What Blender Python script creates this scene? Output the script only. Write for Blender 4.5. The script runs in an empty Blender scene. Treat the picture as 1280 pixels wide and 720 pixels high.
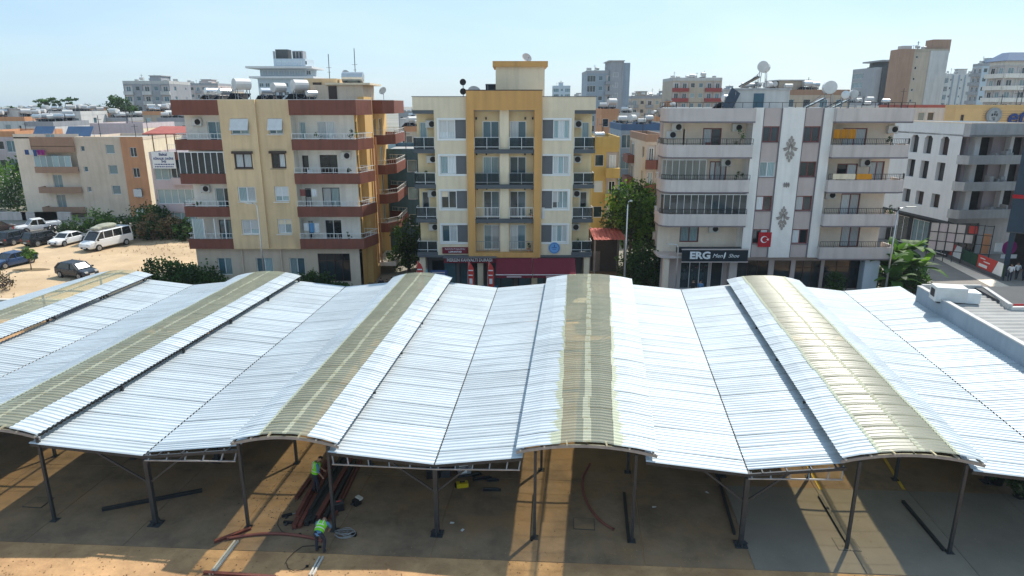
import bpy, bmesh, math, random
from mathutils import Vector, Matrix

random.seed(11)
R = math.radians
SC = bpy.context.scene
COL = SC.collection

# ---------------------------------------------------------------- camera
CAM_H, PITCH, FPX = 16.5, R(15.5), 830.0          # FPX: focal length in pixels of a 1280 wide picture
cam_d = bpy.data.cameras.new('camera')
cam_d.sensor_width = 36.0
cam_d.lens = 36.0 * FPX / 1280.0
cam_d.clip_end = 6000
cam = bpy.data.objects.new('camera', cam_d)
COL.objects.link(cam)
cam.location = (0, 0, CAM_H)
cam.rotation_euler = (math.pi / 2 - PITCH, 0, 0)
SC.camera = cam

# ---------------------------------------------------------------- sky, sun, exposure
SUN_DIR = Vector((0.49, 0.63, 1.0)).normalized()   # towards the sun: behind the houses, to the right
SUN_EL = math.asin(SUN_DIR.z)
SUN_AZ = math.atan2(SUN_DIR.x, SUN_DIR.y)
world = bpy.data.worlds.new('World')
SC.world = world
world.use_nodes = True
wn = world.node_tree
bg = wn.nodes['Background']
sky = wn.nodes.new('ShaderNodeTexSky')
sky.sky_type = 'NISHITA'
sky.sun_disc = False
sky.sun_elevation = SUN_EL
sky.sun_rotation = SUN_AZ
sky.altitude = 20
sky.air_density = 1.0
sky.dust_density = 0.7
sky.ozone_density = 2.5
# a thin even veil of summer haze over the clear sky
veil = wn.nodes.new('ShaderNodeMix')
veil.data_type = 'RGBA'
veil.inputs[0].default_value = 0.72
cl_c = wn.nodes.new('ShaderNodeTexCoord')
cl_m = wn.nodes.new('ShaderNodeMapping'); cl_m.inputs['Scale'].default_value = (1.0, 1.0, 3.5)
cl_n = wn.nodes.new('ShaderNodeTexNoise'); cl_n.inputs['Scale'].default_value = 2.2; cl_n.inputs['Detail'].default_value = 7; cl_n.inputs['Distortion'].default_value = .4
cl_r = wn.nodes.new('ShaderNodeMapRange'); cl_r.inputs[1].default_value = .42; cl_r.inputs[2].default_value = .75
cl_x = wn.nodes.new('ShaderNodeMix'); cl_x.data_type = 'RGBA'
cl_x.inputs[6].default_value = (1.95, 2.88, 3.7, 1); cl_x.inputs[7].default_value = (2.75, 3.5, 4.1, 1)
for a_, b_ in ((cl_c.outputs['Generated'], cl_m.inputs[0]), (cl_m.outputs[0], cl_n.inputs['Vector']), (cl_n.outputs['Fac'], cl_r.inputs[0]), (cl_r.outputs[0], cl_x.inputs[0]), (cl_x.outputs[2], veil.inputs[7])):
    wn.links.new(a_, b_)
wn.links.new(sky.outputs[0], veil.inputs[6])
wn.links.new(veil.outputs[2], bg.inputs[0])
bg.inputs[1].default_value = 0.14
sun_d = bpy.data.lights.new('sun', 'SUN')
sun_d.energy = 3.4
sun_d.angle = R(0.9)
sun_d.color = (1.0, 0.94, 0.84)
sun = bpy.data.objects.new('sun', sun_d)
COL.objects.link(sun)
sun.rotation_euler = SUN_DIR.to_track_quat('Z', 'Y').to_euler()
vs = SC.view_settings
vs.view_transform = 'Standard'
vs.look = 'None'
vs.gamma = 1.0
vs.use_curve_mapping = False
vs.exposure = 0.72
SC.cycles.max_bounces = 7
SC.cycles.diffuse_bounces = 3
SC.cycles.glossy_bounces = 3
SC.cycles.transparent_max_bounces = 8
SC.cycles.caustics_reflective = False
SC.cycles.caustics_refractive = False

# ---------------------------------------------------------------- survey: where things stand, measured off the photograph
_c, _s = math.cos(PITCH), math.sin(PITCH)
def _ray(px, py):
    x = (px - 640) / FPX
    y = -(py - 360) / FPX
    return Vector((x, _c + y * _s, -_s + y * _c))
def at_z(px, py, z=0.0):
    d = _ray(px, py)
    t = (z - CAM_H) / d.z
    return Vector((d.x * t, d.y * t, z))
def at_y(px, py, Y):
    d = _ray(px, py)
    t = Y / d.y
    return Vector((d.x * t, Y, CAM_H + d.z * t))

# ---------------------------------------------------------------- materials
MATS = {}
def mk(name, col, rough=0.75, var=0.12, scale=1.5, bump=0.0, metal=0.0, rnd=0.06, spec=0.4, streak=0.0, stain=None, stain_amt=0.0, bscale=None, smap=(1.1, 1.1, 0.09), leaf=0.0):
    if name in MATS:
        return MATS[name]
    m = bpy.data.materials.new(name)
    m.use_nodes = True
    nt = m.node_tree
    N, L = nt.nodes, nt.links
    p = N['Principled BSDF']
    p.inputs['Roughness'].default_value = rough
    p.inputs['Metallic'].default_value = metal
    p.inputs['Specular IOR Level'].default_value = spec
    tc = N.new('ShaderNodeTexCoord')
    noise = N.new('ShaderNodeTexNoise')
    noise.inputs['Scale'].default_value = scale
    noise.inputs['Detail'].default_value = 6
    noise.inputs['Roughness'].default_value = 0.65
    L.new(tc.outputs['Object'], noise.inputs['Vector'])
    mr = N.new('ShaderNodeMapRange')
    mr.inputs[1].default_value = 0.28
    mr.inputs[2].default_value = 0.72
    mr.inputs[3].default_value = 1 - var
    mr.inputs[4].default_value = 1 + var
    L.new(noise.outputs['Fac'], mr.inputs[0])
    val = mr.outputs[0]
    if streak:
        mp = N.new('ShaderNodeMapping')
        mp.inputs['Scale'].default_value = smap
        n2 = N.new('ShaderNodeTexNoise')
        n2.inputs['Scale'].default_value = 2.0
        n2.inputs['Detail'].default_value = 5
        L.new(tc.outputs['Object'], mp.inputs[0])
        L.new(mp.outputs[0], n2.inputs['Vector'])
        m2 = N.new('ShaderNodeMapRange')
        m2.inputs[1].default_value = 0.45
        m2.inputs[2].default_value = 0.75
        m2.inputs[3].default_value = 1.0
        m2.inputs[4].default_value = 1.0 - streak
        L.new(n2.outputs['Fac'], m2.inputs[0])
        mu = N.new('ShaderNodeMath'); mu.operation = 'MULTIPLY'
        L.new(val, mu.inputs[0]); L.new(m2.outputs[0], mu.inputs[1])
        val = mu.outputs[0]
    if rnd:
        oi = N.new('ShaderNodeObjectInfo')
        m3 = N.new('ShaderNodeMapRange')
        m3.inputs[3].default_value = 1 - rnd
        m3.inputs[4].default_value = 1 + rnd
        L.new(oi.outputs['Random'], m3.inputs[0])
        mu = N.new('ShaderNodeMath'); mu.operation = 'MULTIPLY'
        L.new(val, mu.inputs[0]); L.new(m3.outputs[0], mu.inputs[1])
        val = mu.outputs[0]
    vm = N.new('ShaderNodeVectorMath'); vm.operation = 'SCALE'
    vm.inputs[0].default_value = col[:3]
    L.new(val, vm.inputs['Scale'])
    out = vm.outputs[0]
    if stain is not None:
        n3 = N.new('ShaderNodeTexNoise')
        n3.inputs['Scale'].default_value = scale * 0.33
        n3.inputs['Detail'].default_value = 8
        n3.inputs['Roughness'].default_value = 0.7
        L.new(tc.outputs['Object'], n3.inputs['Vector'])
        m4 = N.new('ShaderNodeMapRange')
        m4.inputs[1].default_value = 0.46
        m4.inputs[2].default_value = 0.62
        m4.inputs[3].default_value = 0
        m4.inputs[4].default_value = stain_amt
        L.new(n3.outputs['Fac'], m4.inputs[0])
        mx = N.new('ShaderNodeMix'); mx.data_type = 'RGBA'
        L.new(m4.outputs[0], mx.inputs[0])
        L.new(out, mx.inputs[6])
        mx.inputs[7].default_value = (*stain, 1)
        out = mx.outputs[2]
    L.new(out, p.inputs['Base Color'])
    if bump:
        b = N.new('ShaderNodeBump')
        b.inputs['Strength'].default_value = bump
        b.inputs['Distance'].default_value = 0.05
        n5 = N.new('ShaderNodeTexNoise')
        n5.inputs['Scale'].default_value = bscale or scale * 6
        n5.inputs['Detail'].default_value = 5
        L.new(tc.outputs['Object'], n5.inputs['Vector'])
        L.new(n5.outputs['Fac'], b.inputs['Height'])
        L.new(b.outputs[0], p.inputs['Normal'])
    if leaf:
        tl = N.new('ShaderNodeBsdfTranslucent')
        sc = N.new('ShaderNodeVectorMath'); sc.operation = 'MULTIPLY'; sc.inputs[1].default_value = (1.5, 1.7, .8)
        L.new(out, sc.inputs[0]); L.new(sc.outputs[0], tl.inputs[0])
        mxs = N.new('ShaderNodeMixShader'); mxs.inputs[0].default_value = leaf
        L.new(p.outputs[0], mxs.inputs[1]); L.new(tl.outputs[0], mxs.inputs[2])
        L.new(mxs.outputs[0], N['Material Output'].inputs['Surface'])
    MATS[name] = m
    return m

def mk_glass(name, col, rough=0.06, coat=0.0):
    m = mk(name, col, rough=rough, var=0.3, scale=0.7, rnd=0.5, spec=0.7)
    nt = m.node_tree
    b = nt.nodes.new('ShaderNodeBump')
    n = nt.nodes.new('ShaderNodeTexNoise')
    tc = nt.nodes.new('ShaderNodeTexCoord')
    n.inputs['Scale'].default_value = 1.3
    b.inputs['Strength'].default_value = 0.05
    b.inputs['Distance'].default_value = 0.1
    nt.links.new(tc.outputs['Object'], n.inputs['Vector'])
    nt.links.new(n.outputs['Fac'], b.inputs['Height'])
    nt.links.new(b.outputs[0], nt.nodes['Principled BSDF'].inputs['Normal'])
    return m

def mk_curtain(name, c1, c2):
    m = bpy.data.materials.new(name)
    m.use_nodes = True
    nt = m.node_tree
    N, L = nt.nodes, nt.links
    p = N['Principled BSDF']
    tc = N.new('ShaderNodeTexCoord')
    w = N.new('ShaderNodeTexWave')
    w.wave_type = 'BANDS'; w.bands_direction = 'X'
    w.inputs['Scale'].default_value = 2.6
    w.inputs['Distortion'].default_value = 2.5
    w.inputs['Detail'].default_value = 1
    L.new(tc.outputs['Object'], w.inputs['Vector'])
    oi = N.new('ShaderNodeObjectInfo')
    mx = N.new('ShaderNodeMix'); mx.data_type = 'RGBA'
    L.new(w.outputs['Fac'], mx.inputs[0])
    mx.inputs[6].default_value = (*c1, 1); mx.inputs[7].default_value = (*c2, 1)
    m3 = N.new('ShaderNodeMapRange'); m3.inputs[3].default_value = 0.55; m3.inputs[4].default_value = 1.1
    L.new(oi.outputs['Random'], m3.inputs[0])
    vm = N.new('ShaderNodeVectorMath'); vm.operation = 'SCALE'
    L.new(mx.outputs[2], vm.inputs[0]); L.new(m3.outputs[0], vm.inputs['Scale'])
    L.new(vm.outputs[0], p.inputs['Base Color'])
    p.inputs['Roughness'].default_value = 0.6
    p.inputs['Coat Weight'].default_value = 1.0
    p.inputs['Coat Roughness'].default_value = 0.04
    MATS[name] = m
    return m

def mk_sheet(name, col, rough, metal):
    m = mk(name, col, rough=rough, var=0.05, scale=0.5, rnd=0.07, metal=metal, spec=0.5, stain=(0.33, 0.36, 0.38), stain_amt=0.3, streak=0.22, smap=(0.12, 3.0, 1.0))
    return m

def mk_trans(name, tint, surf, amount, rough=0.35):
    """a translucent sheet or pane: lets tinted light through, keeps a diffuse and glossy skin"""
    m = bpy.data.materials.new(name)
    m.use_nodes = True
    nt = m.node_tree
    N, L = nt.nodes, nt.links
    p = N['Principled BSDF']
    p.inputs['Roughness'].default_value = rough
    tc = N.new('ShaderNodeTexCoord')
    n = N.new('ShaderNodeTexNoise'); n.inputs['Scale'].default_value = 0.8; n.inputs['Detail'].default_value = 6
    L.new(tc.outputs['Object'], n.inputs['Vector'])
    mr = N.new('ShaderNodeMapRange'); mr.inputs[3].default_value = 0.75; mr.inputs[4].default_value = 1.25
    L.new(n.outputs['Fac'], mr.inputs[0])
    vm = N.new('ShaderNodeVectorMath'); vm.operation = 'SCALE'; vm.inputs[0].default_value = surf
    L.new(mr.outputs[0], vm.inputs['Scale'])
    L.new(vm.outputs[0], p.inputs['Base Color'])
    t = N.new('ShaderNodeBsdfTransparent'); t.inputs[0].default_value = (*tint, 1)
    mx = N.new('ShaderNodeMixShader'); mx.inputs[0].default_value = amount
    L.new(p.outputs[0], mx.inputs[1]); L.new(t.outputs[0], mx.inputs[2])
    L.new(mx.outputs[0], N['Material Output'].inputs['Surface'])
    MATS[name] = m
    return m

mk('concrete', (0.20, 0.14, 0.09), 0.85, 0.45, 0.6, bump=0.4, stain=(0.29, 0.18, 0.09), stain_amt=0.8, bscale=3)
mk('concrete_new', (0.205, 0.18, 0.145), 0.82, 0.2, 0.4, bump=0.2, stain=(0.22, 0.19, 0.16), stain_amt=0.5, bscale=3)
mk('dirt', (0.44, 0.265, 0.13), 0.95, 0.35, 0.8, bump=0.7, stain=(0.30, 0.165, 0.08), stain_amt=0.75, bscale=4)
mk('sand', (0.50, 0.37, 0.235), 0.95, 0.2, 0.25, bump=0.4, stain=(0.38, 0.27, 0.16), stain_amt=0.7, bscale=2)
mk('city_ground', (0.25, 0.235, 0.2), 0.95, 0.3, 0.03, stain=(0.16, 0.17, 0.11), stain_amt=0.7)
mk('asphalt', (0.075, 0.075, 0.08), 0.9, 0.2, 0.5, bump=0.2, stain=(0.12, 0.11, 0.10), stain_amt=0.5, bscale=8)
mk('road_light', (0.24, 0.22, 0.2), 0.9, 0.15, 0.4, bump=0.2, stain=(0.2, 0.17, 0.15), stain_amt=0.4, bscale=6)
mk('paving', (0.33, 0.30, 0.27), 0.85, 0.2, 0.8, bump=0.1)
mk('kerb', (0.5, 0.46, 0.4), 0.8, 0.15, 1)
mk('paint_white', (0.78, 0.78, 0.76), 0.6, 0.1, 1.5)
mk('paint_yellow', (0.65, 0.42, 0.05), 0.7, 0.3, 2)
mk_sheet('sheet_white', (0.55, 0.61, 0.645), 0.52, 0.18)
mk('sheet_edge', (0.62, 0.66, 0.68), 0.45, 0.1, 2, metal=0.3)
mk_trans('skylight', (0.92, 0.82, 0.54), (0.47, 0.49, 0.39), 0.55, 0.33)
mk_trans('skylight_lap', (0.88, 0.86, 0.66), (0.56, 0.57, 0.45), 0.4, 0.35)
mk_trans('skylight_pale', (0.85, 0.85, 0.62), (0.56, 0.58, 0.44), 0.25, 0.35)
mk('steel_dark', (0.045, 0.05, 0.055), 0.5, 0.25, 3, metal=0.2)
mk('steel_grey', (0.30, 0.31, 0.32), 0.5, 0.25, 3, metal=0.3)
mk('steel_light', (0.55, 0.54, 0.50), 0.5, 0.2, 3, metal=0.2)
mk('steel_red', (0.17, 0.055, 0.042), 0.6, 0.3, 2, rnd=0.25)
mk('steel_black', (0.025, 0.028, 0.03), 0.55, 0.25, 2, rnd=0.25)
mk('black', (0.012, 0.012, 0.014), 0.6, 0.2, 3)
mk('rubber', (0.02, 0.02, 0.02), 0.85, 0.2, 3)
mk('cream', (0.78, 0.66, 0.48), 0.85, 0.06, 0.5, streak=0.16, stain=(0.592, 0.491, 0.345), stain_amt=0.35)
mk('cream_warm', (0.80, 0.62, 0.37), 0.85, 0.06, 0.5, streak=0.16, stain=(0.592, 0.452, 0.262), stain_amt=0.35)
mk('ochre', (0.64, 0.35, 0.12), 0.8, 0.07, 0.5, streak=0.16)
mk('tan', (0.74, 0.54, 0.32), 0.85, 0.07, 0.5, streak=0.2, stain=(0.528, 0.382, 0.225), stain_amt=0.35)
mk('tan_sunlit', (0.66, 0.43, 0.17), 0.85, 0.06, 0.5, streak=0.12)  # sunlit copy of tan, for the right side wall
mk('brown', (0.20, 0.07, 0.048), 0.75, 0.12, 0.6, streak=0.25, rnd=0.06)
mk('wall_white', (0.80, 0.75, 0.68), 0.85, 0.07, 0.6, streak=0.18, stain=(0.608, 0.562, 0.488), stain_amt=0.35)
mk('wall_grey', (0.60, 0.535, 0.505), 0.85, 0.07, 0.6, streak=0.22, stain=(0.464, 0.421, 0.394), stain_amt=0.35)
mk('mauve', (0.55, 0.465, 0.435), 0.85, 0.07, 0.6, streak=0.1, stain=(0.368, 0.300, 0.274), stain_amt=0.35)
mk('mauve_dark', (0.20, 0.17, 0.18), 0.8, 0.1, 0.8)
mk('stone_white', (0.82, 0.79, 0.75), 0.8, 0.05, 0.6, streak=0.16, stain=(0.640, 0.616, 0.578), stain_amt=0.35)
mk('peach_wall', (0.80, 0.67, 0.54), 0.85, 0.06, 0.6, streak=0.1, stain=(0.592, 0.484, 0.375), stain_amt=0.35)
mk('terracotta', (0.55, 0.27, 0.14), 0.85, 0.08, 0.6, streak=0.15)
mk('beige', (0.64, 0.53, 0.42), 0.85, 0.08, 0.6, streak=0.15, stain=(0.496, 0.390, 0.270), stain_amt=0.35)
mk('pinkish', (0.56, 0.47, 0.48), 0.85, 0.08, 0.6, streak=0.12)
mk('teal_wall', (0.075, 0.145, 0.19), 0.85, 0.12, 0.6, streak=0.15)
mk('navy_wall', (0.028, 0.055, 0.085), 0.7, 0.12, 0.6)
mk('blue_grey', (0.30, 0.36, 0.42), 0.85, 0.08, 0.6, streak=0.12)
mk('blue_band', (0.06, 0.12, 0.22), 0.8, 0.1, 0.6)
mk('yellow_wall', (0.56, 0.38, 0.12), 0.85, 0.08, 0.6, streak=0.14, stain=(0.448, 0.296, 0.090), stain_amt=0.35)
mk('grey_conc', (0.42, 0.42, 0.42), 0.9, 0.12, 0.8, streak=0.2)
mk('white_new', (0.72, 0.72, 0.72), 0.85, 0.05, 0.6, streak=0.08)
mk('pale_blue', (0.46, 0.54, 0.60), 0.8, 0.06, 0.5, streak=0.1)
mk('city_white', (0.56, 0.55, 0.53), 0.85, 0.1, 0.3, streak=0.2, rnd=0.1)
mk('city_beige', (0.48, 0.40, 0.31), 0.85, 0.1, 0.3, streak=0.2, rnd=0.1)
mk('city_grey', (0.33, 0.34, 0.36), 0.85, 0.1, 0.3, streak=0.2, rnd=0.1)
mk('city_brown', (0.36, 0.22, 0.15), 0.85, 0.1, 0.3, streak=0.15)
mk('red_band', (0.30, 0.05, 0.045), 0.8, 0.1, 0.6)
mk('roof_red', (0.36, 0.10, 0.08), 0.8, 0.2, 1.0)
mk('orange_wall', (0.74, 0.46, 0.20), 0.8, 0.08, 0.5)
mk('roof_grey', (0.34, 0.335, 0.32), 0.9, 0.15, 0.5, streak=0)
mk('roof_dark', (0.05, 0.055, 0.06), 0.8, 0.15, 0.6)
mk('frame_white', (0.74, 0.74, 0.73), 0.45, 0.04, 2)
mk('frame_dark', (0.05, 0.032, 0.028), 0.5, 0.1, 2)
mk('frame_red', (0.20, 0.055, 0.05), 0.5, 0.1, 2)
mk('shutter_grey', (0.12, 0.125, 0.135), 0.6, 0.1, 1)
mk('slab_grey', (0.095, 0.105, 0.115), 0.8, 0.1, 0.8)
mk('iron', (0.02, 0.02, 0.022), 0.5, 0.2, 3)
mk('chrome', (0.62, 0.63, 0.64), 0.3, 0.08, 3, metal=0.7)
mk('tank_white', (0.56, 0.555, 0.54), 0.45, 0.12, 1.5, rnd=0.12)
mk('tank_steel', (0.58, 0.60, 0.61), 0.3, 0.12, 1.5, metal=0.75, rnd=0.12)
mk('solar', (0.02, 0.03, 0.05), 0.12, 0.2, 2, spec=0.6)
mk('ac_white', (0.62, 0.62, 0.60), 0.5, 0.08, 2)
mk('cloth_white', (0.62, 0.63, 0.63), 0.9, 0.1, 2)
mk('cloth_orange', (0.62, 0.26, 0.02), 0.9, 0.1, 2)
mk('cloth_magenta', (0.25, 0.02, 0.17), 0.9, 0.15, 2)
mk('cloth_blue', (0.04, 0.08, 0.22), 0.9, 0.15, 2)
mk('cloth_teal', (0.20, 0.42, 0.44), 0.9, 0.1, 2)
mk('maroon', (0.17, 0.018, 0.032), 0.85, 0.12, 1.5)
mk('banner_red', (0.52, 0.05, 0.04), 0.7, 0.1, 2)
mk('flag_red', (0.42, 0.012, 0.02), 0.8, 0.1, 2)
mk('sign_black', (0.012, 0.022, 0.032), 0.35, 0.1, 2)
mk('sign_blue', (0.13, 0.32, 0.60), 0.5, 0.1, 2)
mk('sign_white', (0.74, 0.77, 0.78), 0.5, 0.05, 2)
mk('letter_navy', (0.015, 0.045, 0.20), 0.4, 0.05, 2)
mk('ornament', (0.33, 0.29, 0.26), 0.8, 0.1, 3)
mk('leaf_dark', (0.036, 0.075, 0.026), 0.6, 0.35, 1.2, rnd=0.1, spec=0.3, leaf=0.35)
mk('leaf_mid', (0.065, 0.135, 0.035), 0.6, 0.35, 1.2, rnd=0.1, spec=0.3, leaf=0.35)
mk('leaf_bright', (0.13, 0.235, 0.04), 0.55, 0.3, 1.2, rnd=0.15, spec=0.35, leaf=0.35)
mk('leaf_dry', (0.17, 0.12, 0.06), 0.8, 0.35, 1.2, rnd=0.1)
mk('leaf_olive', (0.09, 0.115, 0.06), 0.7, 0.3, 1.2, rnd=0.1)
mk('flower', (0.70, 0.66, 0.50), 0.7, 0.15, 2)
mk('bark', (0.14, 0.10, 0.07), 0.9, 0.25, 3)
mk('wood', (0.25, 0.15, 0.075), 0.8, 0.25, 2)
mk('hivis', (0.22, 0.72, 0.03), 0.75, 0.1, 4)
mk('reflective', (0.70, 0.72, 0.66), 0.4, 0.05, 4)
mk('skin', (0.40, 0.235, 0.16), 0.6, 0.08, 5)
mk('hair', (0.02, 0.014, 0.01), 0.7, 0.2, 6)
mk('denim', (0.03, 0.036, 0.055), 0.9, 0.2, 5)
mk('shirt_blue', (0.10, 0.25, 0.45), 0.9, 0.12, 5)
mk('shirt_white', (0.70, 0.71, 0.72), 0.9, 0.06, 5)
mk('shirt_black', (0.02, 0.02, 0.025), 0.9, 0.1, 5)
mk('shoe', (0.05, 0.04, 0.035), 0.7, 0.1, 5)
mk('car_white', (0.72, 0.73, 0.74), 0.25, 0.03, 1, spec=0.6)
mk('car_blue', (0.02, 0.055, 0.14), 0.22, 0.05, 1, spec=0.6)
mk('car_dark', (0.015, 0.022, 0.034), 0.22, 0.05, 1, spec=0.6)
mk('car_teal', (0.03, 0.09, 0.13), 0.22, 0.05, 1, spec=0.6)
mk('car_black', (0.01, 0.011, 0.013), 0.22, 0.05, 1, spec=0.6)
mk('car_brown', (0.06, 0.04, 0.035), 0.25, 0.05, 1, spec=0.6)
mk('lamp_red', (0.35, 0.02, 0.02), 0.3, 0.05, 2)
mk('lamp_clear', (0.65, 0.67, 0.68), 0.15, 0.05, 2)
mk('rim', (0.42, 0.43, 0.44), 0.35, 0.05, 2, metal=0.6)
mk('foil', (0.78, 0.80, 0.82), 0.3, 0.1, 3, metal=0.4)
mk('grass_green', (0.10, 0.15, 0.045), 0.9, 0.3, 2)
mk('fence_green', (0.012, 0.06, 0.033), 0.8, 0.2, 2)
mk('yellow_tool', (0.55, 0.42, 0.01), 0.5, 0.1, 3)
mk('tarp', (0.30, 0.31, 0.25), 0.9, 0.3, 2)
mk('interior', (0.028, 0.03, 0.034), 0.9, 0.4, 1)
mk_glass('glass_dark', (0.02, 0.032, 0.038))
mk_glass('glass_blue', (0.07, 0.14, 0.17))
mk_glass('car_glass', (0.012, 0.016, 0.02), 0.05)
mk_curtain('curtain', (0.45, 0.49, 0.50), (0.74, 0.76, 0.76))
mk_curtain('curtain_teal', (0.16, 0.27, 0.29), (0.44, 0.56, 0.57))
mk_trans('rail_glass', (0.55, 0.62, 0.66), (0.03, 0.05, 0.06), 0.55, 0.05)
mk_trans('clear_glass', (0.80, 0.86, 0.88), (0.10, 0.13, 0.14), 0.6, 0.05)

# ---------------------------------------------------------------- mesh builder
class MB:
    def __init__(s):
        s.v, s.f, s.m, s.sm = [], [], [], False
    def add(s, vs, fs, mi=0):
        n = len(s.v)
        s.v += [tuple(v) for v in vs]
        s.f += [tuple(i + n for i in f) for f in fs]
        s.m += [mi] * len(fs)
        return s
    def box(s, x0, y0, z0, x1, y1, z1, mi=0):
        if x0 > x1: x0, x1 = x1, x0
        if y0 > y1: y0, y1 = y1, y0
        if z0 > z1: z0, z1 = z1, z0
        return s.add([(x0, y0, z0), (x1, y0, z0), (x1, y1, z0), (x0, y1, z0), (x0, y0, z1), (x1, y0, z1), (x1, y1, z1), (x0, y1, z1)],
                     [(0, 3, 2, 1), (4, 5, 6, 7), (0, 1, 5, 4), (1, 2, 6, 5), (2, 3, 7, 6), (3, 0, 4, 7)], mi)
    def beam(s, p, q, w, h=None, up=(0, 0, 1), mi=0):
        h = h or w
        p, q = Vector(p), Vector(q)
        d = (q - p).normalized()
        u = Vector(up)
        if abs(d.dot(u)) > 0.98: u = Vector((0, 1, 0))
        a = d.cross(u).normalized() * (w / 2)
        b = a.cross(d).normalized() * (h / 2)
        vs = [p - a - b, p + a - b, p + a + b, p - a + b, q - a - b, q + a - b, q + a + b, q - a + b]
        return s.add(vs, [(0, 1, 2, 3), (7, 6, 5, 4), (0, 4, 5, 1), (1, 5, 6, 2), (2, 6, 7, 3), (3, 7, 4, 0)], mi)
    def tube(s, pts, r, n=8, mi=0, caps=True):
        pts = [Vector(p) for p in pts]
        rs = r if isinstance(r, (list, tuple)) else [r] * len(pts)
        vs, fs = [], []
        ref = Vector((0.013, 0.029, 1.0)).normalized()
        for i, p in enumerate(pts):
            d = (pts[min(i + 1, len(pts) - 1)] - pts[max(i - 1, 0)]).normalized()
            u = ref if abs(d.dot(ref)) < 0.95 else Vector((1, 0, 0))
            a = d.cross(u).normalized(); b = d.cross(a).normalized()
            for k in range(n):
                t = 2 * math.pi * k / n
                vs.append(p + (a * math.cos(t) + b * math.sin(t)) * rs[i])
        for i in range(len(pts) - 1):
            for k in range(n):
                fs.append((i * n + k, i * n + (k + 1) % n, (i + 1) * n + (k + 1) % n, (i + 1) * n + k))
        if caps:
            fs.append(tuple(range(n))[::-1])
            fs.append(tuple((len(pts) - 1) * n + k for k in range(n)))
        return s.add(vs, fs, mi)
    def prism(s, poly, z0, z1, mi=0):
        n = len(poly)
        vs = [(p[0], p[1], z0) for p in poly] + [(p[0], p[1], z1) for p in poly]
        fs = [tuple(range(n))[::-1], tuple(range(n, 2 * n))] + [(i, (i + 1) % n, n + (i + 1) % n, n + i) for i in range(n)]
        return s.add(vs, fs, mi)
    def strip(s, path, z0, z1, th, closed=False, mi=0):
        """a wall of thickness th along a path, its outer face on the path, body on the left of it"""
        P = [Vector((p[0], p[1])) for p in path]
        n = len(P)
        off = []
        for i in range(n):
            a = P[i] - P[i - 1] if (i > 0 or closed) else P[1] - P[0]
            b = P[(i + 1) % n] - P[i] if (i < n - 1 or closed) else a
            if i == 0 and not closed: a = b
            na = Vector((-a.y, a.x)).normalized(); nb = Vector((-b.y, b.x)).normalized()
            m = (na + nb); m.normalize()
            k = th / max(0.3, m.dot(na))
            off.append(P[i] + m * k)
        vs = []
        for i in range(n):
            vs += [(P[i].x, P[i].y, z0), (off[i].x, off[i].y, z0), (off[i].x, off[i].y, z1), (P[i].x, P[i].y, z1)]
        fs = []
        for i in range(n if closed else n - 1):
            j = (i + 1) % n
            for k in range(4):
                k2 = (k + 1) % 4
                fs.append((i * 4 + k, i * 4 + k2, j * 4 + k2, j * 4 + k))
        if not closed:
            fs.append((3, 2, 1, 0)); e = (n - 1) * 4
            fs.append((e, e + 1, e + 2, e + 3))
        return s.add(vs, fs, mi)
    def sphere(s, c, rx, ry, rz, n=10, m=6, mi=0):
        vs = [(c[0], c[1], c[2] - rz)]
        for i in range(1, m):
            a = -math.pi / 2 + math.pi * i / m
            for k in range(n):
                t = 2 * math.pi * k / n
                vs.append((c[0] + rx * math.cos(a) * math.cos(t), c[1] + ry * math.cos(a) * math.sin(t), c[2] + rz * math.sin(a)))
        vs.append((c[0], c[1], c[2] + rz))
        fs = [(0, 1 + (k + 1) % n, 1 + k) for k in range(n)]
        for i in range(m - 2):
            for k in range(n):
                a, b = 1 + i * n + k, 1 + i * n + (k + 1) % n
                fs.append((a, b, b + n, a + n))
        t = len(vs) - 1; o = 1 + (m - 2) * n
        fs += [(t, o + k, o + (k + 1) % n) for k in range(n)]
        return s.add(vs, fs, mi)
    def mesh(s, name, mats, smooth=False):
        me = bpy.data.meshes.new(name)
        me.from_pydata(s.v, [], s.f)
        for m in (mats if isinstance(mats, (list, tuple)) else [mats]):
            me.materials.append(MATS[m] if isinstance(m, str) else m)
        if any(s.m): me.polygons.foreach_set('material_index', s.m)
        if smooth: me.polygons.foreach_set('use_smooth', [True] * len(s.f))
        me.update()
        return me
    def build(s, name, mats, parent=None, loc=(0, 0, 0), rz=0.0, smooth=False):
        return ob(name, s.mesh(name, mats, smooth), parent, loc, rz)

def ob(name, me, parent=None, loc=(0, 0, 0), rz=0.0):
    o = bpy.data.objects.new(name, me)
    COL.objects.link(o)
    if parent is not None: o.parent = parent
    o.location = loc
    if rz: o.rotation_euler = (0, 0, rz)
    return o

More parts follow.
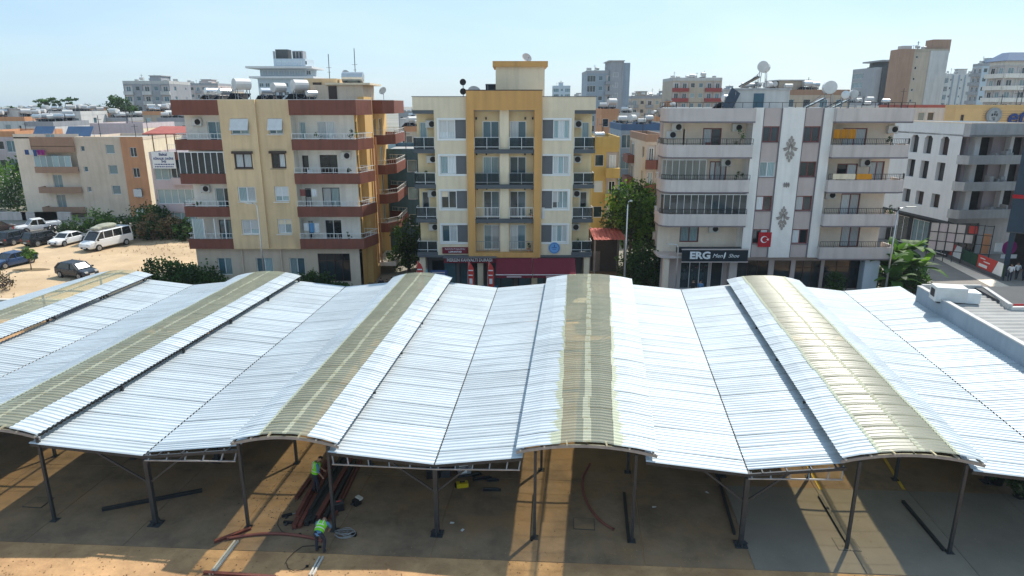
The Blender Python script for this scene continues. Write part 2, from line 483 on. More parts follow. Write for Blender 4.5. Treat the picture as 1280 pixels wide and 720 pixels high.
def tag(o, label, cat, group=None):
    o['label'] = label; o['category'] = cat
    if group: o['group'] = group
    return o
def thing(name, label, cat, loc=(0, 0, 0), rz=0.0, group=None):
    return tag(ob(name, None, None, loc, rz), label, cat, group)
def structure(name, mb, mat):
    o = mb.build(name, mat); o['kind'] = 'structure'; return o
def text(parent, body, mat, loc, size, rot=(math.pi / 2, 0, 0), name='lettering', ext=0.01, shear=0.0, width=None, align='CENTER', bold=0.0):
    cu = bpy.data.curves.new(name, 'FONT')
    cu.body = body; cu.size = size; cu.extrude = ext; cu.shear = shear; cu.offset = bold
    cu.align_x = align; cu.align_y = 'CENTER'
    cu.resolution_u = 3
    cu.materials.append(MATS[mat])
    tmp = bpy.data.objects.new(name, cu)
    COL.objects.link(tmp)
    bpy.context.view_layer.update()
    me = bpy.data.meshes.new_from_object(tmp.evaluated_get(bpy.context.evaluated_depsgraph_get()))
    bpy.data.objects.remove(tmp); bpy.data.curves.remove(cu)
    me.materials.clear(); me.materials.append(MATS[mat])
    o = ob(name, me, parent, loc)
    o.rotation_euler = rot
    if width: o.scale = (width, 1, 1)
    return o
def copy_tree(o, parent=None):
    c = o.copy(); COL.objects.link(c)
    if parent is not None: c.parent = parent
    for ch in list(o.children): copy_tree(ch, c)
    return c

# ================================================================ the ground
def sheet(name, poly, z, mat):
    mb = MB(); mb.add([(p[0], p[1], z) for p in poly], [tuple(range(len(poly)))])
    return structure(name, mb, mat)
sheet('ground', [(-2500, -200), (2500, -200), (2500, 4000), (-2500, 4000)], -0.03, 'city_ground')
sheet('dirt_lot', [(-70, 2), (60, 2), (60, 50.2), (-70, 50.2)], -0.012, 'dirt')
sheet('sandy_yard', [(-110, 55.6), (-28.9, 55.6), (-28.9, 85), (-110, 85)], -0.008, 'sand')
sheet('street', [(-150, 50.2), (60, 50.2), (60, 54.6), (-150, 54.6)], -0.016, 'asphalt')
mb = MB()
mb.box(-28.9, 54.6, -0.02, 36.0, 57.2, 0.12)
structure('pavement', mb, 'paving')
mb = MB()
for i in range(36):
    mb.box(-28.9 + i * 1.8, 54.45, -0.02, -28.9 + i * 1.8 + 1.77, 54.595, 0.13)
structure('kerb', mb, 'kerb')
mb = MB(); mb.box(-110, 55.2, -0.02, -29.3, 55.6, 0.14)
structure('yard_kerb', mb, 'kerb')
sheet('side_street', [(36.1, 50.3), (47, 50.3), (64, 50.3), (75, 56), (62, 76), (56, 100), (47, 100), (36.1, 76)], 0.0, 'road_light')
sheet('yard_road', [(-130, 85.1), (-28, 85.1), (-28, 95), (-130, 95)], -0.006, 'road_light')

# concrete floor of the market: cast slabs with open joints
def yf(x): return 22.52 - 0.0573 * (x - 0.9)          # front line of the canopies
def yb(x): return 47.95 - 0.035 * (x - 5)             # back line
floor = ob('concrete_floor', None, None, (0, 0, 0)); floor['kind'] = 'structure'
YAW = -0.09
for i in range(-9, 8):
    for j in range(5):
        w, l = 4.0, 5.6
        x0 = i * w + 1.0; y0 = 21.25 + j * l
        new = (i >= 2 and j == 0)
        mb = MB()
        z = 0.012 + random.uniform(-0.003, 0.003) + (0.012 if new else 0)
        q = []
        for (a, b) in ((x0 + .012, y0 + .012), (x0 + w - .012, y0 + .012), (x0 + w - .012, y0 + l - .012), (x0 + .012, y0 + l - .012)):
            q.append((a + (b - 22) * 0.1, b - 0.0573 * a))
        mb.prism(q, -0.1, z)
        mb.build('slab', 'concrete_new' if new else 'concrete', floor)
# worn yellow bay lines
mb = MB()
for (a, b) in (((1010, 583), (1026, 612)), ((1105, 572), (1130, 612))):
    p, q = at_z(*a, 0.03), at_z(*b, 0.03)
    d = (q - p).normalized(); n = Vector((-d.y, d.x, 0)) * 0.07
    mb.add([p - n, p + n, q + n, q - n], [(0, 1, 2, 3)])
structure('bay_marking', mb, 'paint_yellow')

# ================================================================ the market canopies
def xa(px, Y, z):
    return (px - 640) * (Y * _c + (CAM_H - z) * _s) / FPX
def extend(pb, pm, z, Yf):
    """x on the front line of an edge that starts at the back and passes a second surveyed point"""
    a, b = at_z(*pb, z), at_z(*pm, z)
    return b.x + (b.x - a.x) / (b.y - a.y) * (Yf - b.y)
ZE, ZS, ZR, ZW, ZV = 3.93, 4.2, 4.28, 3.55, 3.15
ARCH = [  # front: L SL mid SR R; back: the same
    ([extend((126, 341), (0, 378), 4, 24.4), extend((140.6, 338), (0, 389), 4.2, 24.4), 0, extend((172.5, 338), (0, 405), 4.2, 24.4), extend((193, 343), (0, 422.7), 4, 24.4)],
     [-31.9, -30.6, -29.6, -28.6, -27.4]),
    ([-22.9, -21.75, -20.75, -19.8, -18.7], [-20.8, -19.45, -18.3, -17.1, -15.96]),
    ([-10.95, -9.72, -8.76, -7.86, -6.69], [-8.9, -7.87, -6.77, -5.75, -4.46]),
    ([0.15, 1.81, 2.83, 3.80, 5.45], [2.60, 4.11, 5.75, 7.25, 8.92]),
    ([12.15, 13.47, 14.97, 16.2, 17.3], [15.9, 17.1, 18.46, 20.0, 21.2]),
]
ARCH[0][0][2] = (ARCH[0][0][1] + ARCH[0][0][3]) / 2
VAL = [(extend((249, 354), (0, 472), 3.2, 24.2), -24.3), (-14.5, -12.57), (-2.98, -1.08), (8.85, 12.59),
       (extend((1051, 359), (1190, 472.5), 3.2, 21.6), 24.5)]
POST = [None, (-22.6, -18.8), (-10.66, -7.13), (0.88, 4.67), (12.85, 16.66)]
NROW = 26
def lerp(a, b, t): return a + (b - a) * t
def line_pt(xf, xb, t, z):
    return Vector((lerp(xf, xb, t), lerp(yf(xf), yb(xb), t), z))
PROFILE = [(0.0, 0.0), (0.10, 0.036), (0.22, 0.036), (0.32, 0.0), (0.5, 0.0), (0.60, 0.036), (0.72, 0.036), (0.82, 0.0)]
def roof_mesh(name, ea, eb, t0, t1, mat, org, dz, rise=0.0, ncol=2, smooth=False):
    """one corrugated sheet between edge a and edge b (xf, xb, z), ribs running from a to b"""
    ts = []
    for rep in range(2):
        for f, h in PROFILE: ts.append(((rep + f) / 2, h))
    ts.append((1.0, 0.0))
    vs, fs = [], []
    tw = random.uniform(-0.006, 0.006)
    lapz = random.choice((0, 0, 0, .003, .006))
    for f, h in ts:
        t = t0 + (t1 - t0) * f
        for c in range(ncol + 1):
            u = c / ncol
            p = lerp(line_pt(ea[0], ea[1], t, ea[2]), line_pt(eb[0], eb[1], t, eb[2]), u)
            p.z += h + dz + tw * (f - .5) * (u - .5) * 4 + rise * 4 * u * (1 - u)
            p.z += ((0.008 + lapz) * (1 - f) if not smooth else 0)
            vs.append(p - org)
    k = ncol + 1
    for i in range(len(ts) - 1):
        for c in range(ncol):
            fs.append((i * k + c, i * k + c + 1, (i + 1) * k + c + 1, (i + 1) * k + c))
    mb = MB(); mb.add(vs, fs)
    return mb.mesh(name, mat, smooth=smooth)

arch_names = ['at the far left corner by the parked dark car', 'second from the left, cut by the picture edge', 'left of the centre, above the lying red steel beams',
              'in the middle, in front of the maroon awning shop', 'at the right, leading back to the clothes shop entrance']
for k, (fr, bk) in enumerate(ARCH):
    org = Vector((fr[2], yf(fr[2]), 0))
    root = thing('arched_canopy', 'arched canopy with skylight strip, ' + arch_names[k], 'canopy', org, 0, 'arched skylight canopies')
    zs = [ZE, ZS, ZR, ZS, ZE]
    E = [(fr[i], bk[i], zs[i]) for i in range(5)]
    for j in range(NROW):
        t0, t1 = j / NROW, (j + 1) / NROW + 0.0015
        dz = (j % 2) * 0.004
        for s in range(4):
            sky_ = s in (1, 2)
            nm = 'skylight_sheet' if sky_ else 'roof_sheet'
            ob(nm, roof_mesh(nm, E[s], E[s + 1], t0, t1, 'skylight' if sky_ else 'sheet_white', org, dz + random.uniform(-.003, .003) + (0.012 if sky_ else 0), 0.03, smooth=sky_ and k == 4), root)
    # pale lapped strips beside and between the skylight sheets
    def lap(name, xf0, xf1, xb0, xb1, za, zb, mat='skylight_pale'):
        n = NROW * 2
        for j in range(0, n, 4):
            t0, t1 = j / n, min(1, (j + 4) / n)
            wj = random.uniform(-.04, .04)
            me = MB()
            vs, fs = [], []
            for q in range(33):
                t = t0 + (t1 - t0) * q / 32
                h = PROFILE[q % 8][1] if q % 8 in (1, 2, 5, 6) else 0
                a = line_pt(xf0 + wj, xb0 + wj, t, za + 0.035 + h); b = line_pt(xf1 + wj, xb1 + wj, t, zb + 0.035 + h)
                vs += [a - org, b - org]
                if q: fs.append((2 * q - 2, 2 * q - 1, 2 * q + 1, 2 * q))
            me.add(vs, fs)
            me.build(name, mat, root)
    hw = 0.12 if k == 3 else 0.07
    lap('lap_strip', fr[2] - hw * 1.6, fr[2] + hw, bk[2] - hw, bk[2] + hw, ZR - .012, ZR - .012, 'skylight_lap')
    if k == 3:
        lap('lap_strip', fr[1] - .52, fr[1] + .02, bk[1] - .08, bk[1] + .02, ZS - .11, ZS)
        lap('lap_strip', fr[3] - .02, fr[3] + .5, bk[3] - .02, bk[3] + .06, ZS, ZS - .11)
    elif k == 4:
        lap('lap_strip', fr[1] - .1, fr[1] + .03, bk[1] - .12, bk[1] + .03, ZS - .02, ZS)
        lap('lap_strip', fr[3] - .03, fr[3] + .12, bk[3] - .03, bk[3] + .12, ZS, ZS - .02)
    else:
        lap('lap_strip', fr[1] - .08, fr[1] + .02, bk[1] - .08, bk[1] + .02, ZS - .02, ZS)
    # frame: posts, curved rafters, purlins
    pl, pr = POST[k] if POST[k] else (fr[0] + .6, fr[4] - .6)
    pbl, pbr = bk[0] + (pl - fr[0]), bk[4] + (pr - fr[4])
    for r in range(6):
        t = r / 5 * 0.985 + 0.004
        a = line_pt(pl, pbl, t, 0); b = line_pt(pr, pbr, t, 0)
        for p in (a, b):
            mb = MB(); mb.box(-.055, -.055, 0, .055, .055, ZE - .16)
            po = mb.build('post', 'steel_dark', root, p - org, YAW)
            mb = MB(); mb.box(-.15, -.15, 0.012, .15, .15, 0.03)
            for sx in (-1, 1):
                for sy in (-1, 1): mb.box(sx * .1 - .015, sy * .1 - .015, .03, sx * .1 + .015, sy * .1 + .015, .055)
            mb.build('base_plate', 'steel_dark', po)
        pts = []
        el, er = line_pt(fr[0], bk[0], t, 0), line_pt(fr[4], bk[4], t, 0)
        for q in range(13):
            u = q / 12
            p = lerp(el, er, u); p.z = ZE + 0.35 * 4 * u * (1 - u) - 0.2
            pts.append(p - org)
        mb = MB()
        for q in range(12): mb.beam(pts[q], pts[q + 1], .06, .12)
        mb.build('rafter', 'steel_grey' if r == 0 else 'steel_dark', root)
        if r == 0:
            for u in (0.03, .2, .36, .64, .8, .97):
                mb = MB()
                p = lerp(el, er, u) - org; p.z = ZE + 0.35 * 4 * u * (1 - u) - 0.11
                mb.box(p.x - .03, p.y - .1, p.z - .03, p.x + .03, p.y + .25, p.z + .035)
                mb.build('purlin_end', 'steel_light', root)  # paler than the purlins: light on the ends put into the colour
    for q, u in enumerate((0.03, .18, .5, .82, .97)):
        z = ZE + 0.35 * 4 * u * (1 - u) - 0.12
        a = line_pt(lerp(fr[0], fr[4], u), lerp(bk[0], bk[4], u), 0.004, z); b = line_pt(lerp(fr[0], fr[4], u), lerp(bk[0], bk[4], u), .998, z)
        mb = MB(); mb.beam(a - org, b - org, .05, .06)
        mb.build('purlin', 'steel_dark', root)

val_names = ['between the first and second skylight canopies from the left', 'between the second and third skylight canopies from the left', 'left of the middle skylight canopy, in front of the feather flags',
             'right of the middle skylight canopy, in front of the trees', 'at the right edge, beside the flat roofed neighbour']
for k, (vf, vb) in enumerate(VAL):
    org = Vector((vf, yf(vf), 0))
    root = thing('butterfly_canopy', 'corrugated valley roof ' + val_names[k], 'canopy', org, 0, 'butterfly canopies')
    fl, bl = ARCH[k][0][4] - 0.02, ARCH[k][1][4] - 0.02
    if k < 4: frt, brt = ARCH[k + 1][0][0] + 0.25, ARCH[k + 1][1][0] + 0.3
    else:
        frt, brt = extend((1122, 356), (1280, 452), 3.6, 21.3), at_z(1122, 356, 3.6).x
    fl2, bl2 = fl - .4, bl - .4
    V = (vf, vb, ZV)
    for j in range(NROW):
        t0, t1 = j / NROW, (j + 1) / NROW + 0.0015
        dz = (j % 2) * 0.004
        tt = max(t0, 0.0)
        ob('roof_sheet', roof_mesh('roof_sheet', (fl2, bl2, ZW), (vf - .03, vb - .03, ZV), tt, t1, 'sheet_white', org, dz + random.uniform(-.003, .003)), root)
        tt = max(t0, 0.012) if k in (1, 3) else t0
        ob('roof_sheet', roof_mesh('roof_sheet', (vf + .03, vb + .03, ZV), (frt, brt, ZW), tt, t1, 'sheet_white', org, dz + random.uniform(-.003, .003)), root)
    mb = MB()
    a, b = line_pt(vf, vb, .002, ZV - .04), line_pt(vf, vb, .998, ZV - .04)
    mb.beam(a - org, b - org, .16, .05)
    mb.build('valley_gutter', 'steel_dark', root)
    for r in range(6):
        t = r / 5 * 0.985 + 0.004
        c0 = line_pt(vf, vb, t, 0) - org
        mb = MB(); mb.box(-.085, -.085, 0, .085, .085, ZV - .2)
        co = mb.build('column', 'steel_dark', root, c0, YAW)
        mb = MB(); mb.box(-.24, -.24, .012, .24, .24, .05)
        for i in range(4):
            a = i * math.pi / 2
            mb.beam((.1 * math.cos(a), .1 * math.sin(a), .14), (.23 * math.cos(a), .23 * math.sin(a), .05), .02, .16)
        mb.build('base_plate', 'steel_dark', co)
        wl = line_pt(fl2, bl2, t, ZW - .1) - org; wr = line_pt(frt, brt, t, ZW - .1) - org
        v0 = Vector((c0.x, c0.y, ZV - .1))
        for wi, w_ in enumerate((wl, wr)):
            mb = MB(); mb.beam(v0, w_, .07, .12)
            mb.build('rafter', 'steel_dark', root)
            f = 0.42
            mb = MB(); mb.beam((c0.x, c0.y, ZV - 1.25), lerp(v0, w_, f) + Vector((0, 0, -.05)), .06, .07)
            mb.build('brace', 'steel_dark', root)
            if r == 0 and (wi == 1 or k in (2,)):
                # open truss at the front edge: flat lower chord and stub struts
                e = lerp(v0, w_, .97)
                lo0, lo1 = v0 + Vector((0, -.08, -.1)), Vector((e.x, e.y - .08, ZV - .12))
                mb = MB(); mb.beam(lo0, lo1, .045, .05)
                mb.build('chord', 'steel_grey', root)
                for u in (.04, .24, .44, .64, .84, .985):
                    a = lerp(lo0, lo1, u); b = lerp(v0, w_, u) + Vector((0, .12, .06))
                    mb = MB(); mb.beam(a, b, .04, .05)
                    mb.build('strut', 'steel_grey', root)
    for u in (.15, .4, .65, .9):
        for (ef, eb) in ((fl2, bl2), (frt, brt)):
            a = line_pt(lerp(vf, ef, u), lerp(vb, eb, u), .002, lerp(ZV, ZW, u) - .035)
            b = line_pt(lerp(vf, ef, u), lerp(vb, eb, u), .998, lerp(ZV, ZW, u) - .035)
            mb = MB(); mb.beam(a - org, b - org, .05, .05)
            mb.build('purlin', 'steel_dark', root)

# ================================================================ building kit
_cache = {}
def frame_mesh(w, h, n, mat, bar=0.07, trans=False):
    key = ('f', round(w, 2), round(h, 2), n, mat, bar, trans)
    if key not in _cache:
        mb = MB()
        mb.box(0, .05, 0, w, .13, bar); mb.box(0, .05, h - bar, w, .13, h)
        mb.box(0, .052, bar, bar, .128, h - bar); mb.box(w - bar, .052, bar, w, .128, h - bar)
        for i in range(1, n):
            x = w * i / n
            mb.box(x - bar * .45, .054, bar, x + bar * .45, .126, h - bar)
        if trans: mb.box(bar, .056, h * .72, w - bar, .124, h * .72 + bar * .8)
        _cache[key] = mb.mesh('window', mat)
    return _cache[key]
def pane_mesh(w, h, mat):
    key = ('p', round(w, 2), round(h, 2), mat)
    if key not in _cache:
        mb = MB(); mb.box(0, 0, 0, w, .012, h)
        _cache[key] = mb.mesh('pane', mat)
    return _cache[key]
def sill_mesh(w, mat):
    key = ('s', round(w, 2), mat)
    if key not in _cache:
        mb = MB(); mb.box(-.06, -.07, -.05, w + .06, .05, -.003)
        _cache[key] = mb.mesh('sill', mat)
    return _cache[key]

class Face:
    """one facade: origin (its left foot seen from outside), angle a, in the building's own frame"""
    def __init__(s, parent, org, a, mat='wall_white', name='wall'):
        s.p, s.o, s.a, s.mat, s.name = parent, Vector(org), a, mat, name
        s.u = Vector((math.cos(a), math.sin(a), 0)); s.n = Vector((-math.sin(a), math.cos(a), 0))
    def pt(s, u, z, d=0.0):
        p = s.o + s.u * u + s.n * d
        return Vector((p.x, p.y, s.o.z + z))
    def wall(s, u0, z0, u1, z1, holes=(), depth=0.22, d=0.0, mat=None, name=None):
        us = sorted({u0, u1, *[h[0] for h in holes], *[h[2] for h in holes]})
        zs = sorted({z0, z1, *[h[1] for h in holes], *[h[3] for h in holes]})
        mb = MB()
        for i in range(len(us) - 1):
            for j in range(len(zs) - 1):
                cu, cz = (us[i] + us[i + 1]) / 2, (zs[j] + zs[j + 1]) / 2
                if any(h[0] < cu < h[2] and h[1] < cz < h[3] for h in holes): continue
                mb.add([s.pt(us[i], zs[j], d), s.pt(us[i + 1], zs[j], d), s.pt(us[i + 1], zs[j + 1], d), s.pt(us[i], zs[j + 1], d)], [(0, 1, 2, 3)])
        for h in holes:
            a, b, c_, e = h[:4]
            P = [(a, b), (c_, b), (c_, e), (a, e)]
            for i in range(4):
                p, q = P[i], P[(i + 1) % 4]
                mb.add([s.pt(p[0], p[1], d), s.pt(p[0], p[1], d + depth), s.pt(q[0], q[1], d + depth), s.pt(q[0], q[1], d)], [(0, 1, 2, 3)])
        o = mb.build(name or s.name, mat or s.mat, s.p)
        return o
    def put(s, name, me, u, z, d=0.0, parent=None):
        return ob(name, me, parent or s.p, s.pt(u, z, d), s.a)
    def window(s, u0, z0, u1, z1, n=2, frame='frame_white', panes=('glass_dark',), d=0.06, sill=None, trans=False, split=True, name='window', bar=0.07):
        w, h = u1 - u0, z1 - z0
        f = s.put(name, frame_mesh(w, h, n, frame, bar, trans), u0, z0, d)
        k = n if split else 1
        for i in range(k):
            pw = (w - bar) / k
            ob('pane', pane_mesh(pw - .004, h - bar, random.choice(panes)), f, (bar * .5 + i * pw + .002, .085, bar * .5))
        if n >= 2 and name == 'window' and frame in ('frame_white', 'frame_red') and random.random() < .3:
            hh = h * random.choice((.3, .45, .6))
            mb = MB(); mb.box(bar, .062, h - bar - hh, w * random.choice((.5, 1)) - bar, .08, h - bar); mb.build('roller_blind', random.choice(('cloth_white', 'city_white', 'cream')), f)
        if sill: ob('sill', sill_mesh(w, sill), f, (0, -d, 0))
        return f
    def box(s, name, u0, z0, u1, z1, d0, d1, mat, parent=None):
        """solid box; d counts inwards, negative is proud of the wall"""
        mb = MB(); mb.box(0, 0, 0, u1 - u0, d1 - d0, z1 - z0)
        return ob(name, mb.mesh(name, mat), parent or s.p, s.pt(u0, z0, d0), s.a)

def rail(parent, path, z, h, mat, name='railing', gap=0.13, n_rails=2, glass=None, th=0.035, bars=True):
    mb = MB()
    P = [Vector((p[0], p[1], 0)) for p in path]
    for i in range(len(P) - 1):
        a, b = P[i], P[i + 1]
        for k in range(n_rails):
            zz = z + h - k * (h * .8 / max(1, n_rails - 1)) if n_rails > 1 else z + h
            mb.beam(a + Vector((0, 0, zz)), b + Vector((0, 0, zz)), th, th)
        L = (b - a).length
        m = max(1, round(L / 1.1))
        for k in range(m + 1):
            p = a.lerp(b, k / m); mb.beam(p + Vector((0, 0, z)), p + Vector((0, 0, z + h - .02)), th, th, up=(0, 1, 0))
        if bars and not glass:
            m = max(2, round(L / gap))
            for k in range(1, m):
                p = a.lerp(b, k / m); mb.beam(p + Vector((0, 0, z + h * .12)), p + Vector((0, 0, z + h - .02)), .016, .016, up=(0, 1, 0))
    o = mb.build(name, mat, parent)
    if glass:
        for i in range(len(P) - 1):
            a, b = P[i], P[i + 1]
            L = (b - a).length
            m = max(1, round(L / 1.1))
            for k in range(m):
                g = MB(); p, q = a.lerp(b, k / m + .015), a.lerp(b, (k + 1) / m - .015)
                g.beam(p + Vector((0, 0, z + h * .5)), q + Vector((0, 0, z + h * .5)), .012, h * .9)
                g.build('glass_panel', glass, o)
    return o

def ac_mesh():
    if 'ac' not in _cache:
        mb = MB(); mb.box(0, 0, 0, .85, .32, .6)
        mb.box(.06, -.03, .02, .12, .34, -.06); mb.box(.73, -.03, .02, .79, .34, -.06)
        g = MB()
        n = 20
        vs = [(.55 + .24 * math.cos(2 * math.pi * i / n), -.012, .3 + .24 * math.sin(2 * math.pi * i / n)) for i in range(n)]
        g.add(vs, [tuple(range(n))[::-1]])
        for r in (.08, .16, .24):
            for i in range(n):
                a, b = 2 * math.pi * i / n, 2 * math.pi * (i + 1) / n
                g.beam((.55 + r * math.cos(a), -.02, .3 + r * math.sin(a)), (.55 + r * math.cos(b), -.02, .3 + r * math.sin(b)), .012)
        _cache['ac'] = (mb.mesh('air_conditioner', 'ac_white'), g.mesh('fan_grille', 'black'))
    return _cache['ac']
def ac(face, u, z, d=-0.34, parent=None):
    a, g = ac_mesh()
    o = face.put('air_conditioner', a, u, z, d)
    ob('fan_grille', g, o, (0, 0, 0))
    return o

def quad_roof(parent, pts, z, mat='roof_grey', name='roof', th=0.2):
    mb = MB(); mb.prism(pts, z - th, z)
    return mb.build(name, mat, parent)

# rooftop solar water heaters -------------------------------------------------
HEATER_N = [0]
def heater_proto(kind):
    key = ('heater', kind)
    if key in _cache: return _cache[key]
    t = MB()
    r = .36 if kind != 'big' else .5
    z = 1.55 if kind != 'big' else 1.9
    n = 14
    vs, fs = [], []
    for sx, rr in ((-.72, r * .55), (-.7, r), (.7, r), (.72, r * .55)):
        for k in range(n):
            a = 2 * math.pi * k / n
            vs.append((sx, rr * math.cos(a), z + rr * math.sin(a)))
    for i in range(3):
        for k in range(n): fs.append((i * n + k, i * n + (k + 1) % n, (i + 1) * n + (k + 1) % n, (i + 1) * n + k))
    fs.append(tuple(range(n))[::-1]); fs.append(tuple(3 * n + k for k in range(n)))
    t.add(vs, fs)
    s = MB()
    for sx in (-.55, .55):
        s.beam((sx, -.32, 0), (sx, -.22, z - r * .7), .05); s.beam((sx, .32, 0), (sx, .22, z - r * .7), .05)
        s.beam((sx, -.3, .5), (sx, .28, .5), .035); s.beam((sx, .3, .35), (sx, 1.9, .1), .04)
    s.beam((-.7, -.3, .9), (.7, -.27, .35), .03)
    s.tube([(.5, .3, z - .1), (.6, .5, z - .6), (.6, 1.8, .3)], .025, 6)
    p = MB()
    for sx in (-.48, .48):
        p.add([(sx - .45, .34, 1.12), (sx + .45, .34, 1.12), (sx + .45, 1.95, .22), (sx - .45, 1.95, .22),
               (sx - .45, .30, 1.04), (sx + .45, .30, 1.04), (sx + .45, 1.91, .14), (sx - .45, 1.91, .14)],
              [(0, 1, 2, 3), (7, 6, 5, 4), (0, 4, 5, 1), (1, 5, 6, 2), (2, 6, 7, 3), (3, 7, 4, 0)])
    mt = {'white': 'tank_white', 'steel': 'tank_steel', 'big': 'tank_white'}[kind]
    _cache[key] = (t.mesh('tank', mt), s.mesh('stand', 'steel_grey'), p.mesh('solar_panel', 'solar'))
    return _cache[key]
def heater(loc, rz, label, group, kind='white', s=1.0, parts=True):
    t, st, p = heater_proto(kind)
    r = thing('solar_water_heater', label, 'water heater', loc, rz, group)
    r.scale = (s, s, s)
    ob('tank', t, r); ob('stand', st, r); ob('solar_panel', p, r)
    return r
def dish_mesh():
    if 'dish' not in _cache:
        mb = MB(); n, m = 16, 4
        vs = [(0, 0.0, 0)]; fs = []
        for i in range(1, m + 1):
            r = .45 * i / m
            for k in range(n):
                a = 2 * math.pi * k / n; vs.append((r * math.cos(a), -.55 * r * r, r * math.sin(a)))
        for k in range(n): fs.append((0, 1 + k, 1 + (k + 1) % n))
        for i in range(m - 1):
            for k in range(n): fs.append((1 + i * n + k, 1 + (i + 1) * n + k, 1 + (i + 1) * n + (k + 1) % n, 1 + i * n + (k + 1) % n))
        mb.add(vs, fs)
        s = MB(); s.tube([(0, .05, -.9), (0, .05, 0)], .03, 6); s.beam((0, 0, -.4), (0, -.5, .05), .02); s.box(-.04, -.56, 0, .04, -.46, .1)
        _cache['dish'] = (mb.mesh('dish', 'city_white', True), s.mesh('mast', 'steel_grey'))
    return _cache['dish']
def dish(loc, rz, label, s=1.0, tilt=0.5):
    d, m = dish_mesh()
    r = thing('satellite_dish', label, 'satellite dish', (loc[0], loc[1], loc[2] + .9 * s), rz, 'satellite dishes on the roofs')
    r.scale = (s, s, s)
    a = ob('dish', d, r); a.rotation_euler = (-tilt, 0, 0)
    ob('mast', m, r)
    return r

# ================================================================ the cream and ochre house in the middle
CX = 7.6
b2 = thing('apartment_house', 'cream apartment house with an ochre middle frame and maroon shop awning below', 'apartment house', (-8.25, 57, 0))
F = Face(b2, (0, 0, 0), 0, 'cream')
W2, D2 = 15.2, 13.0
Z = [3.95 + 2.95 * k for k in range(5)]            # floor levels, roof slab last
for side in (0, 1):
    mx = (lambda a, b: (a, b)) if side == 0 else (lambda a, b: (W2 - b, W2 - a))
    u0, u1 = mx(1.75, 4.47)
    holes = []
    for k in range(4):
        a, b = mx(2.15, 4.40)
        holes.append((a, Z[k] + .90, b, Z[k] + 2.42))
    F.wall(u0, Z[0] - .25, u1, 16.0, holes, depth=.25)
    # window pairs with a grey shutter panel beside the ochre frame, white surround
    for k in range(4):
        a, b = mx(2.15, 3.50)
        mats = [('curtain', 'curtain_teal', 'glass_blue'), ('curtain_teal', 'glass_dark', 'curtain'), ('curtain', 'curtain_teal'), ('curtain', 'curtain_teal')][k]
        w_ = F.window(a + .003, Z[k] + .903, b, Z[k] + 2.417, 3 if side else 2, 'frame_white', mats, d=.05)
        c_, e = mx(3.50, 4.40)
        F.box('shutter', c_ + .003, Z[k] + .903, e - .003, Z[k] + 2.417, .09, .14, 'shutter_grey', None)
        a, b = mx(1.98, 4.40)
        mb = MB(); t = .17
        lo, hi = Z[k] + .90, Z[k] + 2.42
        mb.box(0, 0, -.17, b - a, .043, 0); mb.box(0, 0, hi - lo, b - a, .043, hi - lo + .15)
        if side == 0: mb.box(0, .001, 0, t, .043, hi - lo)
        else: mb.box(b - a - t, .001, 0, b - a, .043, hi - lo)
        ob('window_surround', mb.mesh('window_surround', 'frame_white'), b2, F.pt(a, lo, -.04))
    # corner loggia: back wall, slabs, glass railing
    a, b = mx(0.12, 1.75)
    lh = []
    for k in range(4):
        p, q = mx(.35, 1.0)
        if k in (1, 3): lh.append((p, Z[k] + .15, q, Z[k] + 2.2))
    F.wall(a, Z[0] - .25, b, 16.0, lh, depth=.15, d=1.3, mat='cream_warm', name='loggia_wall')
    for h in lh: F.window(h[0], h[1], h[2], h[3], 1, 'frame_white', ('glass_dark', 'curtain_teal'), d=1.33)
    inner = 1.75 if side == 0 else W2 - 1.75
    mb = MB(); mb.add([F.pt(inner, 3.7, .001), F.pt(inner, 3.7, 1.3), F.pt(inner, 16, 1.3), F.pt(inner, 16, .001)], [(0, 1, 2, 3)])
    mb.build('loggia_wall', 'cream_warm', b2)
    for k in range(4):
        p, q = mx(-.06, 1.745)
        F.box('balcony', p, Z[k] - .32, q, Z[k] + .02, -.05, 1.295, 'slab_grey')
        if side == 0: path = [(1.72, .02), (.0, .02), (.0, 1.25)]
        else: path = [(W2 - 1.72, .02), (W2 - .0, .02), (W2, 1.25)]
        rail(b2, path, Z[k] + .02, .98, 'frame_white', glass='rail_glass', n_rails=2)
        ac(Face(b2, (0, 1.3, 0), 0), (1.0 if side == 0 else W2 - 1.75) - .1, Z[k] + 1.75)
    p, q = mx(-.02, 1.745)
    F.box('loggia_ceiling', p, 15.7, q, 15.99, .03, 1.295, 'slab_grey')
# top band over everything
mb = MB(); mb.strip([(0, D2), (0, 0), (4.45, 0)][::-1][::-1], 16.0, 17.06, .25)
mb.build('parapet', 'cream', b2)
mb = MB(); mb.strip([(W2 - 4.45, 0), (W2, 0), (W2, D2)], 16.0, 17.06, .25)
mb.build('parapet', 'cream', b2)
mb = MB(); mb.strip([(-.05, D2), (-.05, -.04), (4.44, -.04)], 17.06, 17.11, .35); mb.build('coping', 'shutter_grey', b2)
mb = MB(); mb.strip([(W2 - 4.44, -.04), (W2 + .05, -.04), (W2 + .05, D2)], 17.06, 17.11, .35); mb.build('coping', 'shutter_grey', b2)
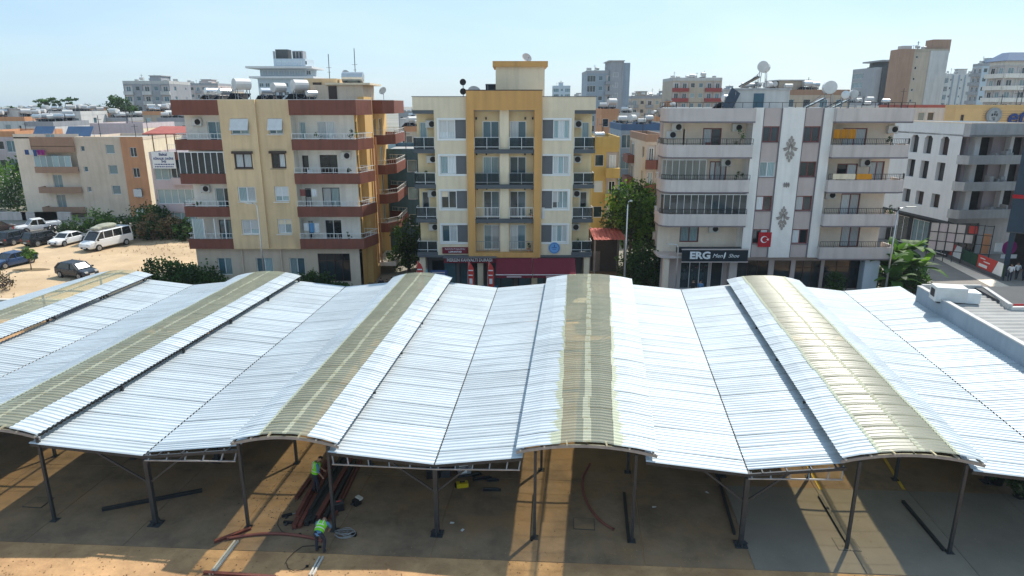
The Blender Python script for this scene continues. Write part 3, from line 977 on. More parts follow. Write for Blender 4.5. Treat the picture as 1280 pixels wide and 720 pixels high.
# ochre frame
o0, o1 = 4.47, W2 - 4.47
mb = MB()
mb.box(o0, -.35, 3.55, o0 + .62, .9, 16.0); mb.box(o1 - .62, -.35, 3.55, o1, .9, 16.0)
mb.box(o0, -.35, 16.001, o1, .9, 17.55); mb.box(o0 + .621, -.348, 3.55, o1 - .621, .9, 3.98)
mb.build('ochre_frame', 'ochre', b2)
mb = MB(); mb.box(o0 - .03, -.38, 17.552, o1 + .03, .93, 17.62); mb.build('coping', 'roof_dark', b2)
G = Face(b2, (0, .85, 0), 0, 'cream_warm')
hs = []
for k in range(4):
    for dx in (5.75, 8.05): hs.append((dx, Z[k] + .06, dx + 1.42, Z[k] + 2.3))
G.wall(o0 + .62, 3.98, o1 - .62, 16.0, hs, depth=.15)
for i, h in enumerate(hs):
    G.window(*h[:4], 2, 'frame_white', ('curtain_teal', 'glass_dark', 'curtain', 'glass_blue'), d=.04, name='balcony_door')
F.box('pilaster', CX - .38, 3.98, CX + .38, 16.0, .12, .85, 'cream')
for k in range(4):
    if k:
        F.box('balcony', o0 + .622, Z[k] - .32, o1 - .622, Z[k] + .01, -.28, .845, 'slab_grey')
    for (a, b) in ((o0 + .64, CX - .42), (CX + .42, o1 - .64)):
        rail(b2, [(a, -.2), (b, -.2)], Z[k] + .03, .98, 'frame_white' if k in (1, 3) else 'steel_grey', glass='rail_glass' if k > 1 else None, n_rails=2, gap=.16)
    for u in (o0 + .7, 6.0, 9.3, o1 - .8):
        F.box('wall_lamp', u, Z[k] + 2.42, u + .12, Z[k] + 2.62, .72, .845, 'iron')
# penthouse
pz = 19.55
mb = MB(); mb.box(CX - .75, 2.6, 16.9, CX + 3.45, 8, pz); mb.build('penthouse', 'cream', b2)
mb = MB(); mb.box(CX - 1.0, 2.35, pz, CX + 3.7, 8.2, pz + .45); mb.build('penthouse_roof', 'ochre', b2)
quad_roof(b2, [(.1, .3), (W2 - .1, .3), (W2 - .1, D2), (.1, D2)], 16.1)
# side walls and back
for (x, a, o) in ((0.12, -math.pi / 2, (0.12, D2, 0)), (W2 - .12, math.pi / 2, (W2 - .12, 0, 0))):
    f = Face(b2, o, a, 'ochre' if x > 1 else 'cream_warm')
    hh = []
    for k in range(4):
        for u in (2.4, 6, 9): hh.append((u, Z[k] + .9, u + 1.2, Z[k] + 2.3))
    s0 = 1.3 if x > 1 else 0
    s1 = D2 if x > 1 else D2 - 1.3
    f.wall(s0, 0, s1, 16.0, hh)
    for h in hh: f.window(*h[:4], 2, 'frame_white', ('glass_dark', 'curtain'), split=False)
Face(b2, (W2, D2, 0), math.pi, 'cream').wall(0, 0, W2, 16.9)
# shops at street level
S0 = Face(b2, (0, 1.4, 0), 0, 'interior')
hs = [(1.0, .3, 3.2, 2.9), (3.5, .1, 5.6, 2.9), (6.0, .3, 8.4, 2.9), (8.8, .1, 11.2, 2.9), (11.6, .3, 14.0, 2.9)]
S0.wall(.12, .1, W2 - .12, 3.7, hs, mat='shutter_grey', name='shop_wall')
for h in hs: S0.window(*h, 2, 'frame_dark', ('glass_dark', 'glass_blue'), d=.04, name='shop_window')
for u in (.12, 5.2, 10.0, W2 - .62): F.box('shop_pier', u, .1, u + .5, 3.6, .02, 1.38, 'cream')
F.box('soffit', .05, 3.56, W2 - .05, 3.69, -.3, 1.38, 'slab_grey')
# maroon awning in two bays
for i, (a, b) in enumerate(((6.85, 10.0), (10.06, 13.75))):
    aw = thing('awning', 'maroon sloping shop awning, ' + ('bay nearer the shop name board' if i == 0 else 'bay under the round blue sign'), 'awning', (-8.25 + a, 57, 0), 0, 'maroon awning bays')
    w = b - a
    mb = MB(); mb.add([(0, -.37, 3.5), (w, -.37, 3.5), (w, -1.75, 2.35), (0, -1.75, 2.35), (0, -.37, 3.47), (w, -.37, 3.47), (w, -1.75, 2.32), (0, -1.75, 2.32)],
                      [(3, 2, 1, 0), (4, 5, 6, 7), (0, 4, 7, 3), (1, 2, 6, 5), (2, 3, 7, 6), (0, 1, 5, 4)])
    mb.build('canvas', 'maroon', aw)
    mb = MB(); mb.beam((0, -1.77, 2.36), (w, -1.77, 2.36), .07, .06); mb.build('front_bar', 'frame_white', aw)
    mb = MB()
    n = max(8, int(w * 4)); vs = []
    for q in range(n + 1):
        vs += [(w * q / n, -1.78, 2.32), (w * q / n, -1.78 + .015 * math.sin(q * 2.1), 2.05 + .04 * (q % 2))]
    mb.add(vs, [(2 * q, 2 * q + 1, 2 * q + 3, 2 * q + 2) for q in range(n)])
    mb.build('valance', 'maroon', aw)
    mb = MB(); mb.box(w * .3, -1.80, 2.13, w * .7, -1.795, 2.24); mb.build('lettering', 'pinkish', aw)
    mb = MB()
    for u in (.2, w - .2): mb.beam((u, -.37, 2.6), (u, -1.7, 2.3), .04)
    mb.build('arm', 'steel_grey', aw)
# name boards
sg = thing('shop_sign', 'long dark shop name board with white lettering above the breakfast place', 'sign', (-8.25 + 2.3, 56.6, 0))
mb = MB(); mb.box(0, -.12, 3.1, 4.5, .05, 3.62); mb.build('board', 'maroon', sg)
mb = MB(); mb.box(-.02, -.6, 3.62, 4.6, .05, 3.68); mb.build('canopy_edge', 'shutter_grey', sg)
text(sg, 'MERSİN KAHVALTI DURAĞI', 'sign_white', (2.25, -.13, 3.36), .37, bold=.012, width=.86)
sg = thing('shop_sign', 'small dark red two line sign under the lowest left window', 'sign', (-8.25 + 2.15, 56.9, 0))
mb = MB(); mb.box(0, -.06, 3.86, 2.25, .05, 4.42); mb.build('board', 'maroon', sg)
text(sg, 'KAHVALTI SALONU', 'pinkish', (1.12, -.07, 4.27), .2, bold=.003)
text(sg, 'LOKANTASI', 'sign_white', (1.12, -.07, 4.02), .21, bold=.004)
sg = thing('round_sign', 'round pale blue sign on the cream wall above the maroon awning', 'sign', (-8.25 + 11.95, 56.93, 4.35))
mb = MB(); mb.tube([(0, -.05, 0), (0, .03, 0)], .5, 28); mb.build('disc', 'sign_blue', sg)
mb = MB()
for i in range(28):
    a, b = 2 * math.pi * i / 28, 2 * math.pi * (i + 1) / 28
    mb.beam((.42 * math.cos(a), -.06, .42 * math.sin(a)), (.42 * math.cos(b), -.06, .42 * math.sin(b)), .025)
mb.beam((-.22, -.06, .05), (.22, -.06, .05), .02, .05); mb.beam((-.17, -.06, -.1), (.17, -.06, -.1), .02, .04); mb.beam((0, -.06, .1), (0, -.06, .3), .06, .02)
mb.build('print', 'letter_navy', sg)
# what stands on the roof
dish((-8.25 + 7.6 + 1.9, 61, pz - .15), 0.4, 'grey satellite dish on the ochre capped stair tower', 1.0)
dish((-8.25 + 5.05, 58.6, 16.15), .3, 'large grey satellite dish left of the stair tower of the cream house', 1.35)
dish((-8.25 + 6.0, 59, 16.2), -.3, 'smaller pale satellite dish nearest the stair tower of the cream house', .9)
for i, (u, z) in enumerate(((4.1, 17.9), (4.15, 17.2))):
    pass
r = thing('roof_loudspeaker', 'stack of two round black horns at the roof edge beside the satellite dishes', 'loudspeaker', (-8.25 + 4.15, 58.2, 16.1))
mb = MB(); mb.tube([(0, 0, 0), (0, 0, 2.3)], .04, 6); mb.build('pole', 'steel_grey', r)
for z in (1.4, 2.15):
    mb = MB(); mb.tube([(0, -.2, z), (0, .2, z)], [.27, .12], 14); mb.build('horn', 'black', r)
r = thing('roof_panel', 'dark blue solar panel rack left of the ochre capped tower', 'solar panel', (-8.25 + 6.4, 61.5, 16.1))
mb = MB(); mb.add([(-.5, 0, 2.1), (1.2, 0, 2.1), (1.2, 1.4, 1.2), (-.5, 1.4, 1.2), (-.5, 0, 2.03), (1.2, 0, 2.03), (1.2, 1.4, 1.13), (-.5, 1.4, 1.13)], [(0, 1, 2, 3), (7, 6, 5, 4), (0, 4, 5, 1), (1, 5, 6, 2), (2, 6, 7, 3), (3, 7, 4, 0)])
mb.build('solar_panel', 'solar', r)
mb = MB(); mb.beam((-.3, .1, 0), (-.3, .1, 2.05), .05); mb.beam((1, .1, 0), (1, .1, 2.05), .05); mb.beam((-.3, 1.3, 0), (-.3, 1.3, 1.2), .05); mb.beam((1, 1.3, 0), (1, 1.3, 1.2), .05)
mb.build('stand', 'steel_grey', r)

# ================================================================ the tan and brown house on the left
b1 = thing('apartment_house', 'tan apartment house with dark brown balcony bands and a row of tanks on the roof', 'apartment house', (-28.75, 58, 0))
F = Face(b1, (0, 0, 0), 0, 'tan')
ZB = [4.05 + 2.88 * k for k in range(4)]
TOP = 16.82
def wz(k): return (ZB[k] + 1.3, ZB[k] + 2.62)
hl, hr = [], []
for k in range(4):
    z0, z1 = wz(k)
    hl.append((4.85, z0, 6.4, z1)); hr.append((7.95, z0, 9.2, z1))
F.wall(3.97, 4.05, 7.07, TOP, hl)
F.wall(7.07, 4.05, 9.9, TOP, hr, d=.28)
mb = MB(); mb.add([F.pt(7.07, 4.05, 0), F.pt(7.07, 4.05, .28), F.pt(7.07, TOP, .28), F.pt(7.07, TOP, 0)], [(0, 1, 2, 3)]); mb.build('wall_return', 'tan', b1)
mb = MB(); mb.box(3.97, .02, 4.0, 9.9, .5, 4.049); mb.build('wall_soffit', 'tan', b1)
for k in range(4):
    for j, h in enumerate((hl[k], hr[k])):
        d = 0.06 + (.28 if j else 0)
        if k == 2:
            F.window(*h, 2, 'frame_dark', ('glass_dark', 'curtain'), d=d, sill='frame_dark', bar=.13)
            F.box('shutter_box', h[0] - .1, h[3] - .04, h[2] + .1, h[3] + .16, d - .32, d - .02, 'frame_dark')
        else:
            w_ = F.window(*h, 2, 'frame_white', ('curtain', 'curtain_teal') if k < 3 else ('glass_blue', 'curtain_teal'), d=d, sill='frame_white', bar=.09)
            if k == 3:   # white folding sun blinds hung out over the panes
                mb = MB(); w2 = h[2] - h[0]
                mb.add([(0, -.02, 1.3), (w2, -.02, 1.3), (w2, -.45, .35), (0, -.45, .35), (0, .0, 1.3), (w2, 0, 1.3), (w2, -.43, .34), (0, -.43, .34)], [(3, 2, 1, 0), (4, 5, 6, 7), (0, 4, 7, 3), (1, 2, 6, 5), (2, 3, 7, 6)])
                ob('sun_blind', mb.mesh('sun_blind', 'cloth_white'), w_, (0, 0, 0))
# parapet of the middle, brown top bands
F.box('parapet', 3.98, TOP - .001, 7.07, TOP + .05, .0, .3, 'cream'); F.box('parapet', 7.072, TOP - .001, 9.89, TOP + .052, .28, .5, 'cream')
def band(name, path, z0, z1, mat='brown', th=.14):
    mb = MB(); mb.strip(path, z0, z1, th); return mb.build(name, mat, b1)
def slab(poly, z, mat='wall_white', name='balcony_slab'):
    mb = MB(); mb.prism(poly, z, z + .16); return mb.build(name, mat, b1)
LP = [(0.02, 1.9), (0, 0), (3.96, 0)]
RP = [(9.91, -.02), (15.6, -.02), (16.4, 2.6), (15.02, 2.62)]
Q = [(15.02, 8.0), (16.3, 8.0), (17.2, 9.4), (17.2, 15.4), (15.02, 16.2)]
for path in (LP, RP, Q):
    band('roof_band', path, 15.58, TOP)
    band('coping', [(p[0], p[1]) for p in path], TOP, TOP + .045, 'city_white', .2)
inset = {0: [(0.03, 1.9), (0.03, .03), (3.955, .03), (3.955, 1.5), (.3, 1.9)], 1: [(9.92, .01), (15.58, .01), (16.36, 2.57), (15.0, 2.57), (15.0, 1.6), (9.92, 1.6)],
         2: [(15.03, 8.03), (16.27, 8.03), (17.16, 9.4), (17.16, 15.38), (15.03, 16.15)]}
for k in range(4):
    for i, path in enumerate((LP, RP, Q)):
        band('balcony', path, ZB[k] - .02, ZB[k] + .88 if i else ZB[k] + .86)
        slab(inset[i], ZB[k] + .01)
        inner = {0: [(.07, 1.9), (.07, .07), (3.95, .07)], 1: [(9.95, .05), (15.55, .05), (16.33, 2.55), (15.1, 2.56)], 2: [(15.1, 8.07), (16.25, 8.07), (17.13, 9.42), (17.13, 15.35), (15.1, 16.1)]}[i]
        rail(b1, inner, ZB[k] + .86, .5, 'frame_white', gap=.3, n_rails=2)
slab(inset[0], 15.6, 'wall_white', 'ceiling_slab'); slab(inset[1], 15.6, 'wall_white', 'ceiling_slab'); slab(inset[2], 15.6, 'wall_white', 'ceiling_slab')
# recessed balcony walls
hs = []
for k in range(4):
    hs += [(10.2, ZB[k] + .2, 10.75, ZB[k] + 2.3), (11.75, ZB[k] + .2, 13.3, ZB[k] + 2.35)]
F.wall(9.9, ZB[0], 15.0, 15.6, hs, d=1.6, mat='wall_white', name='balcony_wall', depth=.12)
for i, h in enumerate(hs):
    k = i // 2
    F.window(*h, 1 if i % 2 == 0 else 2, 'frame_dark' if k in (1, 2) else 'frame_white', (('glass_dark',) if k in (0, 2) else ('curtain_teal', 'curtain')), d=1.62, name='balcony_door')
hs = []
for k in range(4): hs.append((2.2, ZB[k] + .2, 3.7, ZB[k] + 2.35))
F.wall(.3, ZB[0], 3.97, 15.6, hs, d=1.5, mat='wall_white', name='balcony_wall', depth=.12)
for i, h in enumerate(hs): F.window(*h, 2, 'frame_white' if i else 'frame_dark', ('glass_dark', 'curtain_teal', 'glass_blue'), d=1.52, name='balcony_door')
for a in ((3.97, 0, 1.5), (9.9, .28, 1.6)):
    mb = MB(); x = a[0]
    vs = [(x, a[1], ZB[0]), (x, a[2], ZB[0]), (x, a[2], 15.6), (x, a[1], 15.6)]
    mb.add(vs, [(0, 1, 2, 3)]); mb.build('wall_return', 'wall_white', b1)
for k in (1, 2, 3): ac(Face(b1, (0, 1.5, 0), 0), 1.0, ZB[k] + 2.0 if k != 2 else ZB[k] + 1.8)
ac(Face(b1, (0, 1.6, 0), 0), 13.7, ZB[2] + 2.0)
# glazed-in balcony, second from the top on the left; net curtains on the lowest
gz = F.box('glazing_frame', .02, ZB[2] + 2.66, 3.95, ZB[2] + 2.74, .03, .1, 'frame_white')
for i in range(8):
    F.box('glazing_bar', .04 + i * .553, ZB[2] + .885, .1 + i * .553, ZB[2] + 2.66, .03, .08, 'frame_white')
    if i < 7: F.put('glazing_pane', pane_mesh(.48, 1.75, 'glass_dark'), .105 + i * .553, ZB[2] + .89, .05)
for i in range(4):
    F.box('glazing_bar', .5 + i * .95, ZB[0] + .9, .58 + i * .95, ZB[0] + 2.7, .03, .08, 'frame_white')
    if i in (0,): F.put('glazing_pane', pane_mesh(.85, 1.78, 'curtain_teal'), .585 + i * .95, ZB[0] + .9, .05)
# side walls: sunlight put into the right one's yellower colour, with second balcony group
E1 = Face(b1, (15.0, 1.6, 0), math.pi / 2, 'tan_sunlit')
hs = []
for k in range(4): hs += [(.25, ZB[k] + .3, .9, ZB[k] + 2.3), (3.4, ZB[k] + 1.2, 4.2, ZB[k] + 2.3), (8.2, ZB[k] + .3, 9.4, ZB[k] + 2.35), (11, ZB[k] + .3, 12.6, ZB[k] + 2.35)]
E1.wall(0, 0, 15.4, TOP, hs)
for i, h in enumerate(hs): E1.window(*h, 1 if i % 4 < 2 else 2, 'frame_dark' if i % 4 == 0 else 'frame_white', ('glass_dark', 'curtain_teal'), d=.05)
mb = MB(); mb.box(15.0, 3.4, 0, 15.55, 6.9, TOP + .3); mb.build('stair_tower', 'tan_sunlit', b1)
for i, x in enumerate((15.75, 15.95)):
    mb = MB(); mb.tube([(x, 5.2 + i * .5, 1.5), (x, 5.2 + i * .5, 13.5)], .09, 8); mb.build('sunlit_strip_pipe', 'terracotta', b1)  # orange pipes stand in for a sunlit strip of wall
Face(b1, (.3, 17, 0), -math.pi / 2, 'tan').wall(0, 0, 15.2, TOP)
Face(b1, (15, 17, 0), math.pi, 'tan').wall(0, 0, 14.7, TOP)
quad_roof(b1, [(.35, 1.55), (3.98, .33), (9.9, .52), (14.95, 1.65), (14.95, 16.95), (.35, 16.95)], 16.3)
# ground floor
Gf = Face(b1, (0, .5, 0), 0, 'beige')
hs = [(2.1, 1.5, 3.4, 3.1), (5.6, 1.5, 7.1, 3.1), (8.6, 1.5, 10.0, 3.1), (11.2, .9, 14.1, 3.5)]
Gf.wall(.3, 0, 15.0, 4.0, hs)
for i, h in enumerate(hs): Gf.window(*h, 2 if i < 3 else 4, 'frame_white' if i < 3 else 'frame_dark', ('glass_blue', 'curtain_teal') if i < 3 else ('glass_dark',), d=.07, trans=i == 3)
for u in (4.4, 7.9): F.box('drain_pipe', u, 0, u + .09, 4.0, .38, .49, 'beige')
F.box('ground_ledge', 15.2, 0.9, 17.2, 1.3, 6.5, 12, 'wall_white')
# roof house, tank and aerials
mb = MB(); mb.box(10.6, 4.5, 16.2, 15.3, 9.5, 18.15); mb.build('roof_house', 'beige', b1)
mb = MB(); mb.box(12.0, 4.2, 18.152, 16.0, 9.7, 18.32); mb.build('roof_house_slab', 'cream', b1)
mb = MB(); mb.box(9.6, 6, 16.2, 12.6, 9, 18.75); mb.build('roof_house', 'tan', b1)
mb = MB(); mb.box(12.2, 4.44, 16.3, 12.95, 4.52, 18.05); mb.build('roof_door', 'frame_dark', b1)
mb = MB(); mb.box(10.4, 5.95, 17.75, 11.2, 6.02, 18.4); mb.build('roof_window', 'frame_dark', b1)
t = thing('water_tank', 'grey horizontal cylinder tank lying on the roof house of the tan building', 'water tank', (-28.75 + 13.9, 65, 18.33))
mb = MB(); mb.tube([(-1.0, 0, .55), (-.97, 0, .55), (.97, 0, .55), (1.0, 0, .55)], [.3, .48, .48, .3], 16); mb.build('tank', 'tank_steel', t)
mb = MB(); mb.box(-.7, -.4, 0, -.5, .4, .2); mb.box(.5, -.4, 0, .7, .4, .2); mb.build('cradle', 'steel_dark', t)
for i, (u, h, lb) in enumerate(((11.5, 2.7, 'thin tall aerial pole left of the grey roof tank'), (13.95, 3.2, 'aerial pole rising behind the grey roof tank'))):
    t = thing('aerial_pole', lb, 'aerial', (-28.75 + u, 65.8, 18.3), 0, 'aerial poles')
    mb = MB(); mb.tube([(0, 0, 0), (.03, 0, h)], .035, 6); mb.build('pole', 'steel_dark', t)
    mb = MB(); mb.beam((-.25, 0, h * .55), (.25, 0, h * .55), .025); mb.beam((-.15, 0, h * .4), (.15, 0, h * .4), .025); mb.build('crossbar', 'steel_dark', t)
dish((-28.75 + 13.1, 65.6, 18.5), .5, 'small grey satellite dish beside the aerial poles of the tan house', .8)
dish((-28.75 + 16.0, 68.5, 16.9), -.4, 'pair end dish over the right rear balcony of the tan house', .9)
for i, (u, d, k, s, rz, lb) in enumerate((
        (1.2, 5.5, 'steel', .85, .9, 'white tank heater at the left end of the tan house roof'),
        (3.0, 4.0, 'steel', .8, 1.1, 'dull steel tank heater second from the left on the tan house roof'),
        (4.6, 4.0, 'big', 1.0, .8, 'biggest raised white tank heater on the tan house roof'),
        (6.1, 6.0, 'steel', .85, .7, 'steel tank heater right of the biggest white tank'),
        (7.7, 4.5, 'big', .85, .95, 'round ended white tank heater in the middle of the tan house roof'),
        (9.0, 6.0, 'steel', .9, 1.0, 'dark ended steel tank heater behind the middle of the row'),
        (9.9, 3.6, 'big', .95, .8, 'tall white tank heater left of the roof house'),
        (11.2, 2.6, 'steel', .7, .9, 'small low steel tank heater in front of the roof house'))):
    heater((-28.75 + u, 58 + d, 16.3), rz, lb, 'solar heaters on the tan house', k, s)
# laundry
def laundry(loc, w, n, mats, label, parent_rz=0):
    t = thing('laundry_line', label, 'laundry', loc, parent_rz)
    mb = MB(); mb.beam((0, 0, 0), (w, 0, 0), .015); mb.build('line', 'steel_light', t)
    for i in range(n):
        a = w * i / n + .02; b = w * (i + 1) / n - .02; h = random.uniform(.6, 1.0)
        mb = MB(); vs = []
        for q in range(5):
            x = lerp(a, b, q / 4); y = .03 * math.sin(q * 1.9 + i)
            vs += [(x, y, 0), (x, y * 2.2, -h)]
        mb.add(vs, [(2 * q, 2 * q + 1, 2 * q + 3, 2 * q + 2) for q in range(4)])
        mb.build('cloth', mats[i % len(mats)], t)

# ================================================================ the white and mauve house on the right
b3 = thing('apartment_house', 'white and mauve apartment house with grey ornaments and a black clothes shop sign', 'apartment house', (13.1, 57, 0))
F = Face(b3, (0, 0, 0), 0, 'stone_white')
ZC = [3.5 + 2.9 * k for k in range(4)]
W3, D3, T3 = 20.0, 14.0, 16.17
for (a, b) in ((6.97, 7.77), (9.36, 11.2), (12.8, 13.6)):
    F.wall(a, 3.5, b, T3 + .03, [], d=-.12)
    mb = MB()
    for x in (a, b):
        mb.add([F.pt(x, 3.5, -.12), F.pt(x, 3.5, .12), F.pt(x, T3, .12), F.pt(x, T3, -.12)], [(0, 1, 2, 3)])
    mb.add([F.pt(a, 3.5, -.12), F.pt(b, 3.5, -.12), F.pt(b, 3.5, .3), F.pt(a, 3.5, .3)], [(0, 1, 2, 3)])
    mb.build('wall_return', 'stone_white', b3)
for j, (a, b) in enumerate(((7.77, 9.36), (11.2, 12.8))):
    hs = [(a + .1, ZC[k] + 1.2, b - .1, ZC[k] + 2.5) for k in range(4)]
    F.wall(a, 3.5, b, T3, hs, mat='mauve', depth=.2)
    for x in (a + .002, b - .092): F.box('pilaster_strip', x, 3.52, x + .09, T3 - .02, -.07, .0, 'mauve_dark')
    for k, h in enumerate(hs):
        F.window(*h, 2, 'frame_red' if k != 2 or j else 'frame_white', [('curtain', 'glass_dark'), ('glass_dark', 'curtain'), ('curtain_teal',) if j == 0 else ('glass_dark',), ('glass_dark', 'curtain')][k], d=.05, sill='mauve_dark', bar=.09)
def ornament(u, z, s):
    mb = MB()
    def petal(cx, cz, rx, rz, ang):
        n = 12; vs = []
        for q in range(n):
            t = 2 * math.pi * q / n
            x, y = rx * math.cos(t), rz * math.sin(t)
            vs.append((cx + x * math.cos(ang) - y * math.sin(ang), cz + x * math.sin(ang) + y * math.cos(ang)))
        m = len(mb.v)
        mb.add([(p[0], -.05, p[1]) for p in vs] + [(p[0], .0, p[1]) for p in vs], [tuple(range(n))] + [(i, n + i, n + (i + 1) % n, (i + 1) % n) for i in range(n)])
    for sx in (-1, 1):
        petal(sx * .22, .35, .12, .26, sx * -.5); petal(sx * .36, .0, .13, .22, sx * .9); petal(sx * .22, -.38, .12, .26, sx * .5)
        petal(sx * .13, .68, .1, .17, sx * -.3); petal(sx * .14, -.7, .1, .17, sx * .3); petal(sx * .52, .05, .05, .12, sx * 1.3)
        petal(sx * .1, .1, .05, .3, sx * .2)
    petal(0, .92, .09, .16, 0); petal(0, -.95, .09, .16, 0); petal(0, .4, .06, .16, 0); petal(0, -.4, .08, .14, 0)
    o = mb.build('ornament', 'ornament', b3, F.pt(u, z, -.125)); o.scale = (s, 1, s)
ornament(10.28, 12.85, 1.0); ornament(10.28, 7.0, .95); ornament(10.28, 9.85, .22); ornament(10.1, 9.85, .2); ornament(10.46, 9.85, .2)
LPATH = [(-.35, 2.0), (-.35, .1), (-.12, -.35), (.35, -.6), (6.96, -.6), (6.965, .05)]
RPATH = [(13.605, .05), (13.61, -.6), (19.6, -.6), (20.15, -.3), (20.4, .3), (20.4, 2.0)]
LIN = [(-.3, 1.95), (-.3, .1), (-.1, -.3), (.35, -.55), (6.93, -.55), (6.93, 1.45), (0.2, 1.95)]
RIN = [(13.65, -.55), (19.6, -.55), (20.1, -.28), (20.35, .3), (20.35, 1.95), (19.6, 1.95), (13.65, 1.45)]
def b3strip(name, path, z0, z1, mat, th=.14):
    mb = MB(); mb.strip(path, z0, z1, th); return mb.build(name, mat, b3)
for k in range(4):
    for i, (p, q) in enumerate(((LPATH, LIN), (RPATH, RIN))):
        if k or i:
            b3strip('balcony', p, ZC[k], ZC[k] + 1.0, 'wall_grey')
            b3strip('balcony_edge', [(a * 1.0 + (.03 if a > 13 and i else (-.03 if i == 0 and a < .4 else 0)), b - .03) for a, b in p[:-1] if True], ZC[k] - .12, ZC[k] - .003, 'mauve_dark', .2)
        mb = MB(); mb.prism(q, ZC[k] + .02, ZC[k] + .2); mb.build('balcony_slab', 'wall_grey', b3)
        if (i == 1) or k in (0, 3):
            if k or i: rail(b3, [(a, b + .07) for a, b in (p[:-1] if i == 0 else p[1:-1])], ZC[k] + 1.0, .5, 'iron', gap=.15)
        elif k in (1, 2):
            rail(b3, [(a, b + .03) for a, b in p[1:-1]], ZC[k] + 1.0, .42, 'iron', gap=.16)
for p in (LPATH, RPATH):
    b3strip('roof_band', p, 15.1, T3 - .02, 'wall_grey', .2)
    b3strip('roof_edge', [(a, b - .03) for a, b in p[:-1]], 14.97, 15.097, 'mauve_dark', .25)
for q in (LIN, RIN):
    mb = MB(); mb.prism(q, 15.13, 15.3); mb.build('ceiling_slab', 'wall_grey', b3)
# balcony walls
hs = [(1.9, ZC[0] + 1.05, 3.6, ZC[0] + 2.5), (4.1, ZC[2] + .22, 5.6, ZC[2] + 2.4), (3.3, ZC[3] + .22, 4.9, ZC[3] + 2.3), (1.6, ZC[3] + .22, 1.75, ZC[3] + 2.2)]
F.wall(-.1, 3.5, 6.97, 15.1, hs, d=1.5, mat='peach_wall', name='balcony_wall', depth=.12)
F.window(*hs[0], 2, 'frame_red', ('curtain_teal', 'glass_dark'), d=1.52, bar=.1)
F.window(*hs[1], 3, 'frame_red', ('curtain',), d=1.52, name='balcony_door', bar=.1)
F.window(*hs[2], 2, 'frame_red', ('curtain', 'glass_dark'), d=1.52, name='balcony_door', bar=.1)
hs = [(16.3, ZC[0] + .6, 18.0, ZC[0] + 2.5), (15.9, ZC[1] + .3, 17.6, ZC[1] + 2.5), (15.2, ZC[2] + .22, 17.0, ZC[2] + 2.2), (18.0, ZC[2] + .22, 19.3, ZC[2] + 2.4), (15.3, ZC[3] + .22, 17.4, ZC[3] + 2.3)]
F.wall(13.6, 3.5, 19.7, 15.1, hs, d=1.5, mat='peach_wall', name='balcony_wall', depth=.12)
for i, h in enumerate(hs): F.window(*h, 2, 'frame_red', ('curtain',) if i in (0, 1, 3) else ('curtain', 'glass_dark'), d=1.52, name='balcony_door', bar=.1)
for x, y0, y1 in ((6.97, .05, 1.5), (13.6, .05, 1.5)):
    mb = MB(); mb.add([(x, y0, 3.5), (x, y1, 3.5), (x, y1, 15.1), (x, y0, 15.1)], [(0, 1, 2, 3)]); mb.build('wall_return', 'stone_white', b3)
Bk = Face(b3, (0, 1.5, 0), 0)
for (u, z) in ((.1, ZC[3] + 1.45), (.55, ZC[3] + 2.1), (5.7, ZC[3] + 2.05), (5.0, ZC[2] + 2.0) , (4.4, ZC[0] + 2.0), (19.0, ZC[3] + 1.9), (17.05, ZC[2] + 2.0), (14.4, ZC[1] + 2.1)):
    ac(Bk, u, z)
# glazed balconies on the left
for k, u1 in ((1, 6.9), (2, 3.2)):
    z0, z1 = ZC[k] + 1.0, ZC[k] + 2.68
    gx = [(-.3, .12), (-.1, -.28), (.37, -.52)]
    n = round((u1 - .37) / .62)
    gx += [(.37 + (u1 - .37) * (i + 1) / n, -.52) for i in range(n)]
    mb = MB()
    for (a, b), (c_, e) in zip(gx[:-1], gx[1:]):
        g = MB(); g.add([(a, b, z0), (c_, e, z0), (c_, e, z1), (a, b, z1)], [(0, 1, 2, 3)])
        g.build('glazing_pane', 'clear_glass' if k == 2 else 'glass_dark', b3)
    for (a, b) in gx: mb.box(a - .025, b - .03, z0, a + .025, b + .02, z1)
    for (a, b), (c_, e) in zip(gx[:-1], gx[1:]): mb.beam((a, b - .01, z1), (c_, e - .01, z1), .06, .08)
    mb.build('glazing_frame', 'city_white', b3)
F.box('planter', 1.2, ZC[0] + .55, 6.8, ZC[0] + 1.0, -.62, -.25, 'sign_black')
# left wall with pilasters
L3 = Face(b3, (2.4, D3, 0), math.atan2(-12, -2.4), 'stone_white')
hs = [(u, ZC[k] + 1.0, u + 1.0, ZC[k] + 2.5) for k in range(4) for u in (1.5, 4.2, 7.0, 9.6)]
L3.wall(0, 0, 12.24, T3, hs)
for h in hs: L3.window(*h, 1, 'frame_red', ('glass_dark', 'curtain'), d=.05, split=False)
for u in (.6, 3.2, 6.0, 8.7, 11.2): L3.box('pilaster', u, 3.5, u + .5, T3 - .03, -.12, -.002, 'mauve')
for u, k in ((3.8, 3), (6.6, 2), (9.2, 1), (3.8, 1), (6.6, 0)): ac(L3, u, ZC[k] + .3)
Face(b3, (19.7, 1.5, 0), math.pi / 2, 'peach_wall').wall(0, 0, D3 - 1.5, T3)
Face(b3, (W3 - .3, D3, 0), math.pi, 'stone_white').wall(0, 0, W3 - 2.7, T3)
quad_roof(b3, [(.05, 1.5), (6.9, .05), (13.6, .05), (19.65, 1.5), (19.65, D3 - .05), (2.45, D3 - .05)], 15.75)
rail(b3, [(-.2, 3), (-.2, 0), (.4, -.45), (20, -.45), (20.2, 4)], T3 + .02, .42, 'iron', name='roof_railing', gap=30, n_rails=1)
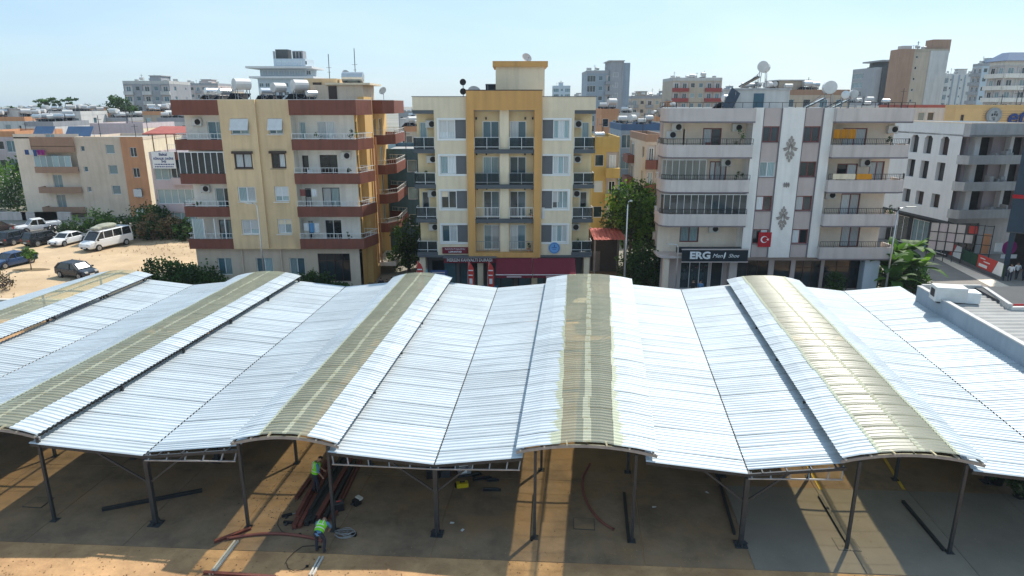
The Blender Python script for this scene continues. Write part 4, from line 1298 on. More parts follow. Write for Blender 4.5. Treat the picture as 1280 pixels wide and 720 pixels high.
# shops under it
S3 = Face(b3, (0, .9, 0), 0, 'mauve')
hs = [(2.0, .35, 4.6, 3.0), (4.75, .1, 5.85, 3.0), (7.1, .4, 9.9, 3.0), (10.4, .1, 11.9, 3.0), (12.3, .4, 14.6, 3.0), (14.9, .4, 18.4, 3.1)]
S3.wall(.2, .1, 19.0, 3.48, hs, name='shop_wall')
for i, h in enumerate(hs): S3.window(*h, 1 if i in (1, 3) else 3, 'frame_white' if i < 2 else 'frame_dark', ('clear_glass',) if i == 0 else ('glass_dark',), d=.03, name='shop_window', trans=i >= 4)
mb = MB(); mb.box(2.0, 2.6, .12, 4.7, 2.7, 3.1); mb.build('display_back', 'interior', b3)
F.box('shop_pier', .2, .1, .7, 3.45, -.3, .2, 'peach_wall'); F.box('shop_pier', 17.9, .1, 19.2, 3.45, -.25, .6, 'pale_blue')
F.box('shop_pier', 6.2, .1, 6.9, 3.45, .3, .89, 'wall_grey')
sg = thing('shop_sign', 'black clothes shop sign with big white letters below the glazed balconies', 'sign', (13.1 + 1.65, 56.2, 0))
mb = MB(); mb.box(0, 0, 3.3, 5.7, .17, 4.32); mb.build('board', 'sign_black', sg)
mb = MB(); mb.box(-.05, -.03, 4.322, 5.75, .17, 4.40); mb.box(-.05, -.03, 3.22, 5.75, .17, 3.298); mb.build('rim', 'mauve', sg)
text(sg, 'ERG', 'sign_white', (1.55, -.02, 3.82), .86, bold=.035, width=1.15)
text(sg, 'Men', 'sign_white', (3.05, -.02, 3.8), .5, shear=.35)
text(sg, 'Shoe', 'sign_white', (4.45, -.02, 3.8), .46, shear=.4)
mb = MB(); n = 14
vs = [(3.68 + .07 * math.sin(2 * math.pi * i / n) + .06 * math.cos(2 * math.pi * i / n), -.02, 3.84 + .3 * math.cos(2 * math.pi * i / n)) for i in range(n)]
mb.add(vs + [(v[0], .0, v[2]) for v in vs], [tuple(range(n))] + [(i, n + i, n + (i + 1) % n, (i + 1) % n) for i in range(n)])
mb.build('emblem', 'sign_white', sg)
# mannequins behind the glass, red hats above
for i, (u, m, lb) in enumerate(((2.5, 'shirt_white', 'mannequin in a grey shirt, left in the clothes shop window'), (3.2, 'cloth_teal', 'mannequin in a turquoise shirt, middle of the clothes shop window'), (4.0, 'cloth_teal', 'mannequin in a turquoise shirt beside the shop door'))):
    t = thing('mannequin', lb, 'mannequin', (13.1 + u, 58.35, .12), 0, 'mannequins in the clothes shop')
    mb = MB()
    mb.tube([(0, 0, 1.0), (0, 0, 1.25), (0, 0, 1.6), (0, 0, 1.72)], [.17, .16, .22, .1], 10)
    for sx in (-1, 1): mb.tube([(sx * .21, 0, 1.62), (sx * .29, 0, 1.35), (sx * .27, -.05, 1.08)], [.075, .06, .05], 8)
    mb.build('shirt', m, t, smooth=True)
    mb = MB()
    for sx in (-1, 1): mb.tube([(sx * .09, 0, 1.02), (sx * .1, 0, .5), (sx * .1, 0, .05)], [.1, .075, .06], 8)
    mb.build('trousers', 'denim', t, smooth=True)
    mb = MB(); mb.sphere((0, 0, 1.88), .09, .1, .13); mb.build('head', 'tank_white', t, smooth=True)
    h = thing('red_cap', ['red cap hanging left in the shop window', 'red cap hanging in the middle of the shop window', 'red cap hanging nearest the shop door'][i], 'cap', (13.1 + u + .35, 58.25, 2.35), 0, 'red caps in the shop window')
    mb = MB(); mb.sphere((0, 0, 0), .15, .15, .13); mb.build('crown', 'banner_red', h, smooth=True)
    mb = MB(); mb.tube([(0, -.1, -.04), (0, -.12, -.06)], [.17, .17], 12); mb.build('brim', 'banner_red', h)
# flag on the lowest middle window
fl = thing('flag', 'red flag with white crescent and star hanging on the mauve strip', 'flag', (13.1 + 8.35, 56.87, 0))
mb = MB()
for i in range(9):
    for j in range(2): mb.v.append((i * .14, .02 * math.sin(i * 1.3), 4.45 + j * 1.3))
mb.add([], []); mb.f = [(2 * i, 2 * i + 2, 2 * i + 3, 2 * i + 1) for i in range(8)]; mb.m = [0] * 8
mb.build('cloth', 'flag_red', fl)
mb = MB(); n = 20; vs = []
for i in range(n + 1):
    a = R(40) + R(280) * i / n
    vs += [(.5 + .30 * math.cos(a), -.035, 5.12 + .30 * math.sin(a)), (.56 + .235 * math.cos(R(30) + R(300) * i / n), -.035, 5.12 + .235 * math.sin(R(30) + R(300) * i / n))]
mb.add(vs, [(2 * i, 2 * i + 1, 2 * i + 3, 2 * i + 2) for i in range(n)]); mb.build('crescent', 'sign_white', fl)
mb = MB(); vs = [(.82, -.035, 5.12)]
for i in range(10):
    r = .14 if i % 2 == 0 else .056; a = math.pi + i * math.pi / 5
    vs.append((.82 + r * math.cos(a), -.035, 5.12 + r * math.sin(a)))
mb.add(vs, [(0, 1 + i, 1 + (i + 1) % 10) for i in range(10)]); mb.build('star', 'sign_white', fl)
# roof house and tanks
mb = MB(); mb.box(7.0, 5, 15.7, 11.8, 9, 17.7); mb.build('roof_house', 'city_white', b3)
mb = MB(); mb.box(6.9, 4.9, 17.702, 11.9, 9.1, 17.85); mb.build('roof_house_slab', 'grey_conc', b3)
mb = MB(); mb.box(8.6, 4.93, 15.8, 9.5, 5.02, 17.4); mb.build('roof_door', 'teal_wall', b3)
for (u, d, z, k, s, rz, lb) in ((9.9, 6.8, 17.85, 'big', 1.0, 1.1, 'tall standing tank heater on top of the white roof house'),
                                (6.3, 5.0, 15.75, 'steel', .8, .4, 'low heater left of the white roof house with sloping panel'),
                                (15.75, 6.0, 15.75, 'big', 1.15, 1.25, 'large round ended tank heater right of the ornament strip roof'),
                                (17.4, 6.2, 15.75, 'steel', 1.0, 1.1, 'steel tank heater second from the right on the mauve house'),
                                (18.3, 6.6, 15.75, 'white', 1.05, 1.2, 'white round ended heater at the right end of the mauve house')):
    heater((13.1 + u, 57 + d, z), rz, lb, 'solar heaters on the mauve house', k, s)
t = thing('roof_panel', 'single dark solar panel tilted steeply left of the roof house of the mauve building', 'solar panel', (13.1 + 5.9, 60.5, 15.75))
mb = MB(); mb.beam((0, .4, .3), (.9, 1.0, 1.9), 1.0, .06, up=(0, 1, .3)); mb.build('panel', 'solar', t)
mb = MB(); mb.beam((.85, .9, 0), (.85, .9, 1.8), .05); mb.build('stand', 'steel_grey', t)
laundry((13.1 + 13.95, 57.3, ZC[3] + 2.25), 1.9, 3, ['cloth_orange'], 'orange cloths hung up on the top right balcony of the mauve house')
t = thing('draped_cloth', 'pale yellow and orange cloths draped over the balcony rail of the mauve house', 'cloth', (13.1 + 13.9, 56.42, ZC[2] + 1.05))
for a, b, m in ((0, 1.9, 'cream'), (2.0, 3.3, 'cloth_orange')):
    mb = MB(); vs = []
    for q in range(7):
        x = lerp(a, b, q / 6); y = -.05 + .02 * math.sin(q * 2.0)
        vs += [(x, y + .1, .47), (x, y, .48), (x, y - .03, .02)]
    mb.add(vs, sum([[(3 * q, 3 * q + 1, 3 * q + 4, 3 * q + 3), (3 * q + 1, 3 * q + 2, 3 * q + 5, 3 * q + 4)] for q in range(6)], [])); mb.build('cloth', m, t)

# ================================================================ other houses: one kit, each with its own plan
def win2(w, h, frame, pane, n=1):
    key = ('w2', round(w, 2), round(h, 2), frame, pane, n)
    if key not in _cache:
        mb = MB(); b = .07
        mb.box(0, .04, 0, w, .13, b); mb.box(0, .04, h - b, w, .13, h); mb.box(0, .042, b, b, .128, h - b); mb.box(w - b, .042, b, w, .128, h - b)
        for i in range(1, n): mb.box(w * i / n - .03, .044, b, w * i / n + .03, .126, h - b)
        mb.box(b * .5, .09, b * .5, w - b * .5, .1, h - b * .5, 1)
        _cache[key] = mb.mesh('window', [frame, pane])
    return _cache[key]

def block(name, label, cat, px0, px1, pyt, Y, depth, wall, cols, band=None, zvis=0.0, fh=3.0, group=None, frame='frame_white',
          panes=('glass_dark', 'glass_blue', 'curtain_teal'), side=None, side_cols='w w', stair=True, rz=0.0, parapet=.9, winw=1.3, side_wall=None,
          par_mat=None, roofmat='roof_grey'):
    zt = at_y((px0 + px1) / 2, pyt, Y).z
    x0, x1 = xa(px0, Y, zt), xa(px1, Y, zt)
    W = x1 - x0
    nf = max(1, int((zt - parapet) / fh)); base = zt - parapet - nf * fh
    r = thing(name, label, cat, (x0, Y, 0), rz, group)
    side = side or ('right' if x0 + x1 < 0 else 'left')
    def face(org, a, wd, pattern, mat):
        f = Face(r, org, a, mat)
        n = len(pattern); cw = wd / n
        holes, todo = [], []
        for k in range(nf):
            z = base + k * fh
            if z + fh < zvis: continue
            for i, c in enumerate(pattern):
                u = (i + .5) * cw
                if c == 'w':
                    w = min(winw, cw * .7); holes.append((u - w / 2, z + .95, u + w / 2, z + 2.3)); todo.append(('w', holes[-1]))
                elif c == 's':
                    holes.append((u - .3, z + 1.3, u + .3, z + 2.1)); todo.append(('w', holes[-1]))
                elif c == 'g':
                    holes.append((u - cw * .46, z + .5, u + cw * .46, z + 2.4)); todo.append(('w', holes[-1]))
                elif c in 'bB':
                    holes.append((u - cw * .46, z + .05, u + cw * .46, z + 2.6)); todo.append((c, holes[-1]))
        f.wall(0, 0, wd, zt - .02, holes, depth=.2)
        for c, h in todo:
            w, hh = h[2] - h[0], h[3] - h[1]
            if c == 'w':
                f.put('window', win2(w, hh, frame, random.choice(panes), max(1, round(w / .9))), h[0], h[1], .06)
            else:
                # a loggia: back wall, door, parapet band standing proud
                f.wall(h[0], h[1], h[2], h[3], [], d=.199, mat='wall_grey' if wall != 'wall_grey' else 'city_white', name='loggia_wall')
                f.put('balcony_door', win2(min(1.5, w * .55), 2.1, frame, random.choice(panes), 2), h[0] + w * .25, h[1] + .1, .05)
                f.box('balcony', h[0] - .1, h[1] - .35, h[2] + .1, h[1] + .75, -.9 if c == 'B' else -.5, -.01, band or wall)
    face((0, 0, 0), 0, W, cols, wall)
    sw = side_wall or wall
    if side == 'right':
        face((W, 0, 0), math.pi / 2, depth, side_cols.replace(' ', '_'), sw); Face(r, (0, depth, 0), -math.pi / 2, wall).wall(0, 0, depth, zt - .02)
    else:
        face((0, depth, 0), -math.pi / 2, depth, side_cols.replace(' ', '_'), sw); Face(r, (W, 0, 0), math.pi / 2, wall).wall(0, 0, depth, zt - .02)
    Face(r, (W, depth, 0), math.pi, wall).wall(0, 0, W, zt - .02)
    mb = MB(); mb.strip([(-.03, -.03), (W + .03, -.03), (W + .03, depth + .03), (-.03, depth + .03)], zt - parapet, zt, .2, closed=True)
    mb.build('parapet', par_mat or band or wall, r)
    mb = MB(); mb.box(.18, .18, zt - parapet - .1, W - .18, depth - .18, zt - parapet + .03); mb.build('roof', roofmat, r)
    for q in range(3 if W > 8 else 1):
        ax, h_ = W * random.uniform(.1, .9), random.uniform(1.2, 3.0)
        mb = MB(); mb.tube([(ax, depth * .4, zt - parapet), (ax, depth * .4, zt - parapet + h_ + parapet)], .05, 5); mb.beam((ax - .5, depth * .4, zt + h_ * .8), (ax + .5, depth * .4, zt + h_ * .8), .05); mb.build('aerial', 'steel_dark', r)
    if stair:
        sx = W * random.uniform(.35, .6)
        mb = MB(); mb.box(sx - W * .12, depth * .35, zt - parapet, sx + W * .12, depth * .8, zt + 1.6); mb.build('stair_tower', wall, r)
        mb = MB(); mb.box(sx - W * .14, depth * .33, zt + 1.601, sx + W * .14, depth * .82, zt + 1.8); mb.build('stair_tower_roof', 'grey_conc', r)
    return r, x0, x1, zt, zt - parapet

def place_heaters(info, Y, depth, n, label, group, s=(0.8, 1.1), kinds=('white', 'white', 'steel', 'big'), near=.2):
    r, x0, x1, zt, zr = info
    for i in range(n):
        u = (i + random.uniform(.2, .8)) / n
        heater((lerp(x0 + .8, x1 - .8, u), Y + depth * random.uniform(near, .75), zr + .03), random.uniform(-.4, 1.0), label, group, random.choice(kinds), random.uniform(*s))

# --- near neighbours of the three big houses
i_ = block('apartment_house', 'plain teal grey rendered house in the gap left of the cream house', 'apartment house', 470, 558, 186, 74, 12, 'teal_wall', '__w_w', side='right', side_cols='__', stair=False, zvis=2, band=None, parapet=.5)
i_ = block('apartment_house', 'yellow house with white shutters tucked behind the right side of the cream house', 'apartment house', 742, 775, 171, 78, 9, 'yellow_wall', 'wB', zvis=0, side='right', side_cols='w w', stair=False, band='yellow_wall', panes=('curtain', 'glass_dark'), parapet=1.3, winw=1.6)
heater((i_[1] + 1, 81, i_[4]), .5, 'heater with bright tank on the yellow house beside the cream house', 'solar heaters on middle roofs', 'steel', .9)
i_ = block('apartment_house', 'grey blue house with navy bands behind the trees in the right gap', 'apartment house', 777, 836, 155, 98, 12, 'blue_grey', 'gwwg', band='blue_band', zvis=3, side='left', side_cols='ww', stair=False, winw=1.7, par_mat='blue_band')
place_heaters(i_, 98, 12, 4, 'tank heater on the navy banded house in the right gap', 'solar heaters on the navy banded house')
i_ = block('apartment_house', 'narrow beige house with brown balconies squeezed left of the mauve house', 'apartment house', 809, 834, 168, 84, 12, 'beige', 'BB', band='brown', zvis=2, side='left', side_cols='B w', stair=False, par_mat='city_brown')
i_ = block('house', 'small salmon pink house below the blue grey tower', 'house', 752, 774, 136, 115, 8, 'terracotta', 'ws', zvis=6, side='left', side_cols='w', stair=False)
place_heaters(i_, 115, 8, 2, 'tank heater on the small salmon pink house', 'solar heaters on the salmon house')

# --- far towers
def tower(label, *a, **k): return block('tower_block', label, 'tower block', *a, **k)
i_ = tower('grey white tower with dark glazed balconies standing alone at the far left', 153, 211, 101, 215, 14, 'city_grey', 'bwbwb', band='city_white', zvis=8, side='right', side_cols='ws', panes=('glass_dark', 'glass_blue'))
place_heaters(i_, 215, 14, 6, 'tank on the roof of the lone grey tower at far left', 'tanks on the lone grey tower')
i_ = tower('mauve grey pair of slab blocks behind the tan house left end', 221, 272, 104, 300, 14, 'mauve', 'bwwbwwb', band='city_grey', zvis=12, side='right', side_cols='ws')
place_heaters(i_, 300, 14, 6, 'tank on the mauve grey slab block', 'tanks on the mauve slab')
i_ = tower('pale blue stepped hotel with projecting ledges behind the tank row', 322, 384, 98, 250, 16, 'pale_blue', 'wwwwwwww', zvis=10, side='right', side_cols='www', stair=False, panes=('glass_blue', 'glass_dark'), winw=2.0)
r, x0, x1, zt, zr = i_
W = x1 - x0
for z0, z1, a, b, m in ((zt, zt + .7, -2.6, 2.6, 'white_new'), (zt + .7, zt + 3.4, .3, -.6, 'pale_blue'), (zt + 3.4, zt + 4.1, -3.4, 2.4, 'white_new'), (zt + 4.1, zt + 7.0, 4.8, -1.5, 'pale_blue')):
    mb = MB(); mb.box(a, a * .5 + (2 if a > 0 else 0), z0 + .002, W + b, 15, z1); mb.build('ledge' if z1 - z0 < 1 else 'upper_storey', m, r)
for i in range(9): ob('window', win2(1.9, 1.5, 'frame_white', 'glass_dark', 2), r, (1.2 + i * 1.95, .3 * .5 + 2 - .06, zt + 1.3))
for i in range(6): ob('window', win2(1.4, 1.3, 'frame_white', 'glass_blue', 2), r, (6 + i * 1.9, 4.8 * .5 + 2 - .06, zt + 4.9))
mb = MB(); mb.box(5.2, 6, zt + 7, 9.8, 10, zt + 10.3); mb.build('roof_screen', 'roof_dark', r)
mb = MB(); mb.box(11.3, 6, zt + 7, 15.2, 10, zt + 9.8); mb.build('roof_screen', 'city_grey', r)
for i in range(3):
    mb = MB(); mb.box(11.6 + i * 1.2, 5.9, zt + 7.3, 12.3 + i * 1.2, 5.99, zt + 9.4); mb.build('screen_panel', 'roof_dark', r)
mb = MB(); mb.box(4.6, 5, zt + 7, 5.1, 6, zt + 9.6); mb.build('roof_post', 'city_grey', r)
tower('small distant blue glass tower right of the ochre stair tower', 692, 713, 107, 380, 12, 'pale_blue', 'gwg', zvis=16, side='left', side_cols='g', panes=('glass_blue',))
i_ = tower('tall blue grey tower with a darker stair shaft right of the cream house', 734, 780, 88, 215, 16, 'blue_grey', 'gwBs', band='city_grey', zvis=6, side='left', side_cols='ww', stair=False, panes=('glass_dark', 'glass_blue'))
r, x0, x1, zt, zr = i_
W = x1 - x0
mb = MB(); mb.box(W * .62, -.8, 0, W * .98, 12, zt + 2.6); mb.build('stair_shaft', 'city_grey', r)
mb = MB(); mb.box(W * .985, -.3, 0, W * 1.16, 12, zt + 2.2); mb.build('stair_shaft', 'blue_grey', r)
mb = MB(); mb.box(W * .56, -1.2, zt + 2.602, W * 1.0, 11, zt + 2.9); mb.build('shaft_roof', 'city_white', r)
for k in range(6): ob('window', win2(1.6, 1.3, 'frame_white', 'glass_dark', 2), r, (W * .7, -.86, zt - 2 - k * 3))
place_heaters((r, x0, x0 + W * .5, zt, zr), 215, 12, 2, 'tank on the blue grey tower beside the shaft', 'tanks on the blue grey tower')
i_ = tower('beige five storey block with rooftop clutter between the blue tower and red banded tower', 789, 836, 120, 250, 14, 'city_beige', 'bwbwb', band='city_grey', zvis=5, side='left', side_cols='ws')
place_heaters(i_, 250, 14, 7, 'tank on the beige block behind the right gap', 'tanks on the beige block')
i_ = tower('white tower with red balcony bands behind the mauve house left corner', 841, 903, 97, 215, 14, 'city_beige', 'BBwwBB', band='red_band', zvis=8, side='right', side_cols='_', par_mat='city_white', stair=False)
place_heaters(i_, 215, 14, 8, 'tank on the white tower with red bands', 'tanks on the red banded tower', near=.1)
i_ = block('apartment_house', 'brownish house whose cluttered roof shows above the mauve house', 'apartment house', 938, 1062, 112, 120, 14, 'city_beige', 'wBwwBw', band='city_brown', zvis=12, side='left', side_cols='ww', par_mat='city_brown')
place_heaters(i_, 120, 14, 14, 'tank among the clutter on the brownish roof above the mauve house', 'tanks on the brownish roof', s=(.9, 1.3))
i_ = tower('slate grey tower with flat cap left of the beige tower', 1096, 1134, 84, 235, 16, 'city_grey', '_gwg', zvis=12, side='left', side_cols='g_', stair=False, panes=('glass_blue', 'glass_dark'))
r, x0, x1, zt, zr = i_; W = x1 - x0
mb = MB(); mb.box(W * .18, -.7, 0, W * .42, 10, zt + .4); mb.build('dark_shaft', 'roof_dark', r)
mb = MB(); mb.box(W * .1, -1.2, zt + 1.8, W * 1.05, 12, zt + 2.3); mb.build('flat_cap', 'city_grey', r)
mb = MB(); mb.box(W * .3, 1, zt - .2, W * .95, 11, zt + 1.8); mb.build('cap_storey', 'slab_grey', r)
i_ = tower('tall beige and brown tower with few windows, highest at the right', 1127, 1186, 61, 200, 5, 'city_beige', '__s_s__', zvis=12, side='left', side_cols='_w', stair=False, side_wall='city_brown', panes=('glass_dark', 'glass_blue'))
r, x0, x1, zt, zr = i_; W = x1 - x0
mb = MB(); mb.box(-.4, -.35, 0, W * .27, 4.9, zt - .1); mb.build('brown_panel', 'city_brown', r)
mb = MB(); mb.box(W * .62, -.25, 0, W + .1, 4.9, zt - .5); mb.build('grey_panel', 'city_white', r)
mb = MB(); mb.box(W * .70, 1, zt - 1, W + 1.0, 4.8, zt + 2.6); mb.build('lift_tower', 'city_brown', r)
mb = MB(); mb.box(W * .1, 2, zt - 1, W * .3, 4.5, zt + 1.0); mb.build('roof_house', 'city_white', r)
place_heaters((r, x0 + W * .3, x0 + W * .7, zt, zr), 200, 5, 3, 'tank on the tall beige and brown tower', 'tanks on the beige tower')
i_ = tower('white tower with thin vertical stripes behind the orange roof building', 1187, 1232, 92, 260, 5, 'city_white', 's_s_s_g', zvis=10, side='left', side_cols='gg', panes=('glass_dark', 'glass_blue'))
r, x0, x1, zt, zr = i_; W = x1 - x0
for i in range(5):
    mb = MB(); mb.box(W * (.1 + .17 * i), -.25, 2, W * (.1 + .17 * i) + .35, -.005, zt - .5); mb.build('stripe', 'blue_grey', r)
place_heaters(i_, 260, 5, 5, 'tank on the white striped tower', 'tanks on the striped tower')
i_ = tower('pale blue white tower right of the striped white tower', 1229, 1258, 79, 235, 5, 'pale_blue', 'wsw', zvis=10, side='left', side_cols='BB', band='city_grey', stair=True, panes=('glass_dark',))
place_heaters(i_, 235, 5, 4, 'tank on the pale blue white tower', 'tanks on the pale blue tower')
i_ = tower('cream tower with deep ringed balconies cut by the right picture edge', 1258, 1310, 76, 180, 6, 'city_white', 'BBB', band='wall_white', zvis=9, side='left', side_cols='BB', stair=False, panes=('glass_dark', 'curtain_teal'))
r, x0, x1, zt, zr = i_; W = x1 - x0
mb = MB(); mb.add([(-1, -1.5, zt), (W + 1, -1.5, zt), (W + 1, 7, zt), (-1, 7, zt), (2, 2, zt + 2.2), (W - 2, 2, zt + 2.2), (W - 2, 5, zt + 2.2), (2, 5, zt + 2.2)],
                  [(0, 3, 2, 1), (4, 5, 6, 7), (0, 1, 5, 4), (1, 2, 6, 5), (2, 3, 7, 6), (3, 0, 4, 7)]); mb.build('hipped_roof', 'blue_band', r)

for a in ((196, 222, 122, 330, 'city_white', 'wbw', 'white far block half hidden right of the lone grey tower'), (1238, 1262, 108, 290, 'city_white', 'bwb', 'white far block low between the pale blue and cream towers'), (908, 926, 112, 330, 'blue_grey', 'wbw', 'thin blue grey far block left of the brownish roof clutter'), (1084, 1100, 108, 360, 'city_white', 'wb', 'small white far block touching the slate tower'), (756, 792, 128, 240, 'city_white', 'wbw', 'white mid block between the blue grey tower and beige block'),
          (384, 404, 116, 320, 'city_white', 'wbw', 'white block peeping out right of the stepped hotel'), (1062, 1097, 119, 300, 'pale_blue', 'wwbw', 'pale far block between the mauve house tanks and the slate tower'),
          (1180, 1198, 97, 340, 'city_grey', 'bwb', 'thin grey far block right of the tall beige tower'), (904, 938, 121, 270, 'city_beige', 'wbwb', 'beige far block right of the red banded tower'),
          (716, 736, 121, 320, 'city_white', 'wbw', 'white far block left of the blue grey tower'), (824, 842, 118, 330, 'city_grey', 'wbw', 'grey far block between the beige block and the red banded tower'),
          (268, 292, 112, 360, 'city_beige', 'wbw', 'beige far block right of the mauve slab'), (838, 850, 134, 180, 'terracotta', 'w', 'orange sliver of a house above the mauve house roof edge')):
    i_ = tower(a[6], a[0], a[1], a[2], a[3], 14, a[4], a[5], band='city_grey', zvis=8, side=None, side_cols='ws')
    place_heaters(i_, a[3], 14, 3, 'tank on the ' + a[6], 'tanks on far blocks')

# --- white unfinished house at the right
u5 = thing('unfinished_house', 'white unfinished house with empty dark window openings and bare concrete balconies', 'unfinished house', (47.7, 72, 0), R(6.7))
ZU = [4.5, 7.5, 10.3, 13.2]; TU = 14.5
L5 = Face(u5, (0, 11, 0), -math.pi / 2, 'white_new')
hs = []
for k in range(3):
    for u in (3.3, 5.5, 8.0): hs.append((u, ZU[k] + .75, u + 1.25, ZU[k] + (2.75 if k else 2.3)))
L5.wall(0, 3.9, 11, TU, hs, depth=.45)
for h in hs:
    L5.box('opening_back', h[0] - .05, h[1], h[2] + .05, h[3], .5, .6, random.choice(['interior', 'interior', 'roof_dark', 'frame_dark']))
    if h[1] > ZU[2]:
        mb = MB(); w = h[2] - h[0]      # rounded head of the opening
        for sx in (0, 1):
            x = 0 if sx == 0 else w
            mb.add([(x, -.002, 0), (x + (.3 if sx == 0 else -.3), -.002, 0), (x, -.002, -.3), (x, .3, 0), (x + (.3 if sx == 0 else -.3), .3, 0), (x, .3, -.3)], [(0, 1, 2), (3, 5, 4), (1, 4, 5, 2)])
        ob('arch_corner', mb.mesh('arch_corner', 'white_new'), u5, L5.pt(h[0], h[3], 0), L5.a)
F5 = Face(u5, (0, 0, 0), 0, 'grey_conc')
F5.wall(0, ZU[3], 9, TU, [], d=-.9, mat='grey_conc')
mb = MB(); mb.box(0, -.9, ZU[3] - .02, 9, 11, ZU[3] + .15); mb.build('roof_slab', 'grey_conc', u5)
mb = MB(); mb.strip([(0, .0), (0, -.92), (9.1, -.92), (9.1, 6)], ZU[3] + .151, TU, .18); mb.build('parapet', 'grey_conc', u5)
mb = MB(); mb.strip([(-.02, 11.02), (-.02, .0)], TU, TU + .12, .3); mb.build('coping', 'peach_wall', u5)
mb = MB(); mb.strip([(-.02, -.05), (-.02, -.95), (9.12, -.95)], TU, TU + .12, .3); mb.build('coping', 'peach_wall', u5)
for k in range(3):
    mb = MB(); mb.strip([(.02, .4), (-.1, -.3), (.4, -.95), (8.8, -.95), (9.3, -.3), (9.3, 5)], ZU[k], ZU[k] + .95, .15); mb.build('balcony', 'grey_conc', u5)
    mb = MB(); mb.prism([(.05, 1.4), (.05, -.3), (.42, -.8), (8.7, -.8), (9.15, -.3), (9.15, 1.4)], ZU[k] + .01, ZU[k] + .2); mb.build('balcony_slab', 'grey_conc', u5)
    F5.wall(0.02, ZU[k] + .2, 9, ZU[k] + 2.85, [(.25, ZU[k] + .25, 1.5, ZU[k] + 2.7), (3.2, ZU[k] + .25, 4.7, ZU[k] + 2.7), (7.0, ZU[k] + .25, 8.6, ZU[k] + 2.7)], depth=.5, d=1.2, mat='pinkish', name='balcony_wall')
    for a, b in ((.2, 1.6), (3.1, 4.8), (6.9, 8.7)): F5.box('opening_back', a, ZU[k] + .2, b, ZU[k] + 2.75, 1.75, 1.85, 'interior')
    F5.box('pier', 1.9, ZU[k] + .2, 2.5, ZU[k] + 2.85, .3, 1.19, 'white_new'); F5.box('pier', 6.2, ZU[k] + .2, 6.6, ZU[k] + 2.85, .5, 1.19, 'white_new')
    mb = MB()
    for i in range(6):
        x = 3.6 + random.uniform(0, 2.6); mb.box(x, -.6 + random.uniform(0, .5), ZU[k] + .2, x + random.uniform(.2, .6), .3, ZU[k] + random.uniform(.7, 1.5))
    rb = mb.build('building_material', 'grey_conc', u5); rb['kind'] = 'stuff'
Face(u5, (9, 0, 0), math.pi / 2, 'white_new').wall(1.2, 0, 11, TU)
Face(u5, (9, 11, 0), math.pi, 'white_new').wall(0, 0, 9, TU)
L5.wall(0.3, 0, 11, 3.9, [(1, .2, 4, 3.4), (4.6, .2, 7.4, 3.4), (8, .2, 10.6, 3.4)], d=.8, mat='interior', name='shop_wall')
for a, b, m in ((1, 4, 'glass_dark'), (4.6, 7.4, 'glass_blue'), (8, 10.6, 'glass_dark')): L5.put('shop_window', win2(b - a, 3.2, 'frame_white', m, 3), a, .2, .86)
F5.wall(.8, 0, 9, 4.4, [(2, .2, 5, 3.6)], d=1.2, mat='grey_conc', name='shop_wall'); F5.put('shop_window', win2(3, 3.4, 'frame_dark', 'glass_dark', 3), 2, .2, 1.26)
mb = MB(); mb.box(-.05, 0, 3.85, .2, 11, 4.1); mb.build('string_course', 'roof_dark', u5)

# --- dark teal house at the right picture edge, open ground floor
dk = thing('dark_house', 'dark teal clad house at the right edge with a red stripe', 'house', (48.3, 64, 0), R(-37))
D = Face(dk, (0, 0, 0), 0, 'navy_wall')
hs = [(1.5, z, 3.2, z + 1.5) for z in (5.4, 9.0, 12.0)]
D.wall(0, 4.5, 12, 14.6, hs)
for h in hs: D.put('window', win2(1.7, 1.5, 'frame_dark', 'glass_dark', 2), h[0], h[1], .06)
Face(dk, (0, 7, 0), -math.pi / 2, 'navy_wall').wall(0, 4.5, 7, 14.6)
mb = MB(); mb.box(.02, .02, 4.4, 12, 7, 4.55); mb.build('soffit', 'slab_grey', dk)
mb = MB(); mb.box(-.06, -.1, 7.75, 12, -.003, 8.1); mb.build('red_stripe', 'flag_red', dk)
mb = MB(); mb.box(.02, 0, 14.4, 12, 7, 14.62); mb.build('roof', 'roof_dark', dk)
for x in (.3, 5.5): 
    mb = MB(); mb.box(x, .3, 0, x + .45, .75, 4.4); mb.build('column', 'navy_wall', dk)
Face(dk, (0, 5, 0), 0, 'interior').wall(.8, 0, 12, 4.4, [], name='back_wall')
t = thing('shop_poster', 'round magenta and white shop poster under the dark teal house', 'poster', (50.6, 66.2, 1.9))
mb = MB(); mb.tube([(0, -.04, .5), (0, 0, .5)], .75, 20); mb.build('disc', 'cloth_magenta', t)
mb = MB(); mb.box(-1.5, -.05, .1, -.75, 0, 1.0); mb.box(-.7, -.06, -.6, .9, 0, -.2); mb.build('panel', 'sign_white', t)

# --- orange rooftop building with blue letters and a round badge
i_ = block('sign_building', 'orange roof storey carrying big blue letters and a grey round badge', 'building', 1196, 1330, 131, 100, 2.5, 'orange_wall', '______', zvis=30, side='left', side_cols='_', stair=False, parapet=.5, par_mat='orange_wall')
r, x0, x1, zt, zr = i_
ob('window', win2(.35, 2.0, 'frame_dark', 'glass_dark'), r, (.9, -.14, zt - 3.4))
bd = thing('round_badge', 'grey round badge standing on the orange building next to blue letters', 'sign', (x0 + 5.5, 99.75, zt - 1.5))
mb = MB(); mb.tube([(0, -.08, 0), (0, .12, 0)], 1.12, 28); mb.build('disc', 'steel_grey', bd)
mb = MB(); mb.tube([(0, -.13, 0), (0, -.07, 0)], .85, 24); mb.build('inner_disc', 'grey_conc', bd)
mb = MB()
for x, z, w, h in ((-.35, .1, .2, .35), (0, .15, .25, .3), (.33, .1, .18, .4), (-.1, -.35, .5, .12), (.1, .5, .4, .14), (0, -.6, .3, .14)): mb.box(x - w / 2, -.16, z - h / 2, x + w / 2, -.131, z + h / 2)
mb.build('relief', 'roof_dark', bd)
